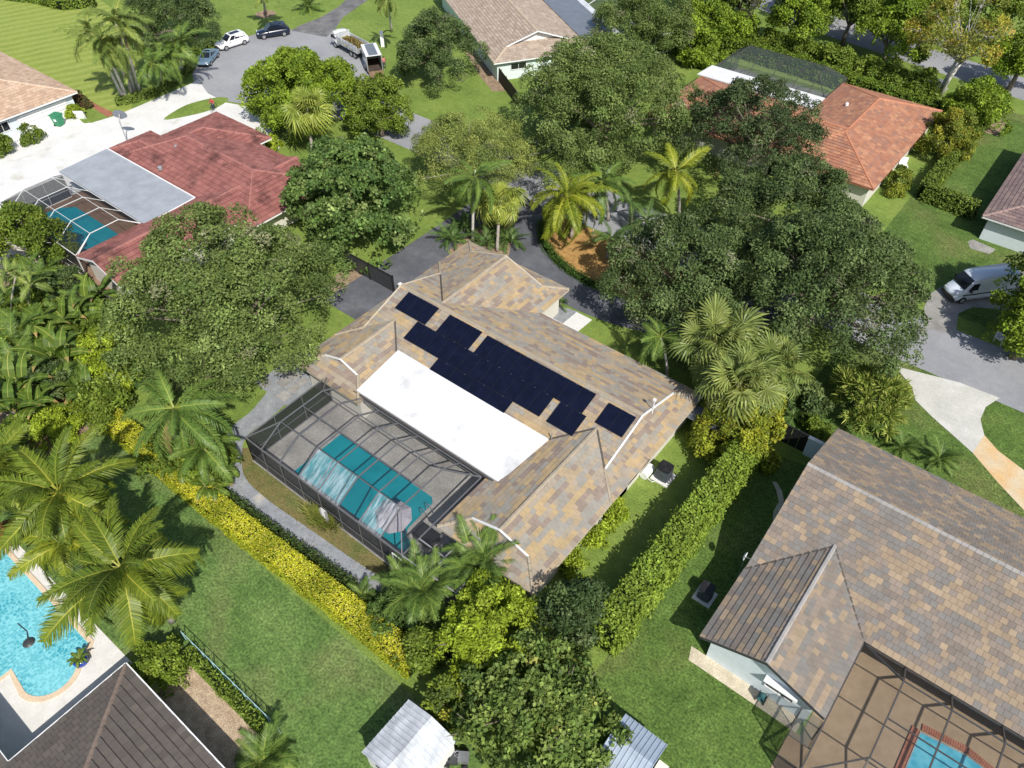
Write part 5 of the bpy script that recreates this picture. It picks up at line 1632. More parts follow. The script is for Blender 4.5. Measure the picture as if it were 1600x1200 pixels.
def car(name, label, cat, front, rear, mat, kind, group=None):
    f, r_ = Vector(front[:2]), Vector(rear[:2])
    d = (f - r_).normalized()
    c = (f + r_) / 2
    t = thing(name, label, cat, (c.x, c.y, .014), math.atan2(d.y, d.x), group)
    if kind == 'sedan': L, W, hb, hr, wr = 4.7, 1.84, .92, 1.43, .33
    else: L, W, hb, hr, wr = 4.85, 1.96, 1.08, 1.74, .37
    h, w = L / 2, W / 2
    suv = kind == 'suv'
    def sec(k, top, low=.26): return [(w * k * .90, low), (w * k * .99, low + .16), (w * k, top * .66), (w * k * .96, top * .93), (w * k * .80, top), (0, top + .035)]
    stn = [(-h, sec(.78, hb * .86, .42)), (-h + .12, sec(.92, hb * .98, .30)), (-h + .5, sec(.99, hb, .24)), (-h + 1.3, sec(1, hb)), (0, sec(1, hb * .98)), (h - 1.75, sec(1, hb * .96)), (h - 1.3, sec(.99, hb * .93)), (h - .55, sec(.95, hb * .86)), (h - .15, sec(.86, hb * .74, .3)), (h, sec(.70, hb * .60, .38))]
    loft(t, 'body', stn, mat)
    # cabin: base outline at the waist, top outline at the roof
    b0, b1 = (-h + (.16 if suv else .75)), h - 1.30
    r0, r1 = (-h + (.55 if suv else 1.45)), h - 2.15
    zb, zt = hb * .96, hr
    wb, wt = w * .90, w * .70
    B = [Vector((b0, -wb * .94, zb)), Vector((b1, -wb * .92, zb - .02)), Vector((b1, wb * .92, zb - .02)), Vector((b0, wb * .94, zb))]
    T = [Vector((r0, -wt * .96, zt - .05)), Vector((r1, -wt, zt - .03)), Vector((r1, wt, zt - .03)), Vector((r0, wt * .96, zt - .05))]
    mid = [Vector(((r0 + r1) / 2, -wt, zt + .015)), Vector(((r0 + r1) / 2, wt, zt + .015))]
    MB().add(B + T + mid, [(0, 1, 5, 8, 4), (1, 2, 6, 5), (2, 3, 7, 9, 6), (3, 0, 4, 7), (4, 8, 9, 7), (8, 5, 6, 9)]).build('cabin', mat, t)
    def glass(nm, a, b, c2, d2, u0, u1, v0, v1, off=.012, par=t):
        def at(u, v): return a.lerp(b, u).lerp(d2.lerp(c2, u), v)
        q = [at(u0, v0), at(u1, v0), at(u1, v1), at(u0, v1)]
        n = (q[1] - q[0]).cross(q[3] - q[0]).normalized()
        cen = Vector(((b0 + b1) / 2, 0, (zb + zt) / 2))
        if n.dot(q[0] - cen) < 0: n = -n
        return MB().add([p + n * off for p in q], [(0, 1, 2, 3)]).build(nm, 'glass_dark', par)
    glass('windshield', B[1], B[2], T[2], T[1], .05, .95, .08, .95)
    glass('rear_window', B[3], B[0], T[0], T[3], .08, .92, .15, .9)
    for s in (0, 1):
        a, b, c2, d2 = (B[0], B[1], T[1], T[0]) if s == 0 else (B[2], B[3], T[3], T[2])
        for u0, u1 in ((.08, .34), (.37, .62), (.65, .92)) if suv else ((.10, .47), (.51, .90)):
            glass('side_window', a, b, c2, d2, u0, u1, .14, .88)
    if kind != 'navy':
        MB().add([Vector((r0 + .5, -wt * .62, zt + .022)), Vector((r1 - .2, -wt * .62, zt + .01)), Vector((r1 - .2, wt * .62, zt + .01)), Vector((r0 + .5, wt * .62, zt + .022))], [(0, 1, 2, 3)]).build('sunroof', 'glass_dark', t)
    for x in (h - .92, -h + .95):
        for y in (-w + .10, w - .10): wheel(t, x, y, wr, .24)
    for s in (-1, 1):
        MB().box(h - .36, h - .13, s * w * .62 - .16, s * w * .62 + .16, hb * .66, hb * .78).build('headlight', 'lamp_clear', t)
        MB().box(-h - .01, -h + .10, s * w * .62 - .18, s * w * .62 + .18, hb * .68, hb * .84).build('tail_light', 'lamp_red', t)
        MB().box(h - 1.75, h - 1.55, s * (w + .02), s * (w + .02) + s * .16, hb * .98, hb * 1.12).build('mirror', mat, t)
    MB().box(h - .10, h + .01, -.55, .55, .40, hb * .58).build('grille', 'black', t)
    return t
car('sedan', 'blue grey sedan parked nose down at the turning circle', 'car', (-99.03, 55.63, 0.00), (-102.30, 60.47, 0.00), 'paint_blue', 'sedan', 'cars parked at the turning circle')
car('parked_suv', 'white sport utility car with dark sunroof at the turning circle', 'car', (-102.79, 60.94, 0.00), (-102.27, 66.09, 0.00), 'paint_white', 'suv', 'cars parked at the turning circle')
car('parked_suv', 'dark navy sport utility car beside the cracked drive', 'car', (-102.08, 67.46, 0.00), (-99.67, 71.87, 0.00), 'paint_navy', 'suv', 'cars parked at the turning circle')
car('sedan', 'dark car half hidden in the shade of the big oak', 'car', (-49.02, 64.65, 0.00), (-48.75, 66.76, 0.00), 'paint_navy', 'sedan')

# white panel van in the shade at the right
f, r_ = Vector((-3.25, 68.45, 0.00)[:2]), Vector((1.02, 73.55, 0.00)[:2])
d = (f - r_).normalized()
c = f - d * 3.0
vn = thing('delivery_van', 'white high roofed delivery van parked in the shade', 'van', (c.x, c.y, .02), math.atan2(d.y, d.x))
def vs_(k, top, low=.32): return [(1.0 * k, low), (1.02 * k, low + .3), (1.01 * k, top * .45), (.97 * k, top * .62), (.90 * k, top * .95), (.80 * k, top), (0, top + .05)]
loft(vn, 'body', [(-3.0, vs_(.98, 2.55, .45)), (-2.9, vs_(1, 2.6)), (1.1, vs_(1, 2.6)), (1.55, vs_(.99, 2.45)), (2.3, vs_(.97, 1.42)), (2.75, vs_(.93, 1.18)), (2.95, vs_(.86, .95, .36)), (3.02, vs_(.76, .78, .42))], 'paint_van_shaded')
MB().add([(1.62, -.80, 2.36), (1.62, .80, 2.36), (2.30, .90, 1.50), (2.30, -.90, 1.50)], [(0, 1, 2, 3)]).build('windshield', 'glass_dark', vn).location = (.03, 0, .02)
for s in (-1, 1):
    MB().add([(1.0, s * .985, 1.38), (1.95, s * .975, 1.38), (1.60, s * .915, 2.05), (1.0, s * .945, 2.1)], [(0, 1, 2, 3)]).build('side_window', 'glass_dark', vn).location = (0, s * .02, 0)
    MB().box(2.80, 2.99, s * .62 - .14, s * .62 + .14, .74, .96).build('headlight', 'lamp_clear', vn)
    MB().box(1.75, 1.88, s * 1.04, s * 1.28, 1.35, 1.68).build('mirror', 'black', vn)
    MB().bar((-2.8, s * 1.04, .95), (2.3, s * 1.03, .95), .03, .10).build('side_strip', 'black', vn)
    for x in (2.1, -1.75): wheel(vn, x, s * .93, .36, .25)
MB().box(2.55, 3.04, -.9, .9, .30, .62).build('bumper', 'black', vn)

# dump truck with cuttings, box trailer with ramp down
f, r_ = Vector((-91.96, 73.70, 0.00)[:2]), Vector((-83.09, 72.12, 0.00)[:2])
d = (f - r_).normalized()
c = (f + r_) / 2
tk = thing('dump_truck', 'white dump truck loaded with yellow brown cuttings', 'truck', (c.x, c.y, .014), math.atan2(d.y, d.x))
def cs(k, top, low=.55): return [(1.02 * k, low), (1.04 * k, low + .5), (1.02 * k, top * .8), (.92 * k, top), (0, top + .04)]
loft(tk, 'cab', [(1.9, cs(1, 2.25)), (2.4, cs(1, 2.30)), (3.05, cs(.98, 2.26)), (3.35, cs(.95, 1.5)), (3.42, cs(.93, 1.1))], 'paint_white')
MB().add([(3.12, -.84, 2.14), (3.12, .84, 2.14), (3.40, .9, 1.42), (3.40, -.9, 1.42)], [(0, 1, 2, 3)]).build('windshield', 'glass_dark', tk).location = (.03, 0, .02)
for s in (-1, 1):
    MB().add([(2.1, s * 1.04, 1.35), (2.95, s * 1.04, 1.35), (2.85, s * .98, 2.0), (2.1, s * .98, 2.0)], [(0, 1, 2, 3)]).build('side_window', 'glass_dark', tk).location = (0, s * .012, 0)
    MB().box(-3.3, 1.75, s * 1.05 - .04, s * 1.05 + .04, 1.0, 1.95).build('bed_side', 'metal_white', tk)
    for k in range(7): MB().box(-3.2 + k * .8, -3.1 + k * .8, s * 1.10 - .03, s * 1.10 + .03, 1.0, 1.97).build('stake', 'grey_alu', tk)
    for x in (2.6, -1.6, -2.5): wheel(tk, x, s * .92, .42, .28)
    MB().box(3.35, 3.46, s * .7 - .14, s * .7 + .14, .8, .98).build('headlight', 'lamp_clear', tk)
    MB().box(2.75, 2.9, s * 1.1, s * 1.35, 1.5, 1.9).build('mirror', 'black', tk)
MB().box(-3.3, 1.75, -1.05, 1.05, .9, 1.0).build('bed_floor', 'grey_alu', tk)
MB().box(1.70, 1.78, -1.09, 1.09, 1.0, 2.35).build('headboard', 'metal_white', tk)
MB().box(-3.34, -3.28, -1.05, 1.05, 1.0, 1.6).build('tailgate', 'grey_alu', tk)
MB().box(-3.2, 3.1, -.4, .4, .5, .78).build('chassis', 'black', tk)
rs1 = np.random.default_rng(5)
n = 2600
pos = np.stack([rs1.uniform(-3.2, 1.6, n), rs1.uniform(-1, 1, n), np.zeros(n)], 1)
pos[:, 2] = 1.15 + .75 * np.exp(-((pos[:, 0] + .3) / 1.7) ** 2 - (pos[:, 1] / .9) ** 2) + rs1.normal(0, .07, n)
q = leaf_quads(rs1, pos, rs1.normal(size=(n, 3)), .32, .12, .6)
cc = np.array([(0.26, 0.20, 0.06), (0.17, 0.17, 0.05), (0.33, 0.24, 0.10)])[rs1.integers(0, 3, n)] * np.exp(rs1.normal(0, .2, n))[:, None]
o = link(bpy.data.objects.new('cuttings', quads_mesh('cuttings', q, cc, 'leaf')))
o.parent = tk
setp(o, kind='stuff')
MB().lathe([(1.0, 0), (.75, .45), (.2, .62)], 14, (-.4, 0, 1.0)).build('load_heap', 'mulch_brown', tk)
f, r_ = Vector((-83.72, 72.73, 0.00)[:2]), Vector((-78.27, 69.02, 0.00)[:2])
d = (f - r_).normalized()
c = (f + r_) / 2
tr = thing('box_trailer', 'white box trailer with its rear ramp door down', 'trailer', (c.x, c.y, .014), math.atan2(d.y, d.x))
MB().box(-2.1, 2.1, -1.05, -1.0, .5, 2.5).build('side_panel', 'paint_white', tr)
MB().box(-2.1, 2.1, 1.0, 1.05, .5, 2.5).build('side_panel', 'paint_white', tr)
MB().box(2.05, 2.1, -1.0, 1.0, .5, 2.5).build('front_panel', 'paint_white', tr)
MB().box(-2.1, 2.1, -1.05, 1.05, .42, .5).build('floor', 'dark_wood', tr)
MB().box(-2.12, 2.12, -1.07, 1.07, 2.5, 2.56).build('roof_frame', 'paint_white', tr)
MB().box(-1.95, 1.95, -.62, .62, 2.56, 2.59).build('roof_sheet', 'metal_slate', tr)
MB().add([(-2.1, -.98, .48), (-2.1, .98, .48), (-3.9, .98, .06), (-3.9, -.98, .06), (-2.1, -.98, .42), (-2.1, .98, .42), (-3.9, .98, .0), (-3.9, -.98, .0)], [(0, 1, 2, 3), (7, 6, 5, 4), (0, 4, 5, 1), (1, 5, 6, 2), (2, 6, 7, 3), (3, 7, 4, 0)]).build('ramp', 'wood', tr)
MB().bar((2.1, 0, .45), (3.2, 0, .45), .12).build('tow_bar', 'black', tr)
for s in (-1, 1):
    for x in (-.45, .45): wheel(tr, x, s * 1.12, .34, .2)
    MB().box(-1.0, 1.0, s * 1.1 - .12, s * 1.1 + .12, .70, .76).build('fender', 'grey_alu', tr)
    MB().box(-2.12, -2.05, s * 1.0 - .05, s * 1.0 + .05, .5, 2.5).build('door_post', 'grey_alu', tr)
cabd = thing('tool_locker', 'white truck tool locker standing open on the grass', 'locker', (-85.45, 77.10, 0.00), R(-40))
MB().box(-.35, .35, -.25, .25, 0, 2.0).build('body', 'paint_white', cabd)
MB().box(-.32, .32, -.28, -.25, 1.45, 1.9).build('opening', 'black', cabd)

# ---------------------------------------------------------------- people
def person(name, label, loc, rz, shirt, legs, seated=False, raised=False):
    t = thing(name, label, 'person', loc, rz)
    zs = -0.12 if seated else 0
    J = {'pel': (0, 0, .95 + zs), 'chest': (.06 if seated else 0, 0, 1.32 + zs), 'neck': (.08 if seated else .01, 0, 1.50 + zs), 'head': (.11 if seated else .03, 0, 1.66 + zs), 'top': (.12 if seated else .03, 0, 1.76 + zs)}
    for s, n in ((-1, 'l'), (1, 'r')):
        J['hip' + n] = (0, s * .11, .90 + zs)
        J['kn' + n] = (.30 if seated else .05 * s, s * .14, .52 if not seated else .62)
        J['an' + n] = (.18 if seated else -.03 * s, s * .14, .10 if not seated else .22)
        J['to' + n] = (J['an' + n][0] + .17, s * .15, J['an' + n][2] - .06)
        J['sh' + n] = (.05 if seated else 0, s * .20, 1.43 + zs)
        J['el' + n] = (.18, s * .32, 1.18 + zs)
        J['wr' + n] = (.42, s * .30, 1.10 + zs)
        J['ha' + n] = (.52, s * .29, 1.09 + zs)
    rad = {'pel': .16, 'chest': .17, 'neck': .065, 'head': .105, 'top': .075}
    for n in 'lr': rad.update({'hip' + n: .105, 'kn' + n: .07, 'an' + n: .05, 'to' + n: .045, 'sh' + n: .075, 'el' + n: .05, 'wr' + n: .036, 'ha' + n: .04})
    E = [('pel', 'chest'), ('chest', 'neck'), ('neck', 'head'), ('head', 'top')]
    for n in 'lr': E += [('pel', 'hip' + n), ('hip' + n, 'kn' + n), ('kn' + n, 'an' + n), ('an' + n, 'to' + n), ('chest', 'sh' + n), ('sh' + n, 'el' + n), ('el' + n, 'wr' + n), ('wr' + n, 'ha' + n)]
    keys = list(J)
    me = bpy.data.meshes.new('body')
    me.from_pydata([J[k] for k in keys], [(keys.index(a), keys.index(b)) for a, b in E], [])
    o = link(bpy.data.objects.new('body', me))
    o.modifiers.new('skin', 'SKIN')
    o.modifiers.new('sub', 'SUBSURF').levels = 1
    for i, k in enumerate(keys):
        me.skin_vertices[0].data[i].radius = (rad[k], rad[k])
    me.skin_vertices[0].data[0].use_root = True
    dg = bpy.context.evaluated_depsgraph_get()
    m2 = bpy.data.meshes.new_from_object(o.evaluated_get(dg))
    o.modifiers.clear()
    o.data = m2
    m2.materials.clear()
    for mm in ('skin', shirt, legs, 'black'): m2.materials.append(MATS[mm])
    for p in m2.polygons:
        z, x, y = p.center.z - zs, p.center.x, abs(p.center.y)
        p.material_index = 0 if (z > 1.50 or (y > .27 and x > .22)) else 1 if (z > .98 and not (seated and z < 1.0)) else 2
        if p.center.z < (.12 if not seated else .24): p.material_index = 3
        if z > 1.68 or (z > 1.60 and x < J['head'][0] - .02): p.material_index = 3
        p.use_smooth = True
    o.parent = t
    return t
mat_plain('skin', (0.36, 0.21, 0.14), .6); mat_plain('shirt_red', (0.38, 0.06, 0.06), .8); mat_plain('jeans', (0.035, 0.055, 0.10), .8); mat_plain('shirt_pink', (0.50, 0.16, 0.16), .8)
pb = (-87.72, 49.46, 0.00)
person('person', 'person in red top and dark trousers riding on the white drive', (pb[0], pb[1], .02), R(-62), 'shirt_red', 'jeans', True)
bk_ = thing('bicycle', 'dark bicycle under the rider in red on the white drive', 'bicycle', (pb[0], pb[1], .02), R(-62))
for x in (-.5, .55):
    w_ = MB()
    pts = [(x + .33 * math.cos(k * math.pi / 10), 0, .34 + .33 * math.sin(k * math.pi / 10)) for k in range(21)]
    w_.tube(pts, .022, 6, False).build('wheel', 'rubber', bk_)
MB().tube([(-.5, 0, .34), (-.1, 0, .34), (.36, 0, .72), (-.18, 0, .76), (-.1, 0, .34)], .022, 6).tube([(.55, 0, .34), (.36, 0, .72), (.33, 0, .98)], .02, 6).tube([(-.5, 0, .34), (-.18, 0, .76)], .018, 6).build('frame', 'dark_grey', bk_)
MB().tube([(.45, -.33, .98), (.34, -.1, 1.0), (.34, .1, 1.0), (.45, .33, .98)], .018, 6).build('handlebar', 'black', bk_)
MB().box(-.32, -.06, -.08, .08, .78, .84).build('saddle', 'black', bk_)
pq = (-79.57, 71.65, 0.00)
person('person', 'person in pink top standing at the trailer opening', (pq[0], pq[1], .02), R(150), 'shirt_pink', 'jeans')

# ---------------------------------------------------------------- garden and street things
def ac_unit(name, label, loc, rz, body='dark_grey', s=1.0):
    t = thing(name, label, 'air conditioner', loc, rz)
    MB().box(-.62 * s, .62 * s, -.62 * s, .62 * s, 0, .10).build('pad', 'concrete_white', t)
    n = 24
    m = MB()
    pr = []
    for k in range(n):
        a = 2 * math.pi * k / n
        c, s_ = math.cos(a), math.sin(a)
        rr = .44 * s / max(abs(c), abs(s_)) ** .7
        pr.append((rr * c, rr * s_))
    m.prism(pr, .1, 1.02 * s).build('casing', 'slate_blue', t)
    sl = MB()
    for k in range(9): sl.prism([(x * 1.02, y * 1.02) for x, y in pr], .16 + k * .09 * s, .19 + k * .09 * s)
    sl.build('louvre', body, t)
    MB().prism([(x * 1.04, y * 1.04) for x, y in pr], 1.02 * s, 1.10 * s).build('top', 'black', t)
    g = MB()
    for k in range(5):
        r = (.08 + k * .075) * s
        g.tube([(r * math.cos(a), r * math.sin(a), 1.13 * s) for a in [j * math.pi / 8 for j in range(17)]], .008, 4, False)
    g.build('fan_guard', 'dark_grey', t)
    return t
mat_plain('shaft_green', (0.22, 0.28, 0.13), .5)
mat_plain('slate_blue', (0.085, 0.105, 0.135), .5)
q = (-12.97, 34.12, 0.00)
ac_unit('air_conditioner', 'dark air conditioner on a white pad beside the tan roof', (q[0], q[1], .005), .0, s=1.15)
tank = thing('utility_box', 'cream curved hose box against the wall by the air conditioner', 'utility box', (*(-14.06, 33.56, 0.00)[:2], .0))
MB().tube([(0, -.5, .35), (0, .6, .35)], .34, 12).build('body', 'white_paint', tank)
MB().tube([(.3, -.3, .1), (.7, -.4, .12), (.9, -.1, .2)], .03, 6).build('pipe', 'white_paint', tank)
ac_unit('air_conditioner', 'dark air conditioner on a pale pad in the shade of the brown roof', (-5.9, 27.4, .008), .0)
md = thing('satellite_dish', 'small white dish on a mast by the eave of the brown roof', 'satellite dish', (-4.85, 29.7, 0))
MB().tube([(0, 0, 0), (0, 0, 2.9)], .03, 8).build('mast', 'steel', md)
MB().lathe([(.02, 0), (.18, .03), (.30, .10), (.31, .10), (.19, .01), (.02, -.02)], 16, (-.1, 0, 2.95), 'x').build('dish', 'white_paint', md)
MB().tube([(0, 0, 2.9), (.35, 0, 3.0)], .02, 6).build('arm', 'steel', md)
# hose reel on the pale blue wall
hr = thing('hose_reel', 'teal hose coiled on a reel at the pale blue wall', 'hose reel', (-.1, 23.45, 0))
MATS['teal_hose'] = mat_plain('teal_hose', (0.02, 0.11, 0.12), .5)
for k in range(5):
    MB().tube([((.20 + .03 * (k % 2)) * math.cos(a), -.16 + k * .08, .45 + (.20 + .03 * (k % 2)) * math.sin(a)) for a in [j * math.pi / 8 for j in range(17)]], .035, 6, False).build('hose_coil', 'teal_hose', hr)
MB().box(-.28, -.22, -.2, .2, 0, .7).box(.22, .28, -.2, .2, 0, .7).build('frame', 'dark_grey', hr)
# green wheeled bin
q = (-99.17, 35.09, 0.00)
bn = thing('wheeled_bin', 'green wheeled bin standing on the white drive', 'bin', (q[0], q[1], .02), R(20))
MB().add([(-.26, -.27, 0.05), (.26, -.27, .05), (.26, .27, .05), (-.26, .27, .05), (-.36, -.33, 1.0), (.36, -.33, 1.0), (.36, .33, 1.0), (-.36, .33, 1.0)], [(0, 3, 2, 1), (4, 5, 6, 7), (0, 1, 5, 4), (1, 2, 6, 5), (2, 3, 7, 6), (3, 0, 4, 7)]).build('body', 'bin_green' if 'bin_green' in MATS else mat_plain('bin_green', (0.03, 0.22, 0.11), .5), bn)
MB().box(-.40, .38, -.37, .37, 1.0, 1.08).build('lid', 'bin_green', bn)
MB().box(-.02, .2, -.38, -.34, .55, .75).build('sticker', 'white_paint', bn)
for s in (-1, 1): MB().lathe([(.10, -.03), (.10, .03)], 12, (-.26, s * .26, .10), 'y').build('wheel', 'rubber', bn)
bn.scale = (1.5, 1.5, 1.35)
# basketball hoop
q = (-88.93, 37.90, 0.00)
bh = thing('basketball_hoop', 'basketball hoop on a pole beside the red roof', 'basketball hoop', (q[0], q[1], 0), R(120))
MB().tube([(0, 0, 0), (0, 0, 2.6), (.45, 0, 3.3)], .06, 8).build('pole', 'grey_alu', bh)
pl = [(.95 * math.sin(a), .62 * math.cos(a)) for a in [R(k) for k in (-100, -75, -50, -25, 0, 25, 50, 75, 100, 120, 180, 240)]]
MB().add([(.5, p[0] * .95, 3.2 + p[1] * .9) for p in pl] + [(.54, p[0] * .95, 3.2 + p[1] * .9) for p in pl], [tuple(range(12)), tuple(range(23, 11, -1))] + [(i, (i + 1) % 12, 12 + (i + 1) % 12, 12 + i) for i in range(12)]).build('backboard', 'metal_slate', bh)
MB().tube([(.8 + .23 * math.cos(a), .23 * math.sin(a), 3.05) for a in [j * math.pi / 8 for j in range(17)]], .015, 6, False).build('rim', 'brick_red', bh)
# black drive gate
gt = thing('drive_gate', 'black solid gate across the dark drive', 'gate', (-46.8, 37.3, 0))
for k in range(10):
    x = -50.0 + k * .63
    MB().box(x, x + .61, 37.28, 37.33, .08, 1.82).build('panel', 'dark_grey', gt, True)
for x in (-50.1, -46.9, -43.75): MB().box(x - .06, x + .06, 37.22, 37.39, 0, 1.95).build('post', 'black', gt, True)
MB().box(-50.1, -43.75, 37.25, 37.36, 1.80, 1.88).build('top_rail', 'black', gt, True)
gm = thing('gate_opener', 'small white gate opener box beside the house corner', 'gate opener', (-43.4, 37.9, 0))
MB().box(-.2, .2, -.15, .15, 0, .75).build('body', 'white_paint', gm)
MB().box(-.23, .23, -.18, .18, .75, .80).build('lid', 'white_paint', gm)
# black side gate and pale wall by the yellow bush
sg = thing('side_gate', 'black gate panel between the yellow bush and brown roof', 'gate', (-7.4, 42.6, 0))
for k in range(5):
    MB().box(-9.0 + k * .62, -8.42 + k * .62, 42.7, 42.76, .1, 1.9).build('panel', 'black', sg, True)
MB().box(-9.05, -5.9, 42.66, 42.80, 1.88, 1.96).build('top_rail', 'black', sg, True)
sw = thing('garden_wall', 'pale blue garden wall joining the black gate to the brown roof', 'wall', (-5, 42.7, 0))
MB().box(-5.9, -3.9, 42.6, 42.8, 0, 1.8).build('panel', 'wall_blue', sw, True)
MB().box(-5.95, -3.85, 42.55, 42.85, 1.8, 1.9).build('coping', 'white_paint', sw, True)
# estate sign
sn = thing('lawn_sign', 'small white blue lettered sign on the dark verge', 'sign', (2.17, 64.81, 0.00), R(-25))
MB().box(-.45, .45, -.03, .03, .45, 1.15).build('board', 'white_paint', sn)
for x in (-.35, .35): MB().box(x - .03, x + .03, -.02, .02, 0, .45).build('leg', 'white_paint', sn)
mat_plain('sign_blue', (0.10, 0.20, 0.38), .5)
for k in range(3): MB().box(-.32, .32 - k * .12, -.04, -.03, .96 - k * .16, 1.03 - k * .16).build('lettering', 'sign_blue', sn)
# planter, gate fence and pool things of the lower left garden
pt = thing('plant_pot', 'cobalt blue pot with a leafy plant by the cyan pool', 'plant pot', (*(-33.16, -0.04, 0.00)[:2], .03))
MATS['cobalt'] = mat_plain('cobalt', (0.02, 0.05, 0.32), .2)
MB().lathe([(.24, 0), (.42, .28), (.44, .5), (.36, .66), (.33, .66), (.30, .55)], 18).build('pot', 'cobalt', pt, smooth=True)
for k in range(9):
    o = bpy.data.objects.new('leaf', FR['banana'][k % 3].copy() if False else FR['banana'][k % 3]); link(o); o.parent = pt
    o.location = (0, 0, .6); o.scale = (.32,) * 3
    o.rotation_euler = (Matrix.Rotation(k * 2.4, 4, 'Z') @ Matrix.Rotation(-.7, 4, 'Y')).to_euler()
pdn = thing('pool_cleaner', 'dark pool cleaner drifting on the cyan pool', 'pool cleaner', (*(-36.97, -1.41, 0.00)[:2], .05))
MB().lathe([(.30, 0), (.36, .06), (.25, .14), (.1, .18)], 12).build('body', 'dark_grey', pdn)
MB().tube([(0, 0, .15), (-.8, .3, .03), (-1.8, .2, .02)], .03, 6).build('hose', 'dark_grey', pdn)
gf = thing('wire_fence', 'thin aqua garden fence along the small hedge', 'fence', (-25, 4.75, 0))
mat_plain('aqua_fence', (0.35, 0.55, 0.58), .5)
MB().bar((-29.6, 4.75, 1.1), (-20.6, 4.75, 1.1), .035).build('top_rail', 'aqua_fence', gf, True)
for k in range(10): MB().bar((-29.6 + k, 4.75, 0), (-29.6 + k, 4.75, 1.1), .04).build('post', 'aqua_fence', gf, True)
# mower behind the white shed
mw = thing('lawn_mower', 'dark and chrome ride mower at the back of the white shed', 'mower', (*(-11.98, 9.74, 0.00)[:2], 0), R(35))
MB().box(-.5, .35, -.35, .35, .25, .65).build('body', 'dark_grey', mw)
MB().box(-.45, -.1, -.22, .22, .65, .80).box(-.52, -.42, -.22, .22, .75, 1.1).build('seat', 'black', mw)
MB().tube([(.1, 0, .6), (.35, 0, 1.0)], .02, 6).tube([(.33 + .16 * math.cos(a), .16 * math.sin(a), 1.02) for a in [j * math.pi / 6 for j in range(13)]], .016, 5, False).build('steering_wheel', 'steel', mw)
MB().box(.35, .95, -.28, .28, .3, .72).build('bonnet', 'steel', mw)
for x, r in ((-.35, .25), (.75, .17)):
    for s in (-1, 1): wheel(mw, x, s * .42, r, .16)
# cafe table, bench, fence of the far left forecourt
ct = thing('garden_fence', 'short white picket fence by the cream roof', 'fence', (-99.0, 29.8, 0), R(90))
for k in range(9): MB().box(-.9 + k * .22, -.78 + k * .22, -.02, .02, 0, .9).build('picket', 'white_paint', ct)
MB().box(-.95, 1.0, .02, .05, .3, .38).box(-.95, 1.0, .02, .05, .65, .73).build('rail', 'white_paint', ct)
wt = thing('white_board', 'white board leaning by the shrub at the garage corner', 'board', (-98.64, 37.67, 0.00), R(40))
MB().add([(-.6, 0, 0), (.6, 0, 0), (.6, -.35, 1.2), (-.6, -.35, 1.2), (-.6, .06, 0), (.6, .06, 0), (.6, -.29, 1.2), (-.6, -.29, 1.2)], [(0, 1, 2, 3), (7, 6, 5, 4), (0, 4, 5, 1), (1, 5, 6, 2), (2, 6, 7, 3), (3, 7, 4, 0)]).build('sheet', 'white_paint', wt)
MB().box(-.5, -.44, -.1, .25, 0, .9).box(.44, .5, -.1, .25, 0, .9).build('prop', 'grey_alu', wt)
pm = thing('lamp_post', 'thin white lamp post beside the mulch island', 'lamp post', (-34.22, 56.10, 0.00))
MB().tube([(0, 0, 0), (0, 0, 2.6)], .05, 8).build('pole', 'white_paint', pm)
MB().lathe([(.08, 0), (.16, .1), (.16, .3), (.02, .42)], 10, (0, 0, 2.6)).build('lantern', 'white_paint', pm)
mb = thing('mailbox', 'small white mailbox by the hedge end near the sedan', 'mailbox', (-102.21, 55.79, 0.00))
MB().box(-.05, .05, -.05, .05, 0, 1.0).build('post', 'white_paint', mb)
MB().box(-.14, .14, -.28, .28, 1.0, 1.25).build('box', 'white_paint', mb)
es = thing('utility_box', 'dark utility cabinet on a pad by the bare tree', 'utility box', (*(-18.29, 112.76, 0.00)[:2], 0))
MB().box(-1.6, 1.6, -1.0, 1.0, 0, .12).build('pad', 'concrete_grey', es)
MB().box(-1.2, 1.2, -.7, .7, .12, 1.1).build('cabinet', 'metal_slate', es)
lw = thing('lawn_chair', 'white garden chair behind the orange roof corner', 'chair', (-14.35, 89.13, 0.00), R(30))
MB().box(-.3, .3, -.3, .3, .38, .44).build('seat', 'white_paint', lw)
MB().box(-.3, .3, .26, .32, .44, .95).build('backrest', 'white_paint', lw)
for x in (-.27, .27):
    for y in (-.27, .27): MB().box(x - .03, x + .03, y - .03, y + .03, 0, .38).build('leg', 'white_paint', lw)
lw.scale = (1.4,) * 3

# ---------------------------------------------------------------- trees
tree('oak_tree', 'broad grey green oak between red roof and black gate', 'tree', (-47.23, 22.92, 6.40), 8.60, 6.8, spec(OAK), 101, limbs=26, lobes=22, trunk_r=.4)
tree('seagrape_tree', 'round tree with big speckled leaves beside the black gate drive', 'tree', (-53.18, 41.76, 4.80), 6.73, 5.4, spec(BIGLEAF), 102, limbs=8, lobes=16)
tree('round_tree', 'large bright green domed tree on the turning circle', 'tree', (-76.15, 54.80, 4.20), 7.32, 4.6, spec(BRIGHT), 103, limbs=8, lobes=16)
tree('olive_tree', 'olive green round tree right of the domed tree', 'tree', (-66.22, 57.99, 3.40), 3.77, 4.4, spec(OLIVE), 104, limbs=6, lobes=10)
tree('dark_tree', 'dark dense tree on the lawn beside the box trailer', 'tree', (-70.38, 72.68, 4.60), 5.31, 5.2, spec(OAKD), 105, limbs=10, lobes=14)
tree('oak_tree', 'huge spreading oak above the street left of the orange roof', 'tree', (-42.32, 69.38, 7.00), 9.62, 7.6, spec(OAK), 106, limbs=30, lobes=22, trunk_r=.45)
tree('feathery_tree', 'sparse feathery light green tree over the street', 'tree', (-49.12, 54.73, 5.00), 6.94, 3.8, spec(FEATHER), 107, limbs=22, lobes=14, bark='bark_pale')
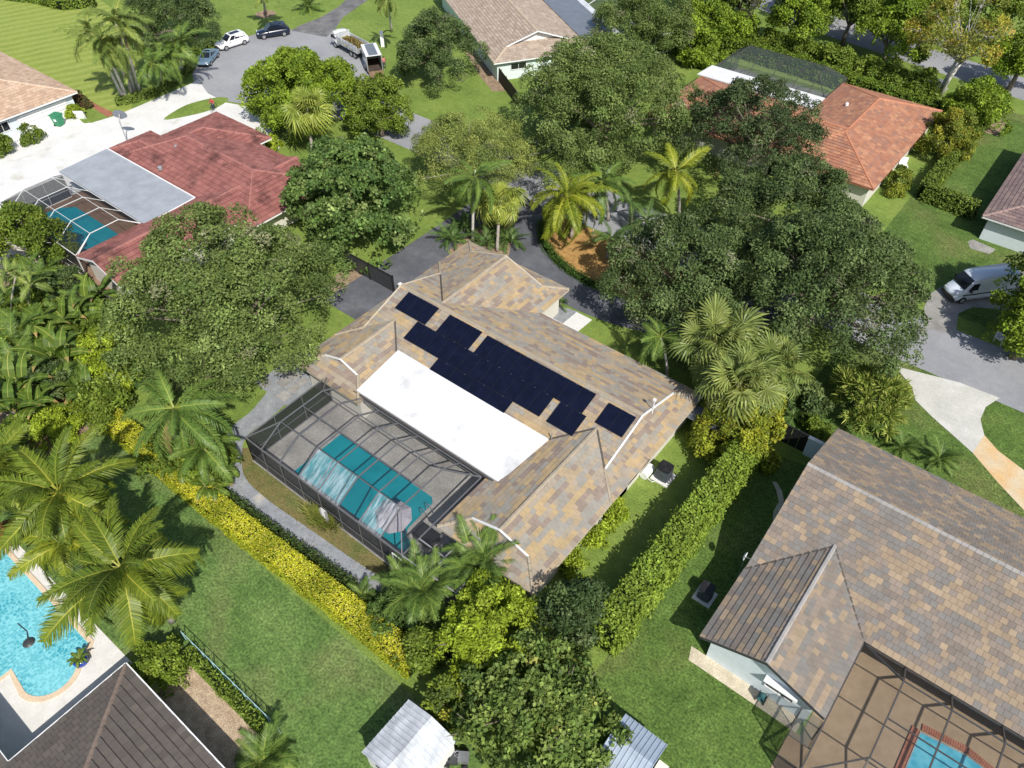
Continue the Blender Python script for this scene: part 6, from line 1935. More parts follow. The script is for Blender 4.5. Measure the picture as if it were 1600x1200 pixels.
tree('oak_tree', 'vast dark oak covering the lawn right of the curved drive', 'tree', (-11.38, 54.94, 6.20), 7.85, 6.6, spec(OAKD), 108, limbs=28, lobes=24, trunk_r=.45)
tree('oak_tree', 'dark oak leaning over the mulch island', 'tree', (-21.21, 50.79, 5.00), 6.84, 4.4, spec(OAKD), 109, limbs=20, lobes=18, trunk_r=.38)
tree('oak_tree', 'smaller dark oak behind the vast one towards the orange roof', 'tree', (-17.07, 63.02, 6.00), 6.87, 4.6, spec(OAKD), 110, limbs=12, lobes=14)
tree('open_tree', 'dark open tree through which the orange roof shows', 'tree', (-27.18, 75.03, 6.00), 7.55, 6.0, spec(OAKD, cov=2.3, cr=.7, cols=[((0.080, 0.120, 0.045), 5), ((0.105, 0.145, 0.055), 3), ((0.055, 0.085, 0.032), 3), ((0.24, 0.14, 0.085), .35)]), 111, limbs=16, lobes=16)
tree('bushy_tree', 'grey green tree at the top behind the huge oak', 'tree', (-54.11, 97.69, 5.00), 6.35, 5.0, OAK, 112, limbs=6)
tree('dark_tree', 'dark oak behind the white sport utility car', 'tree', (-105.44, 59.63, 4.20), 3.96, 4.8, spec(OAKD), 113, limbs=12, lobes=14)
tree('dark_tree', 'dark oak at the top edge behind the leaning palms', 'tree', (-112.41, 57.89, 4.00), 3.86, 5.0, spec(OAKD), 114, limbs=8)
tree('crooked_tree', 'open crooked tree with thick leaves left of the red pool cage', 'tree', (-73.50, 19.05, 3.40), 3.61, 3.4, spec(OLIVE, cr=0.68, leaf=.3), 115, limbs=26, lobes=12, bark='bark_pale')
# bottom centre group
tree('lime_tree', 'bright lime green drooping tree below the tan roof', 'tree', (-14.39, 15.95, 2.40), 3.40, 2.6, spec(LIME), 120, limbs=4, trunk_r=.14, lobes=12)
tree('glossy_tree', 'small dark glossy tree between lime tree and clipped hedge', 'tree', (-11.11, 19.64, 2.80), 2.13, 2.9, spec(DARK, leaf=.26, lw=.14, cols=[((0.055, 0.095, 0.030), 4), ((0.09, 0.135, 0.045), 3), ((0.14, 0.19, 0.075), 1)]), 121, limbs=6, trunk_r=.14, lobes=10)
tree('seagrape_tree', 'big round leaved tree at the bottom between the two sheds', 'tree', (-9.67, 14.30, 2.60), 4.23, 2.9, spec(BIGLEAF, leaf=.27, lw=.21, cr=0.40, cols=[((0.150, 0.220, 0.048), 5), ((0.205, 0.275, 0.066), 3), ((0.30, 0.31, 0.075), .25), ((0.100, 0.160, 0.036), 4)]), 122, limbs=16, trunk_r=.18, lobes=20, rot=.4)
bush('shrub', 'green shrub filling the corner behind the yellow hedge end', (-17.24, 12.69, 0.50), 1.31, 1.8, spec(OLIVE, leaf=.22, lw=.13, cr=0.41), 123)
bush('shrub', 'yellow speckled shrub behind the white shed', (-13.88, 11.56, 0.80), 1.32, 1.9, spec(OLIVE, leaf=.22, lw=.14, cr=0.41, cols=[((0.18, 0.24, 0.03), 4), ((0.30, 0.31, 0.045), 1.5), ((0.10, 0.15, 0.03), 3)]), 124)
bush('shrub', 'dark green shrub bank behind the yellow hedge', (-20.53, 13.46, 0.60), 1.44, 1.5, spec(DARK, leaf=.2, lw=.12, cr=0.38, cols=[((0.075, 0.135, 0.03), 4), ((0.11, 0.18, 0.04), 2)]), 125)
bush('shrub', 'dark shrub under the feather palms by the cage corner', (-17.43, 14.04, 0.60), 1.17, 1.6, spec(DARK, leaf=.22, lw=.13, cr=0.38, cols=[((0.10, 0.15, 0.035), 4), ((0.07, 0.11, 0.028), 2)]), 126)
# right hand shrubs
bush('shrub', 'big golden green bush under the fan palms', (-10.44, 39.60, 1.60), 3.15, 3.6, spec(YELLOW, cols=[((0.26, 0.30, 0.028), 4), ((0.34, 0.345, 0.034), 3), ((0.18, 0.225, 0.025), 3)]), 130, lobes=10)
bush('shrub', 'golden bush reaching up to the fan palms', (-9.41, 42.72, 1.60), 1.46, 2.6, spec(YELLOW, cols=[((0.27, 0.30, 0.028), 4), ((0.34, 0.34, 0.034), 2)]), 131)
bush('shrub', 'dark bush standing for leaves and shadow between fan palms and spiky bush', (-7.73, 46.96, 0.60), 1.52, 1.3, spec(DARK), 132)  # its darkness stands for a shadow on the lawn as well as dark leaves
bush('shrub', 'small green shrub before the black side gate', (-6.00, 45.13, 0.40), 1.08, .9, spec(OLIVE, leaf=.2, lw=.12, cr=0.34), 133)
for i, (px, py, rr, w) in enumerate(((0, 0, 1.5, 'first'), (1, 0, 1.3, 'second'), (2, 0, 1.3, 'third'))):
    p = [(-13.91, 28.63, 0.00), (-13.88, 25.98, 0.00), (-13.83, 23.73, 0.00)][i]
    bush('shrub', ['yellow green shrub under the right eave, nearest the air conditioner', 'yellow green shrub under the right eave, middle of three', 'yellow green shrub under the right eave, nearest the lime tree'][i], p, .95, 1.2, spec(LIME, leaf=.2, lw=.12, cr=0.34, droop=0), 134 + i, group='shrubs under the right eave')
tree('shade_tree', 'bright green tree hanging over the white van', 'tree', (3.50, 68.77, 5.00), 3.56, 4.2, spec(BRIGHT), 140, limbs=8)
tree('shade_tree', 'bright green low tree below the white van', 'tree', (3.73, 63.77, 3.40), 2.52, 3.0, spec(BRIGHT), 141, limbs=4)
tree('shade_tree', 'tall green tree at the right edge shading the van', 'tree', (9.5, 66.0, 8.5), 5.5, 5.0, spec(BRIGHT), 142, limbs=6)
tree('yellow_tree', 'yellow green tree at the right corner of the orange roof', 'tree', (-11.83, 94.72, 2.60), 2.91, 2.9, spec(YELLOW, cols=[((0.24, 0.265, 0.03), 4), ((0.16, 0.20, 0.03), 3), ((0.33, 0.32, 0.04), 1)]), 143, limbs=6)
tree('round_tree', 'green domed tree behind the orange roof at right', 'tree', (-11.28, 103.75, 2.80), 3.68, 3.4, spec(BRIGHT), 144, limbs=6)
bush('shrub', 'yellow shrub below the right tip of the orange roof', (-13.53, 83.99, 0.50), 1.54, 1.6, spec(YELLOW, cols=[((0.22, 0.25, 0.03), 4), ((0.14, 0.19, 0.03), 3)]), 145)
# street trees at the top right
tops = [((1248, 22), 56, BRIGHT, 'bright green street tree with dark trunk above the far road'), ((1335, 8), 56, OLIVE, 'dark olive street tree at the top of the far road'),
        ((1398, 40), 62, BRIGHT, 'dense green street tree hanging over the far road'), ((1165, -14), 40, OLIVE, 'green tree at the top edge beyond the far road'),
        ((1600, 88), 44, BRIGHT, 'green tree at the upper right edge'), ((1455, 20), 46, OLIVE, 'olive tree behind the bare trunk'), ((1290, -20), 50, DARK, 'dark tree beyond the far road, left one'), ((1390, -25), 50, DARK, 'dark tree beyond the far road, middle one'), ((1480, -15), 50, DARK, 'dark tree beyond the far road, right one'), ((1570, 10), 50, OLIVE, 'olive tree beyond the far road in the corner'), ((1110, -25), 46, DARK, 'dark tree at the top edge behind the roadside palm')]
TOPP = [(-38.00, 111.14, 5.50), (-33.28, 119.23, 5.50), (-26.21, 115.24, 5.50), (-48.44, 116.29, 5.00), (-10.35, 118.22, 4.50), (-23.57, 121.44, 6.00), (-39.83, 125.22, 5.00), (-32.84, 132.55, 5.00), (-25.20, 135.13, 5.00), (-16.78, 133.57, 5.00), (-53.96, 115.74, 5.00)]
TOPR = [4.06, 3.97, 4.46, 3.79, 3.77, 4.19, 4.97, 5.01, 4.93, 4.73, 4.43]
for i, (_, _, sp_, lb) in enumerate(tops):
    tree('street_tree', lb, 'tree', TOPP[i], TOPR[i], TOPR[i] * .85, spec(sp_, leaf=.36, lw=.22, cr=.85), 150 + i, group='trees along the far road', limbs=8)
tree('bare_tree', 'tall half bare tree with yellow leaves and forked pale trunk', 'tree', (-17.28, 110.71, 8.50), 6.13, 5.0, spec(YELLOW, cr=.8, cov=1.6, fill=.3, leaf=.32, lw=.16, cols=[((0.34, 0.31, 0.04), 3), ((0.22, 0.25, 0.045), 4), ((0.38, 0.26, 0.06), 1)]), 165, limbs=34, bark='bark_pale', stems=2, trunk_r=.22, lobes=14)
tree('bare_tree', 'slender bare tree between the far shrubs and the road', 'tree', (-45.59, 111.82, 4.50), 2.02, 2.2, spec(DARK, cov=.15, fill=.05), 166, limbs=18, trunk_r=.12, bark='dark_wood')
# shrubs along the far boundary
far = [((1085, 62), 'first'), ((1100, 40), ''), ((1118, 72), ''), ((1150, 58), ''), ((1100, 88), '')]
FP = [(-49.65, 103.54, 1.00), (-52.10, 111.41, 1.00), (-48.57, 109.19, 1.00), (-45.49, 109.22, 1.00), (-46.62, 100.27, 1.00)]
FL = ['bright green shrub nearest the huge oak at the far lawn', 'bright green shrub topmost at the far lawn corner', 'tall green shrub in the middle of the far lawn corner', 'glossy dark green shrub at the corner of the far cage', 'low bright green shrub at the edge of the far lawn']
for i in range(5):
    bush('shrub', FL[i], FP[i], 3.0, 2.9, spec(BRIGHT, leaf=.36, lw=.22), 170 + i, group='shrubs at the far lawn corner')
for i in range(11):
    k = i / 10
    a, b = Vector((-40.65, 109.54, 1.00)), Vector((-19.06, 109.32, 1.00))
    p = a.lerp(b, k)
    bush('shrub', 'tall loose shrub in the row above the clipped far hedge, ' + ['leftmost', 'second from the left', 'third from the left', 'fourth from the left', 'fifth from the left', 'middle one', 'fifth from the right', 'fourth from the right', 'third from the right', 'second from the right', 'rightmost'][i], p, 2.0, 1.7 + .5 * (i % 3) * .5, spec(OLIVE, leaf=.34, lw=.2), 180 + i, group='loose shrubs along the far road')
# small garden shrubs, forecourt
for p, r, lb, sp_ in (((-97.78, 30.84, 0.50), 1.3, 'rounded clipped shrub on the white drive by the picket fence', OLIVE), ((-97.66, 27.64, 0.40), 1.4, 'clipped shrub at the left edge by the brick step', OLIVE), ((-99.75, 37.67, 0.50), 1.0, 'yellow green shrub at the garage corner', LIME), ((-101.59, 39.54, 0.60), 1.2, 'reddish brown shrub beside the red brick walk', DARK), ((-74.01, 47.64, 0.40), 1.1, 'bright low shrub at the front right of the red roof', LIME)):
    bush('shrub', lb, p, r, r * .95, spec(sp_, leaf=.2, lw=.12, cr=0.35, **({'cols': [((0.15, 0.09, 0.05), 3), ((0.10, 0.12, 0.035), 3)]} if 'reddish' in lb else {})), int(abs(p[0] * 7)) + 200)
# left hand jungle
for i, (p, r, rz, sp_, lb) in enumerate((((-54.69, 15.62, 1.50), 2.6, 2.6, spec(LIME, droop=0), 'yellow green shrub at the left of the broad oak'), ((-52.13, 14.02, 1.00), 1.9, 2.0, spec(LIME, droop=0), 'pale yellow shrub at the top of the yellow hedge'), ((-51.48, 9.05, 0.80), 2.2, 1.4, spec(LIME, droop=0, leaf=.2, lw=.1), 'low bright shrub beside the yellow hedge end'), ((-52.74, 5.78, 1.00), 1.8, 1.6, spec(OLIVE), 'green shrub at the left edge below the banana plants'), ((-62.75, 15.10, 1.00), 2.2, 1.6, spec(OLIVE), 'olive shrub among the banana plants'), ((-61.85, 10.10, 1.00), 2.6, 1.6, spec(OLIVE), 'olive shrub under the thin palms at left'), ((-39.92, 13.83, 0.80), 2.0, 1.6, spec(OLIVE, leaf=.3), 'dense green shrub beneath the feather palm with dead fronds'), ((-42.39, 12.25, 0.80), 1.9, 1.5, spec(OLIVE, leaf=.3), 'green shrub between yellow hedge and feather palm'), ((-45.30, 1.74, 0.40), .9, .7, spec(DARK, cols=[((0.28, 0.07, 0.04), 3), ((0.12, 0.10, 0.04), 2)]), 'small red leaved plant by the pool deck'), ((-53.86, 9.99, 0.80), .9, .8, spec(DARK, cols=[((0.30, 0.055, 0.04), 3), ((0.14, 0.09, 0.04), 2)]), 'small red leaved plant under the banana plants'), ((-28.98, 2.61, 0.90), 1.82, 1.3, spec(LIME, droop=0, leaf=.2, lw=.13, cr=0.32, cols=[((0.15, 0.22, 0.025), 5), ((0.20, 0.27, 0.035), 3)]), 'dense clipped green shrub at the corner of the dark roof'))):
    bush('shrub', lb, p, r, rz, sp_, 220 + i)

# ---------------------------------------------------------------- hedges
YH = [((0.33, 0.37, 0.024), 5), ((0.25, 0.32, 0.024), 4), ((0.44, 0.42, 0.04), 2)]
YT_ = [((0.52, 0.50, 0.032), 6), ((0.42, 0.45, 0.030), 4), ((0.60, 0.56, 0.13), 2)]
GH = [((0.175, 0.255, 0.032), 5), ((0.125, 0.195, 0.026), 4), ((0.24, 0.32, 0.05), 2)]
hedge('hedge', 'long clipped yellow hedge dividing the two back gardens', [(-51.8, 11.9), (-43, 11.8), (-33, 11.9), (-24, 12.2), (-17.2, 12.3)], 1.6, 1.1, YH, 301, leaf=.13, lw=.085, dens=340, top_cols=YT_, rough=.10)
hedge('hedge', 'low dark hedge between gravel path and yellow hedge', [(-37.5, 13.1), (-31, 13.3), (-24, 13.75)], .55, .7, [((0.05, 0.085, 0.02), 4), ((0.08, 0.12, 0.03), 3)], 302, dens=110, rough=.10)
hedge('hedge', 'tall clipped green hedge along the right side yard', [(-8.95, 39.6), (-9.05, 30), (-9.1, 20.4)], 1.6, 2.9, [((0.215, 0.305, 0.038), 5), ((0.155, 0.235, 0.030), 4), ((0.28, 0.37, 0.06), 2)], 303, leaf=.22, lw=.14, dens=165, rough=.30)
hedge('hedge', 'clipped hedge with square end around the right lawn', [(-10.2, 109), (-10.4, 95), (-10.6, 84.4), (-5.2, 83.9)], 1.3, 1.7, [((0.17, 0.24, 0.036), 5), ((0.12, 0.17, 0.03), 4)], 304, leaf=.24, lw=.15, dens=80, rough=.14)
hedge('hedge', 'clipped bright hedge behind the far cage', [(-46, 106.5), (-34, 105.8), (-22, 104.5), (-15.5, 103.8)], 1.8, 2.0, [((0.15, 0.225, 0.025), 5), ((0.10, 0.16, 0.02), 3)], 305, leaf=.3, lw=.18, dens=60, rough=.18)
hedge('hedge', 'low curved hedge below the leaning palms', spline([(-98.62, 42.60), (-97.76, 44.91), (-97.78, 48.24), (-98.82, 51.89), (-100.91, 55.20), (-103.54, 56.94)], False, 4), 1.1, .7, [((0.17, 0.24, 0.04), 5), ((0.13, 0.19, 0.035), 3)], 306, leaf=.22, lw=.13, dens=120)
hedge('hedge', 'low dark green border round the orange mulch island', [(-29.5 + 10.7 * math.cos(a), 57.4 + 7.7 * math.sin(a)) for a in [math.pi * (1.1 + .42 * k / 14) for k in range(15)]], .9, .45, [((0.06, 0.13, 0.022), 5), ((0.09, 0.17, 0.03), 3)], 307, leaf=.2, lw=.06, dens=110)
hedge('hedge', 'small clipped hedge along the thin aqua fence', [(-28.6, 4.3), (-20.8, 4.3)], .6, .8, GH, 308, dens=110)
hedge('hedge', 'low hedge at the top left beyond the striped lawn', [(-147.19, 52.46), (-141.45, 54.83), (-135.57, 55.92), (-132.61, 59.70)], 1.4, 1.2, GH, 309, leaf=.3, lw=.18, dens=30)
hedge('hedge', 'low hedge edging the parked cars on the left', spline([(-103.33, 57.11), (-104.74, 59.39), (-105.37, 61.83)], False, 3), 1.0, .8, GH, 310, leaf=.2, lw=.12, dens=60)

# ---------------------------------------------------------------- palms
palm('coconut_palm', 'large coconut palm over the shaggy lawn near the cyan pool', (-31.80, 4.33, 6.60), 30, 'coco_g', 401, (-.85, 1.15), 1.15, (-31.34, 4.98, 0.00), .2, dry=2)
palm('coconut_palm', 'coconut palm above the shaggy lawn beside the banana plants', (-39.80, 4.91, 6.40), 30, 'coco_g', 402, (-.85, 1.15), 1.12, (-40.80, 5.32, 0.00), .2, dry=2)
palm('coconut_palm', 'yellowish young coconut palm between the two large ones', (-37.81, 3.55, 4.60), 20, 'coco_y', 407, (-.5, 1.2), .85, None, .17)
palm('coconut_palm', 'coconut palm at the left edge with only its right fronds showing', (-45.11, 3.33, 6.00), 26, 'coco_g', 403, (-.8, 1.1), 1.05, None, .2)
palm('feather_palm', 'feather palm with brown dead fronds behind the yellow hedge', (-40.59, 13.63, 6.20), 26, 'royal', 404, (-.9, .8), 1.55, None, .17, dry=5)
palm('feather_palm', 'low feather palm beside the gravel path', (-38.98, 13.79, 3.00), 16, 'royal', 405, (-.5, 1.1), 1.1, None, .14)
# banana and thin palms
for i, (p, s) in enumerate((((-60.43, 16.00, 2.00), 1.0), ((-61.42, 13.10, 2.00), 1.1), ((-61.53, 18.43, 2.00), 1.0), ((-56.98, 12.63, 2.00), 1.15), ((-56.77, 9.06, 2.00), 1.1), ((-53.45, 8.67, 1.60), .95), ((-52.80, 12.27, 1.60), .9), ((-54.99, 7.45, 1.60), 1.0), ((-58.83, 17.87, 1.60), .85))):
    clump_palm('banana_plant', 'banana plant in the left thicket, ' + ['right of the centre', 'upper middle', 'nearest the cream gravel', 'in the centre', 'at the left edge, upper', 'above the red plant', 'nearest the yellow hedge', 'at the left edge, lower', 'touching the broad oak'][i], (p[0], p[1]), 3, 2.1 * s, 'banana', 420 + i, 7, 1.0, s * 1.05, 'banana plant', 'banana plants in the left thicket', (.0, 1.2), trunk_r=.10)
for i, (p, h_, s_) in enumerate((((-67.85, 16.54, 0.00), 2.2, 1.2), ((-61.19, 16.17, 0.00), 2.0, 1.1), ((-62.19, 11.18, 0.00), 2.2, 1.2), ((-55.43, 11.71, 0.00), 1.6, 1.0), ((-67.30, 12.95, 0.00), 2.4, 1.2), ((-55.78, 14.78, 0.00), 1.6, .95), ((-58.69, 11.01, 0.00), 2.2, 1.1))):
    clump_palm('thicket_palm', 'feathery palm in the left thicket, ' + ['uppermost', 'nearest the oak', 'left of the centre', 'lowest', 'at the left edge', 'beside the yellow shrubs', 'in the middle'][i], p, 4, h_, 'areca', 600 + i, 9, 1.2, s_, 'palm', 'feathery palms of the left thicket', (-.2, 1.15))
for i, p in enumerate(((-40.66, 12.14, 0.00), (-38.95, 14.27, 0.00), (-37.37, 12.55, 0.00))):
    clump_palm('thicket_palm', 'broad leaved palm below the feather palm, ' + ['left one', 'nearest the gravel path', 'lowest one'][i], p, 3, 1.2, 'banana', 610 + i, 9, .9, .62, 'palm', 'broad leaved palms by the gravel path', (-.1, 1.1))
for i, (t_, b_) in enumerate((((-65.12, 14.13, 6.00), (-68.63, 12.45, 0.00)), ((-64.89, 14.59, 5.50), (-66.28, 12.66, 0.00)), ((-63.46, 14.89, 5.00), (-66.30, 14.31, 0.00)))):
    palm('thin_palm', 'slim palm over the left thicket, ' + ['leftmost', 'middle one', 'rightmost'][i], t_, 9, 'tall', 440 + i, (-.5, 1.0), .55, b_, .08, group='slim palms of the left thicket')
# tall leaning palms by the striped lawn
LP = (((-98.95, 42.69, 9.00), (-99.12, 43.83, 0.00)), ((-96.26, 42.52, 8.80), (-99.13, 44.29, 0.00)), ((-97.82, 45.80, 10.00), (-99.61, 45.81, 0.00)), ((-96.39, 45.57, 9.50), (-99.49, 46.39, 0.00)), ((-96.13, 43.28, 8.00), (-99.71, 45.50, 0.00)))
for i, (t_, b_) in enumerate(LP):
    palm('leaning_palm', 'tall leaning palm with pale trunk by the curved hedge, ' + ['leftmost', 'second from the left', 'fourth from the left', 'rightmost', 'third from the left'][i], t_, 15, 'tall', 450 + i, (-.9, .95), 1.3, b_, .19, group='tall leaning palms by the curved hedge', dry=1 if i == 3 else 0, trunk_mat='bark_pale', curve=.25)
SP = (((-93.22, 46.18, 5.50), (-99.98, 49.70, 0.00)), ((-94.36, 48.20, 5.50), (-99.71, 49.92, 0.00)), ((-94.12, 50.25, 6.50), (-100.17, 53.14, 0.00)), ((-93.53, 51.14, 7.00), (-100.14, 53.42, 0.00)))
for i, (t_, b_) in enumerate(SP):
    palm('slim_palm', 'slender palm in the pair row near the sedan, ' + ['leftmost', 'second', 'third', 'nearest the sedan'][i], t_, 14, 'areca', 460 + i, (-.8, 1.0), 1.5, b_, .12, group='slender palms near the sedan', trunk_mat='bark_pale', curve=.3)
palm('palm_tree', 'palm with bare ring of mulch on the top lawn', (-101.27, 70.13, 7.00), 14, 'tall', 470, (-.8, .9), 1.0, (-109.19, 74.83, 0.00), .18, trunk_mat='bark_pale')
sheet('garden_bed', [((-108.76, 74.49, 0.00)[0] + 1.6 * math.cos(k), (-108.76, 74.49, 0.00)[1] + 1.6 * math.sin(k)) for k in [j * math.pi / 10 for j in range(20)]], .01, 'mulch_brown', 'round mulch ring under the top lawn palm', 'garden bed')
clump_palm('young_palm', 'young bushy palm beside the cracked drive', (-104.66, 79.83, 0.00), 1, .5, 'areca', 471, 14, .3, 1.3)
palm('palm_tree', 'tall palm with drooping crown behind the dump truck', (-81.52, 75.51, 8.00), 14, 'tall', 472, (-1.2, .7), .9, (-88.16, 81.66, 0.00), .17, trunk_mat='bark_pale')
palm('fan_palm', 'yellow green fan palm with hanging skirt at the domed tree', (-68.51, 49.64, 6.00), 24, 'fan_y', 473, (-1.2, 1.2), 1.85, None, .2)
# palms of the front garden
palm('royal_palm', 'slim palm with white trunk at the front corner of the tan roof', (-42.72, 48.07, 7.40), 16, 'royal', 480, (-.7, 1.1), 1.25, (-43.28, 48.03, 0.00), .15, shaft='shaft_green', dry=1, trunk_mat='bark_pale')
palm('fan_palm', 'fan palm with brown trunk before the tan roof', (-40.94, 49.63, 5.00), 28, 'fan_y', 481, (-1.0, 1.2), 1.45, (-40.39, 48.38, 0.00), .16, trunk_mat='palm_trunk')
palm('coconut_palm', 'golden coconut palm on the orange mulch island', (-35.86, 53.44, 5.60), 28, 'coco_y', 482, (-.85, 1.2), 1.12, (-35.90, 54.76, 0.00), .2)
palm('coconut_palm', 'green coconut palm right behind the golden one', (-34.67, 57.57, 5.50), 18, 'royal', 483, (-.6, 1.1), 1.2, (-34.73, 59.67, 0.00), .15)
palm('coconut_palm', 'open crowned palm left of the huge street oak shadow', (-29.23, 62.21, 6.40), 15, 'coco_y', 484, (-.6, 1.05), .95, (-28.99, 64.24, 0.00), .15)
palm('small_palm', 'small dark palm on the mulch island by the dark oak', (-30.86, 53.96, 2.60), 13, 'deep', 485, (-.35, 1.0), 1.25, None, .14)
palm('small_palm', 'second dark palm behind the mulch island', (-29.49, 58.02, 3.00), 13, 'deep', 486, (-.35, 1.0), 1.25, None, .14)
palm('small_palm', 'half hidden dark palm at the back of the mulch island', (-32.83, 60.52, 2.40), 12, 'deep', 487, (-.3, 1.0), 1.15, None, .14)
for i, p in enumerate(((-44.84, 46.50, 0.00), (-41.72, 48.29, 0.00), (-40.18, 49.94, 0.00), (-45.32, 48.71, 0.00), (-42.60, 50.87, 0.00))):
    clump_palm('low_palm', 'low green palm in the bed before the tan roof, ' + ['left of the white trunk', 'right of the white trunk', 'rightmost', 'behind the white trunk', 'behind the brown trunk'][i], p, 2, .5, 'deep', 490 + i, 10, .5, .85, 'palm', 'low palms before the tan roof')
clump_palm('entrance_plant', 'small orange tinged plant by the entrance walk', (-30.58, 45.27, 0.00), 2, .6, 'deep', 497, 7, .3, .5)
# fan palms and areca right of the house
palm('feather_palm', 'bright feather palm at the front right eave', (-18.92, 42.51, 4.60), 15, 'areca', 500, (-.6, 1.15), 1.15, (-18.00, 43.21, 0.00), .12, trunk_mat='bark_pale')
palm('fan_palm', 'large fan palm at the back of the group right of the tan roof', (-15.03, 44.01, 5.20), 30, 'fan_g', 501, (-.8, 1.3), 1.6, None, .22)
palm('fan_palm', 'fan palm nearest the golden bush', (-11.51, 40.72, 5.60), 30, 'fan_g', 502, (-.75, 1.3), 1.45, None, .22)
palm('fan_palm', 'fan palm at the right of the group by the dark oak', (-10.28, 44.70, 4.80), 27, 'fan_g', 503, (-1.0, 1.3), 1.35, None, .22)
# areca clumps by the cage corner
clump_palm('areca_palm', 'feathery clump palm at the lower corner of the pool cage', (-19.98, 15.62, 0.80), 6, 1.9, 'areca', 510, 12, 1.1, 1.05)
clump_palm('areca_palm', 'feathery clump palm before the rear wing of the tan roof', (-17.85, 19.22, 1.00), 7, 2.2, 'areca', 511, 12, 1.2, 1.05)
clump_palm('young_palm', 'small palm seedling behind the yellow hedge', (-22.99, 13.62, 0.00), 2, .3, 'areca', 512, 7, .3, .6)
clump_palm('small_palm', 'shaggy palm at the bottom edge below the lawn', (-19.90, 3.13, 0.00), 3, .6, 'areca', 513, 9, .5, .9)
# front garden of the brown roofed house
clump_palm('cycad', 'dark cycad on the green verge, left one', (-0.25, 47.68, 0.00), 1, .35, 'cycad', 520, 22, .1, 1.05, 'cycad', 'cycads on the green verge', (-.1, 1.1), trunk_r=.14)
clump_palm('cycad', 'dark cycad on the green verge, right one', (2.35, 48.17, 0.00), 1, .35, 'cycad', 521, 22, .1, 1.05, 'cycad', 'cycads on the green verge', (-.1, 1.1), trunk_r=.14)
# spiky bush: many tufts of strap leaves
sb_ = thing('spiky_bush', 'round spiky yellow striped bush beside the rust stained drive', 'shrub', (*(-3.63, 49.86, 1.20)[:2], 0))
rs2 = np.random.default_rng(77)
P_, V_, _ = crown_points(rs2, 3.01, 3.01, 2.2, 12, 420)
per = 20
cp = np.repeat(P_, per, 0)
d_ = np.repeat(V_, per, 0) * .8 + rs2.normal(size=cp.shape) * .6
d_[:, 2] += .25
q = leaf_quads(rs2, cp, d_, .75, .10, .6, np.repeat(V_, per, 0) + np.array([0, 0, .6]), .5)
cl = np.array([(0.26, 0.34, 0.055), (0.38, 0.41, 0.10), (0.15, 0.22, 0.04)])[rs2.integers(0, 3, len(q))] * np.exp(rs2.normal(0, .15, len(q)))[:, None]
o = link(bpy.data.objects.new('foliage', quads_mesh('foliage', q, cl, 'leaf')))
o.parent = sb_
o.location = (0, 0, 1.6)
MB().tube([(0, 0, 0), (.1, .1, 1.0), (0, 0, 2.0)], [.16, .13, .08], 8).tube([(0, 0, .2), (-.6, .4, 1.2), (-.8, .6, 2.0)], [.1, .08, .05], 8).tube([(0, 0, .2), (.7, -.3, 1.2), (.9, -.4, 2.0)], [.1, .08, .05], 8).build('stems', 'bark_pale', sb_)
clump_palm('roadside_palm', 'small palm standing at the edge of the far road', (-52.72, 119.11, 0.00), 1, 2.2, 'areca', 530, 13, .2, 1.2)
for i, p in enumerate(((-8.33, 46.49, 0.00), (-9.18, 47.43, 0.00), (-7.97, 45.46, 0.00))):
    clump_palm('strap_plant', 'blue green strap plant in the shade right of the fan palms, ' + ['middle one', 'upper one', 'lower one'][i], p, 1, .3, 'deep', 540 + i, 12, .1, .8, 'plant', 'strap plants right of the fan palms')
#print('objects', len(bpy.data.objects), 'tris', sum(len(m.polygons) * 2 for m in bpy.data.meshes))

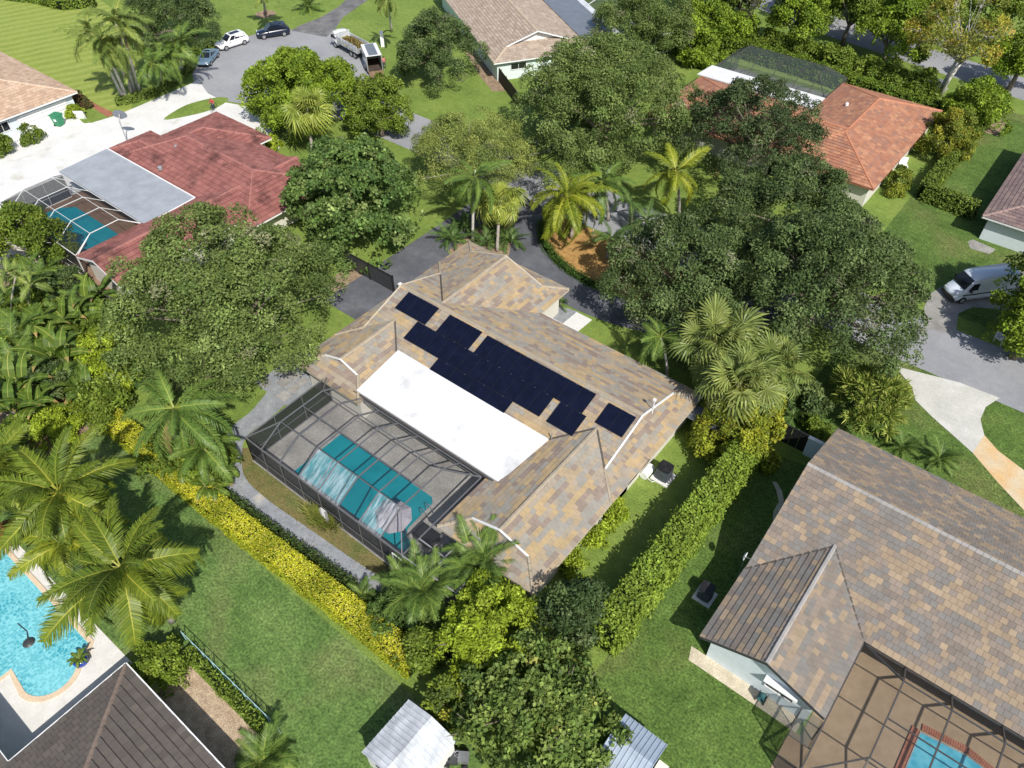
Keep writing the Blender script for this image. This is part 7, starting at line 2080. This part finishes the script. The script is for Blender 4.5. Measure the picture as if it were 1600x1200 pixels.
# wispy grass tuft and leaf litter
gt_ = thing('grass_tuft', 'wispy yellow green grass tuft against the cage front', 'grass', (*(-29.70, 16.05, 0.00)[:2], 0))
rs3 = np.random.default_rng(9)
n = 1500
b_ = np.stack([rs3.normal(0, .55, n), rs3.normal(0, .28, n), np.zeros(n)], 1)
d_ = np.stack([rs3.normal(0, .35, n), rs3.normal(0, .35, n), np.ones(n)], 1) + b_ * .5
q = leaf_quads(rs3, b_, d_, .8, .05, .0)
o = link(bpy.data.objects.new('blades', quads_mesh('blades', q, np.array([(0.24, 0.29, 0.05), (0.17, 0.23, 0.04), (0.32, 0.31, 0.09)])[rs3.integers(0, 3, n)], 'leaf')))
o.parent = gt_
def litter(name, label, poly, n, cols, seed, size=.12):
    """fallen leaves lying about"""
    rs = np.random.default_rng(seed)
    xs, ys = [p[0] for p in poly], [p[1] for p in poly]
    p = np.stack([rs.uniform(min(xs), max(xs), n), rs.uniform(min(ys), max(ys), n), np.full(n, .05)], 1)
    d = rs.normal(size=(n, 3)); d[:, 2] = 0
    q = leaf_quads(rs, p, d, size, size * .55, 2.0)
    o = link(bpy.data.objects.new(name, quads_mesh(name, q, np.array(cols)[rs.integers(0, len(cols), n)], 'leaf')))
    setp(o, label, 'leaf litter', None, 'stuff')
litter('fallen_leaves', 'fallen leaves scattered under the vast dark oak', rect(-26, -4, 56, 76), 2600, [(0.26, 0.18, 0.09), (0.17, 0.13, 0.07), (0.33, 0.27, 0.12)], 21)
litter('fallen_leaves', 'fallen leaves scattered around the broad oak', rect(-62, -44, 18, 34), 1600, [(0.26, 0.18, 0.09), (0.17, 0.13, 0.07), (0.33, 0.27, 0.12)], 22)
litter('fallen_leaves', 'fallen leaves on the gravel and grass by the cage', rect(-41, -20, 13, 16.2), 500, [(0.30, 0.22, 0.12), (0.22, 0.18, 0.10)], 23, .1)

bush('flowering_shrub', 'pink flowering shrub inside the far screen cage', (-76.44, 101.49, 0.80), 1.3, 1.5, spec(BRIGHT, cols=[((0.42, 0.12, 0.36), 3), ((0.10, 0.16, 0.04), 2)]), 250)

for i, p in enumerate(((-66.32, 14.17, 1.20), (-65.99, 17.89, 1.20), (-57.31, 15.22, 1.00), (-55.79, 10.18, 1.00), (-50.32, 12.11, 0.80))):
    bush('shrub', 'dark leafy shrub inside the left thicket, ' + ['upper left', 'nearest the red cage', 'beside the oak', 'lower middle', 'above the yellow hedge tip'][i], p, 2.0, 2.0, spec(DARK if i % 2 else OLIVE), 260 + i, group='dark shrubs of the left thicket')
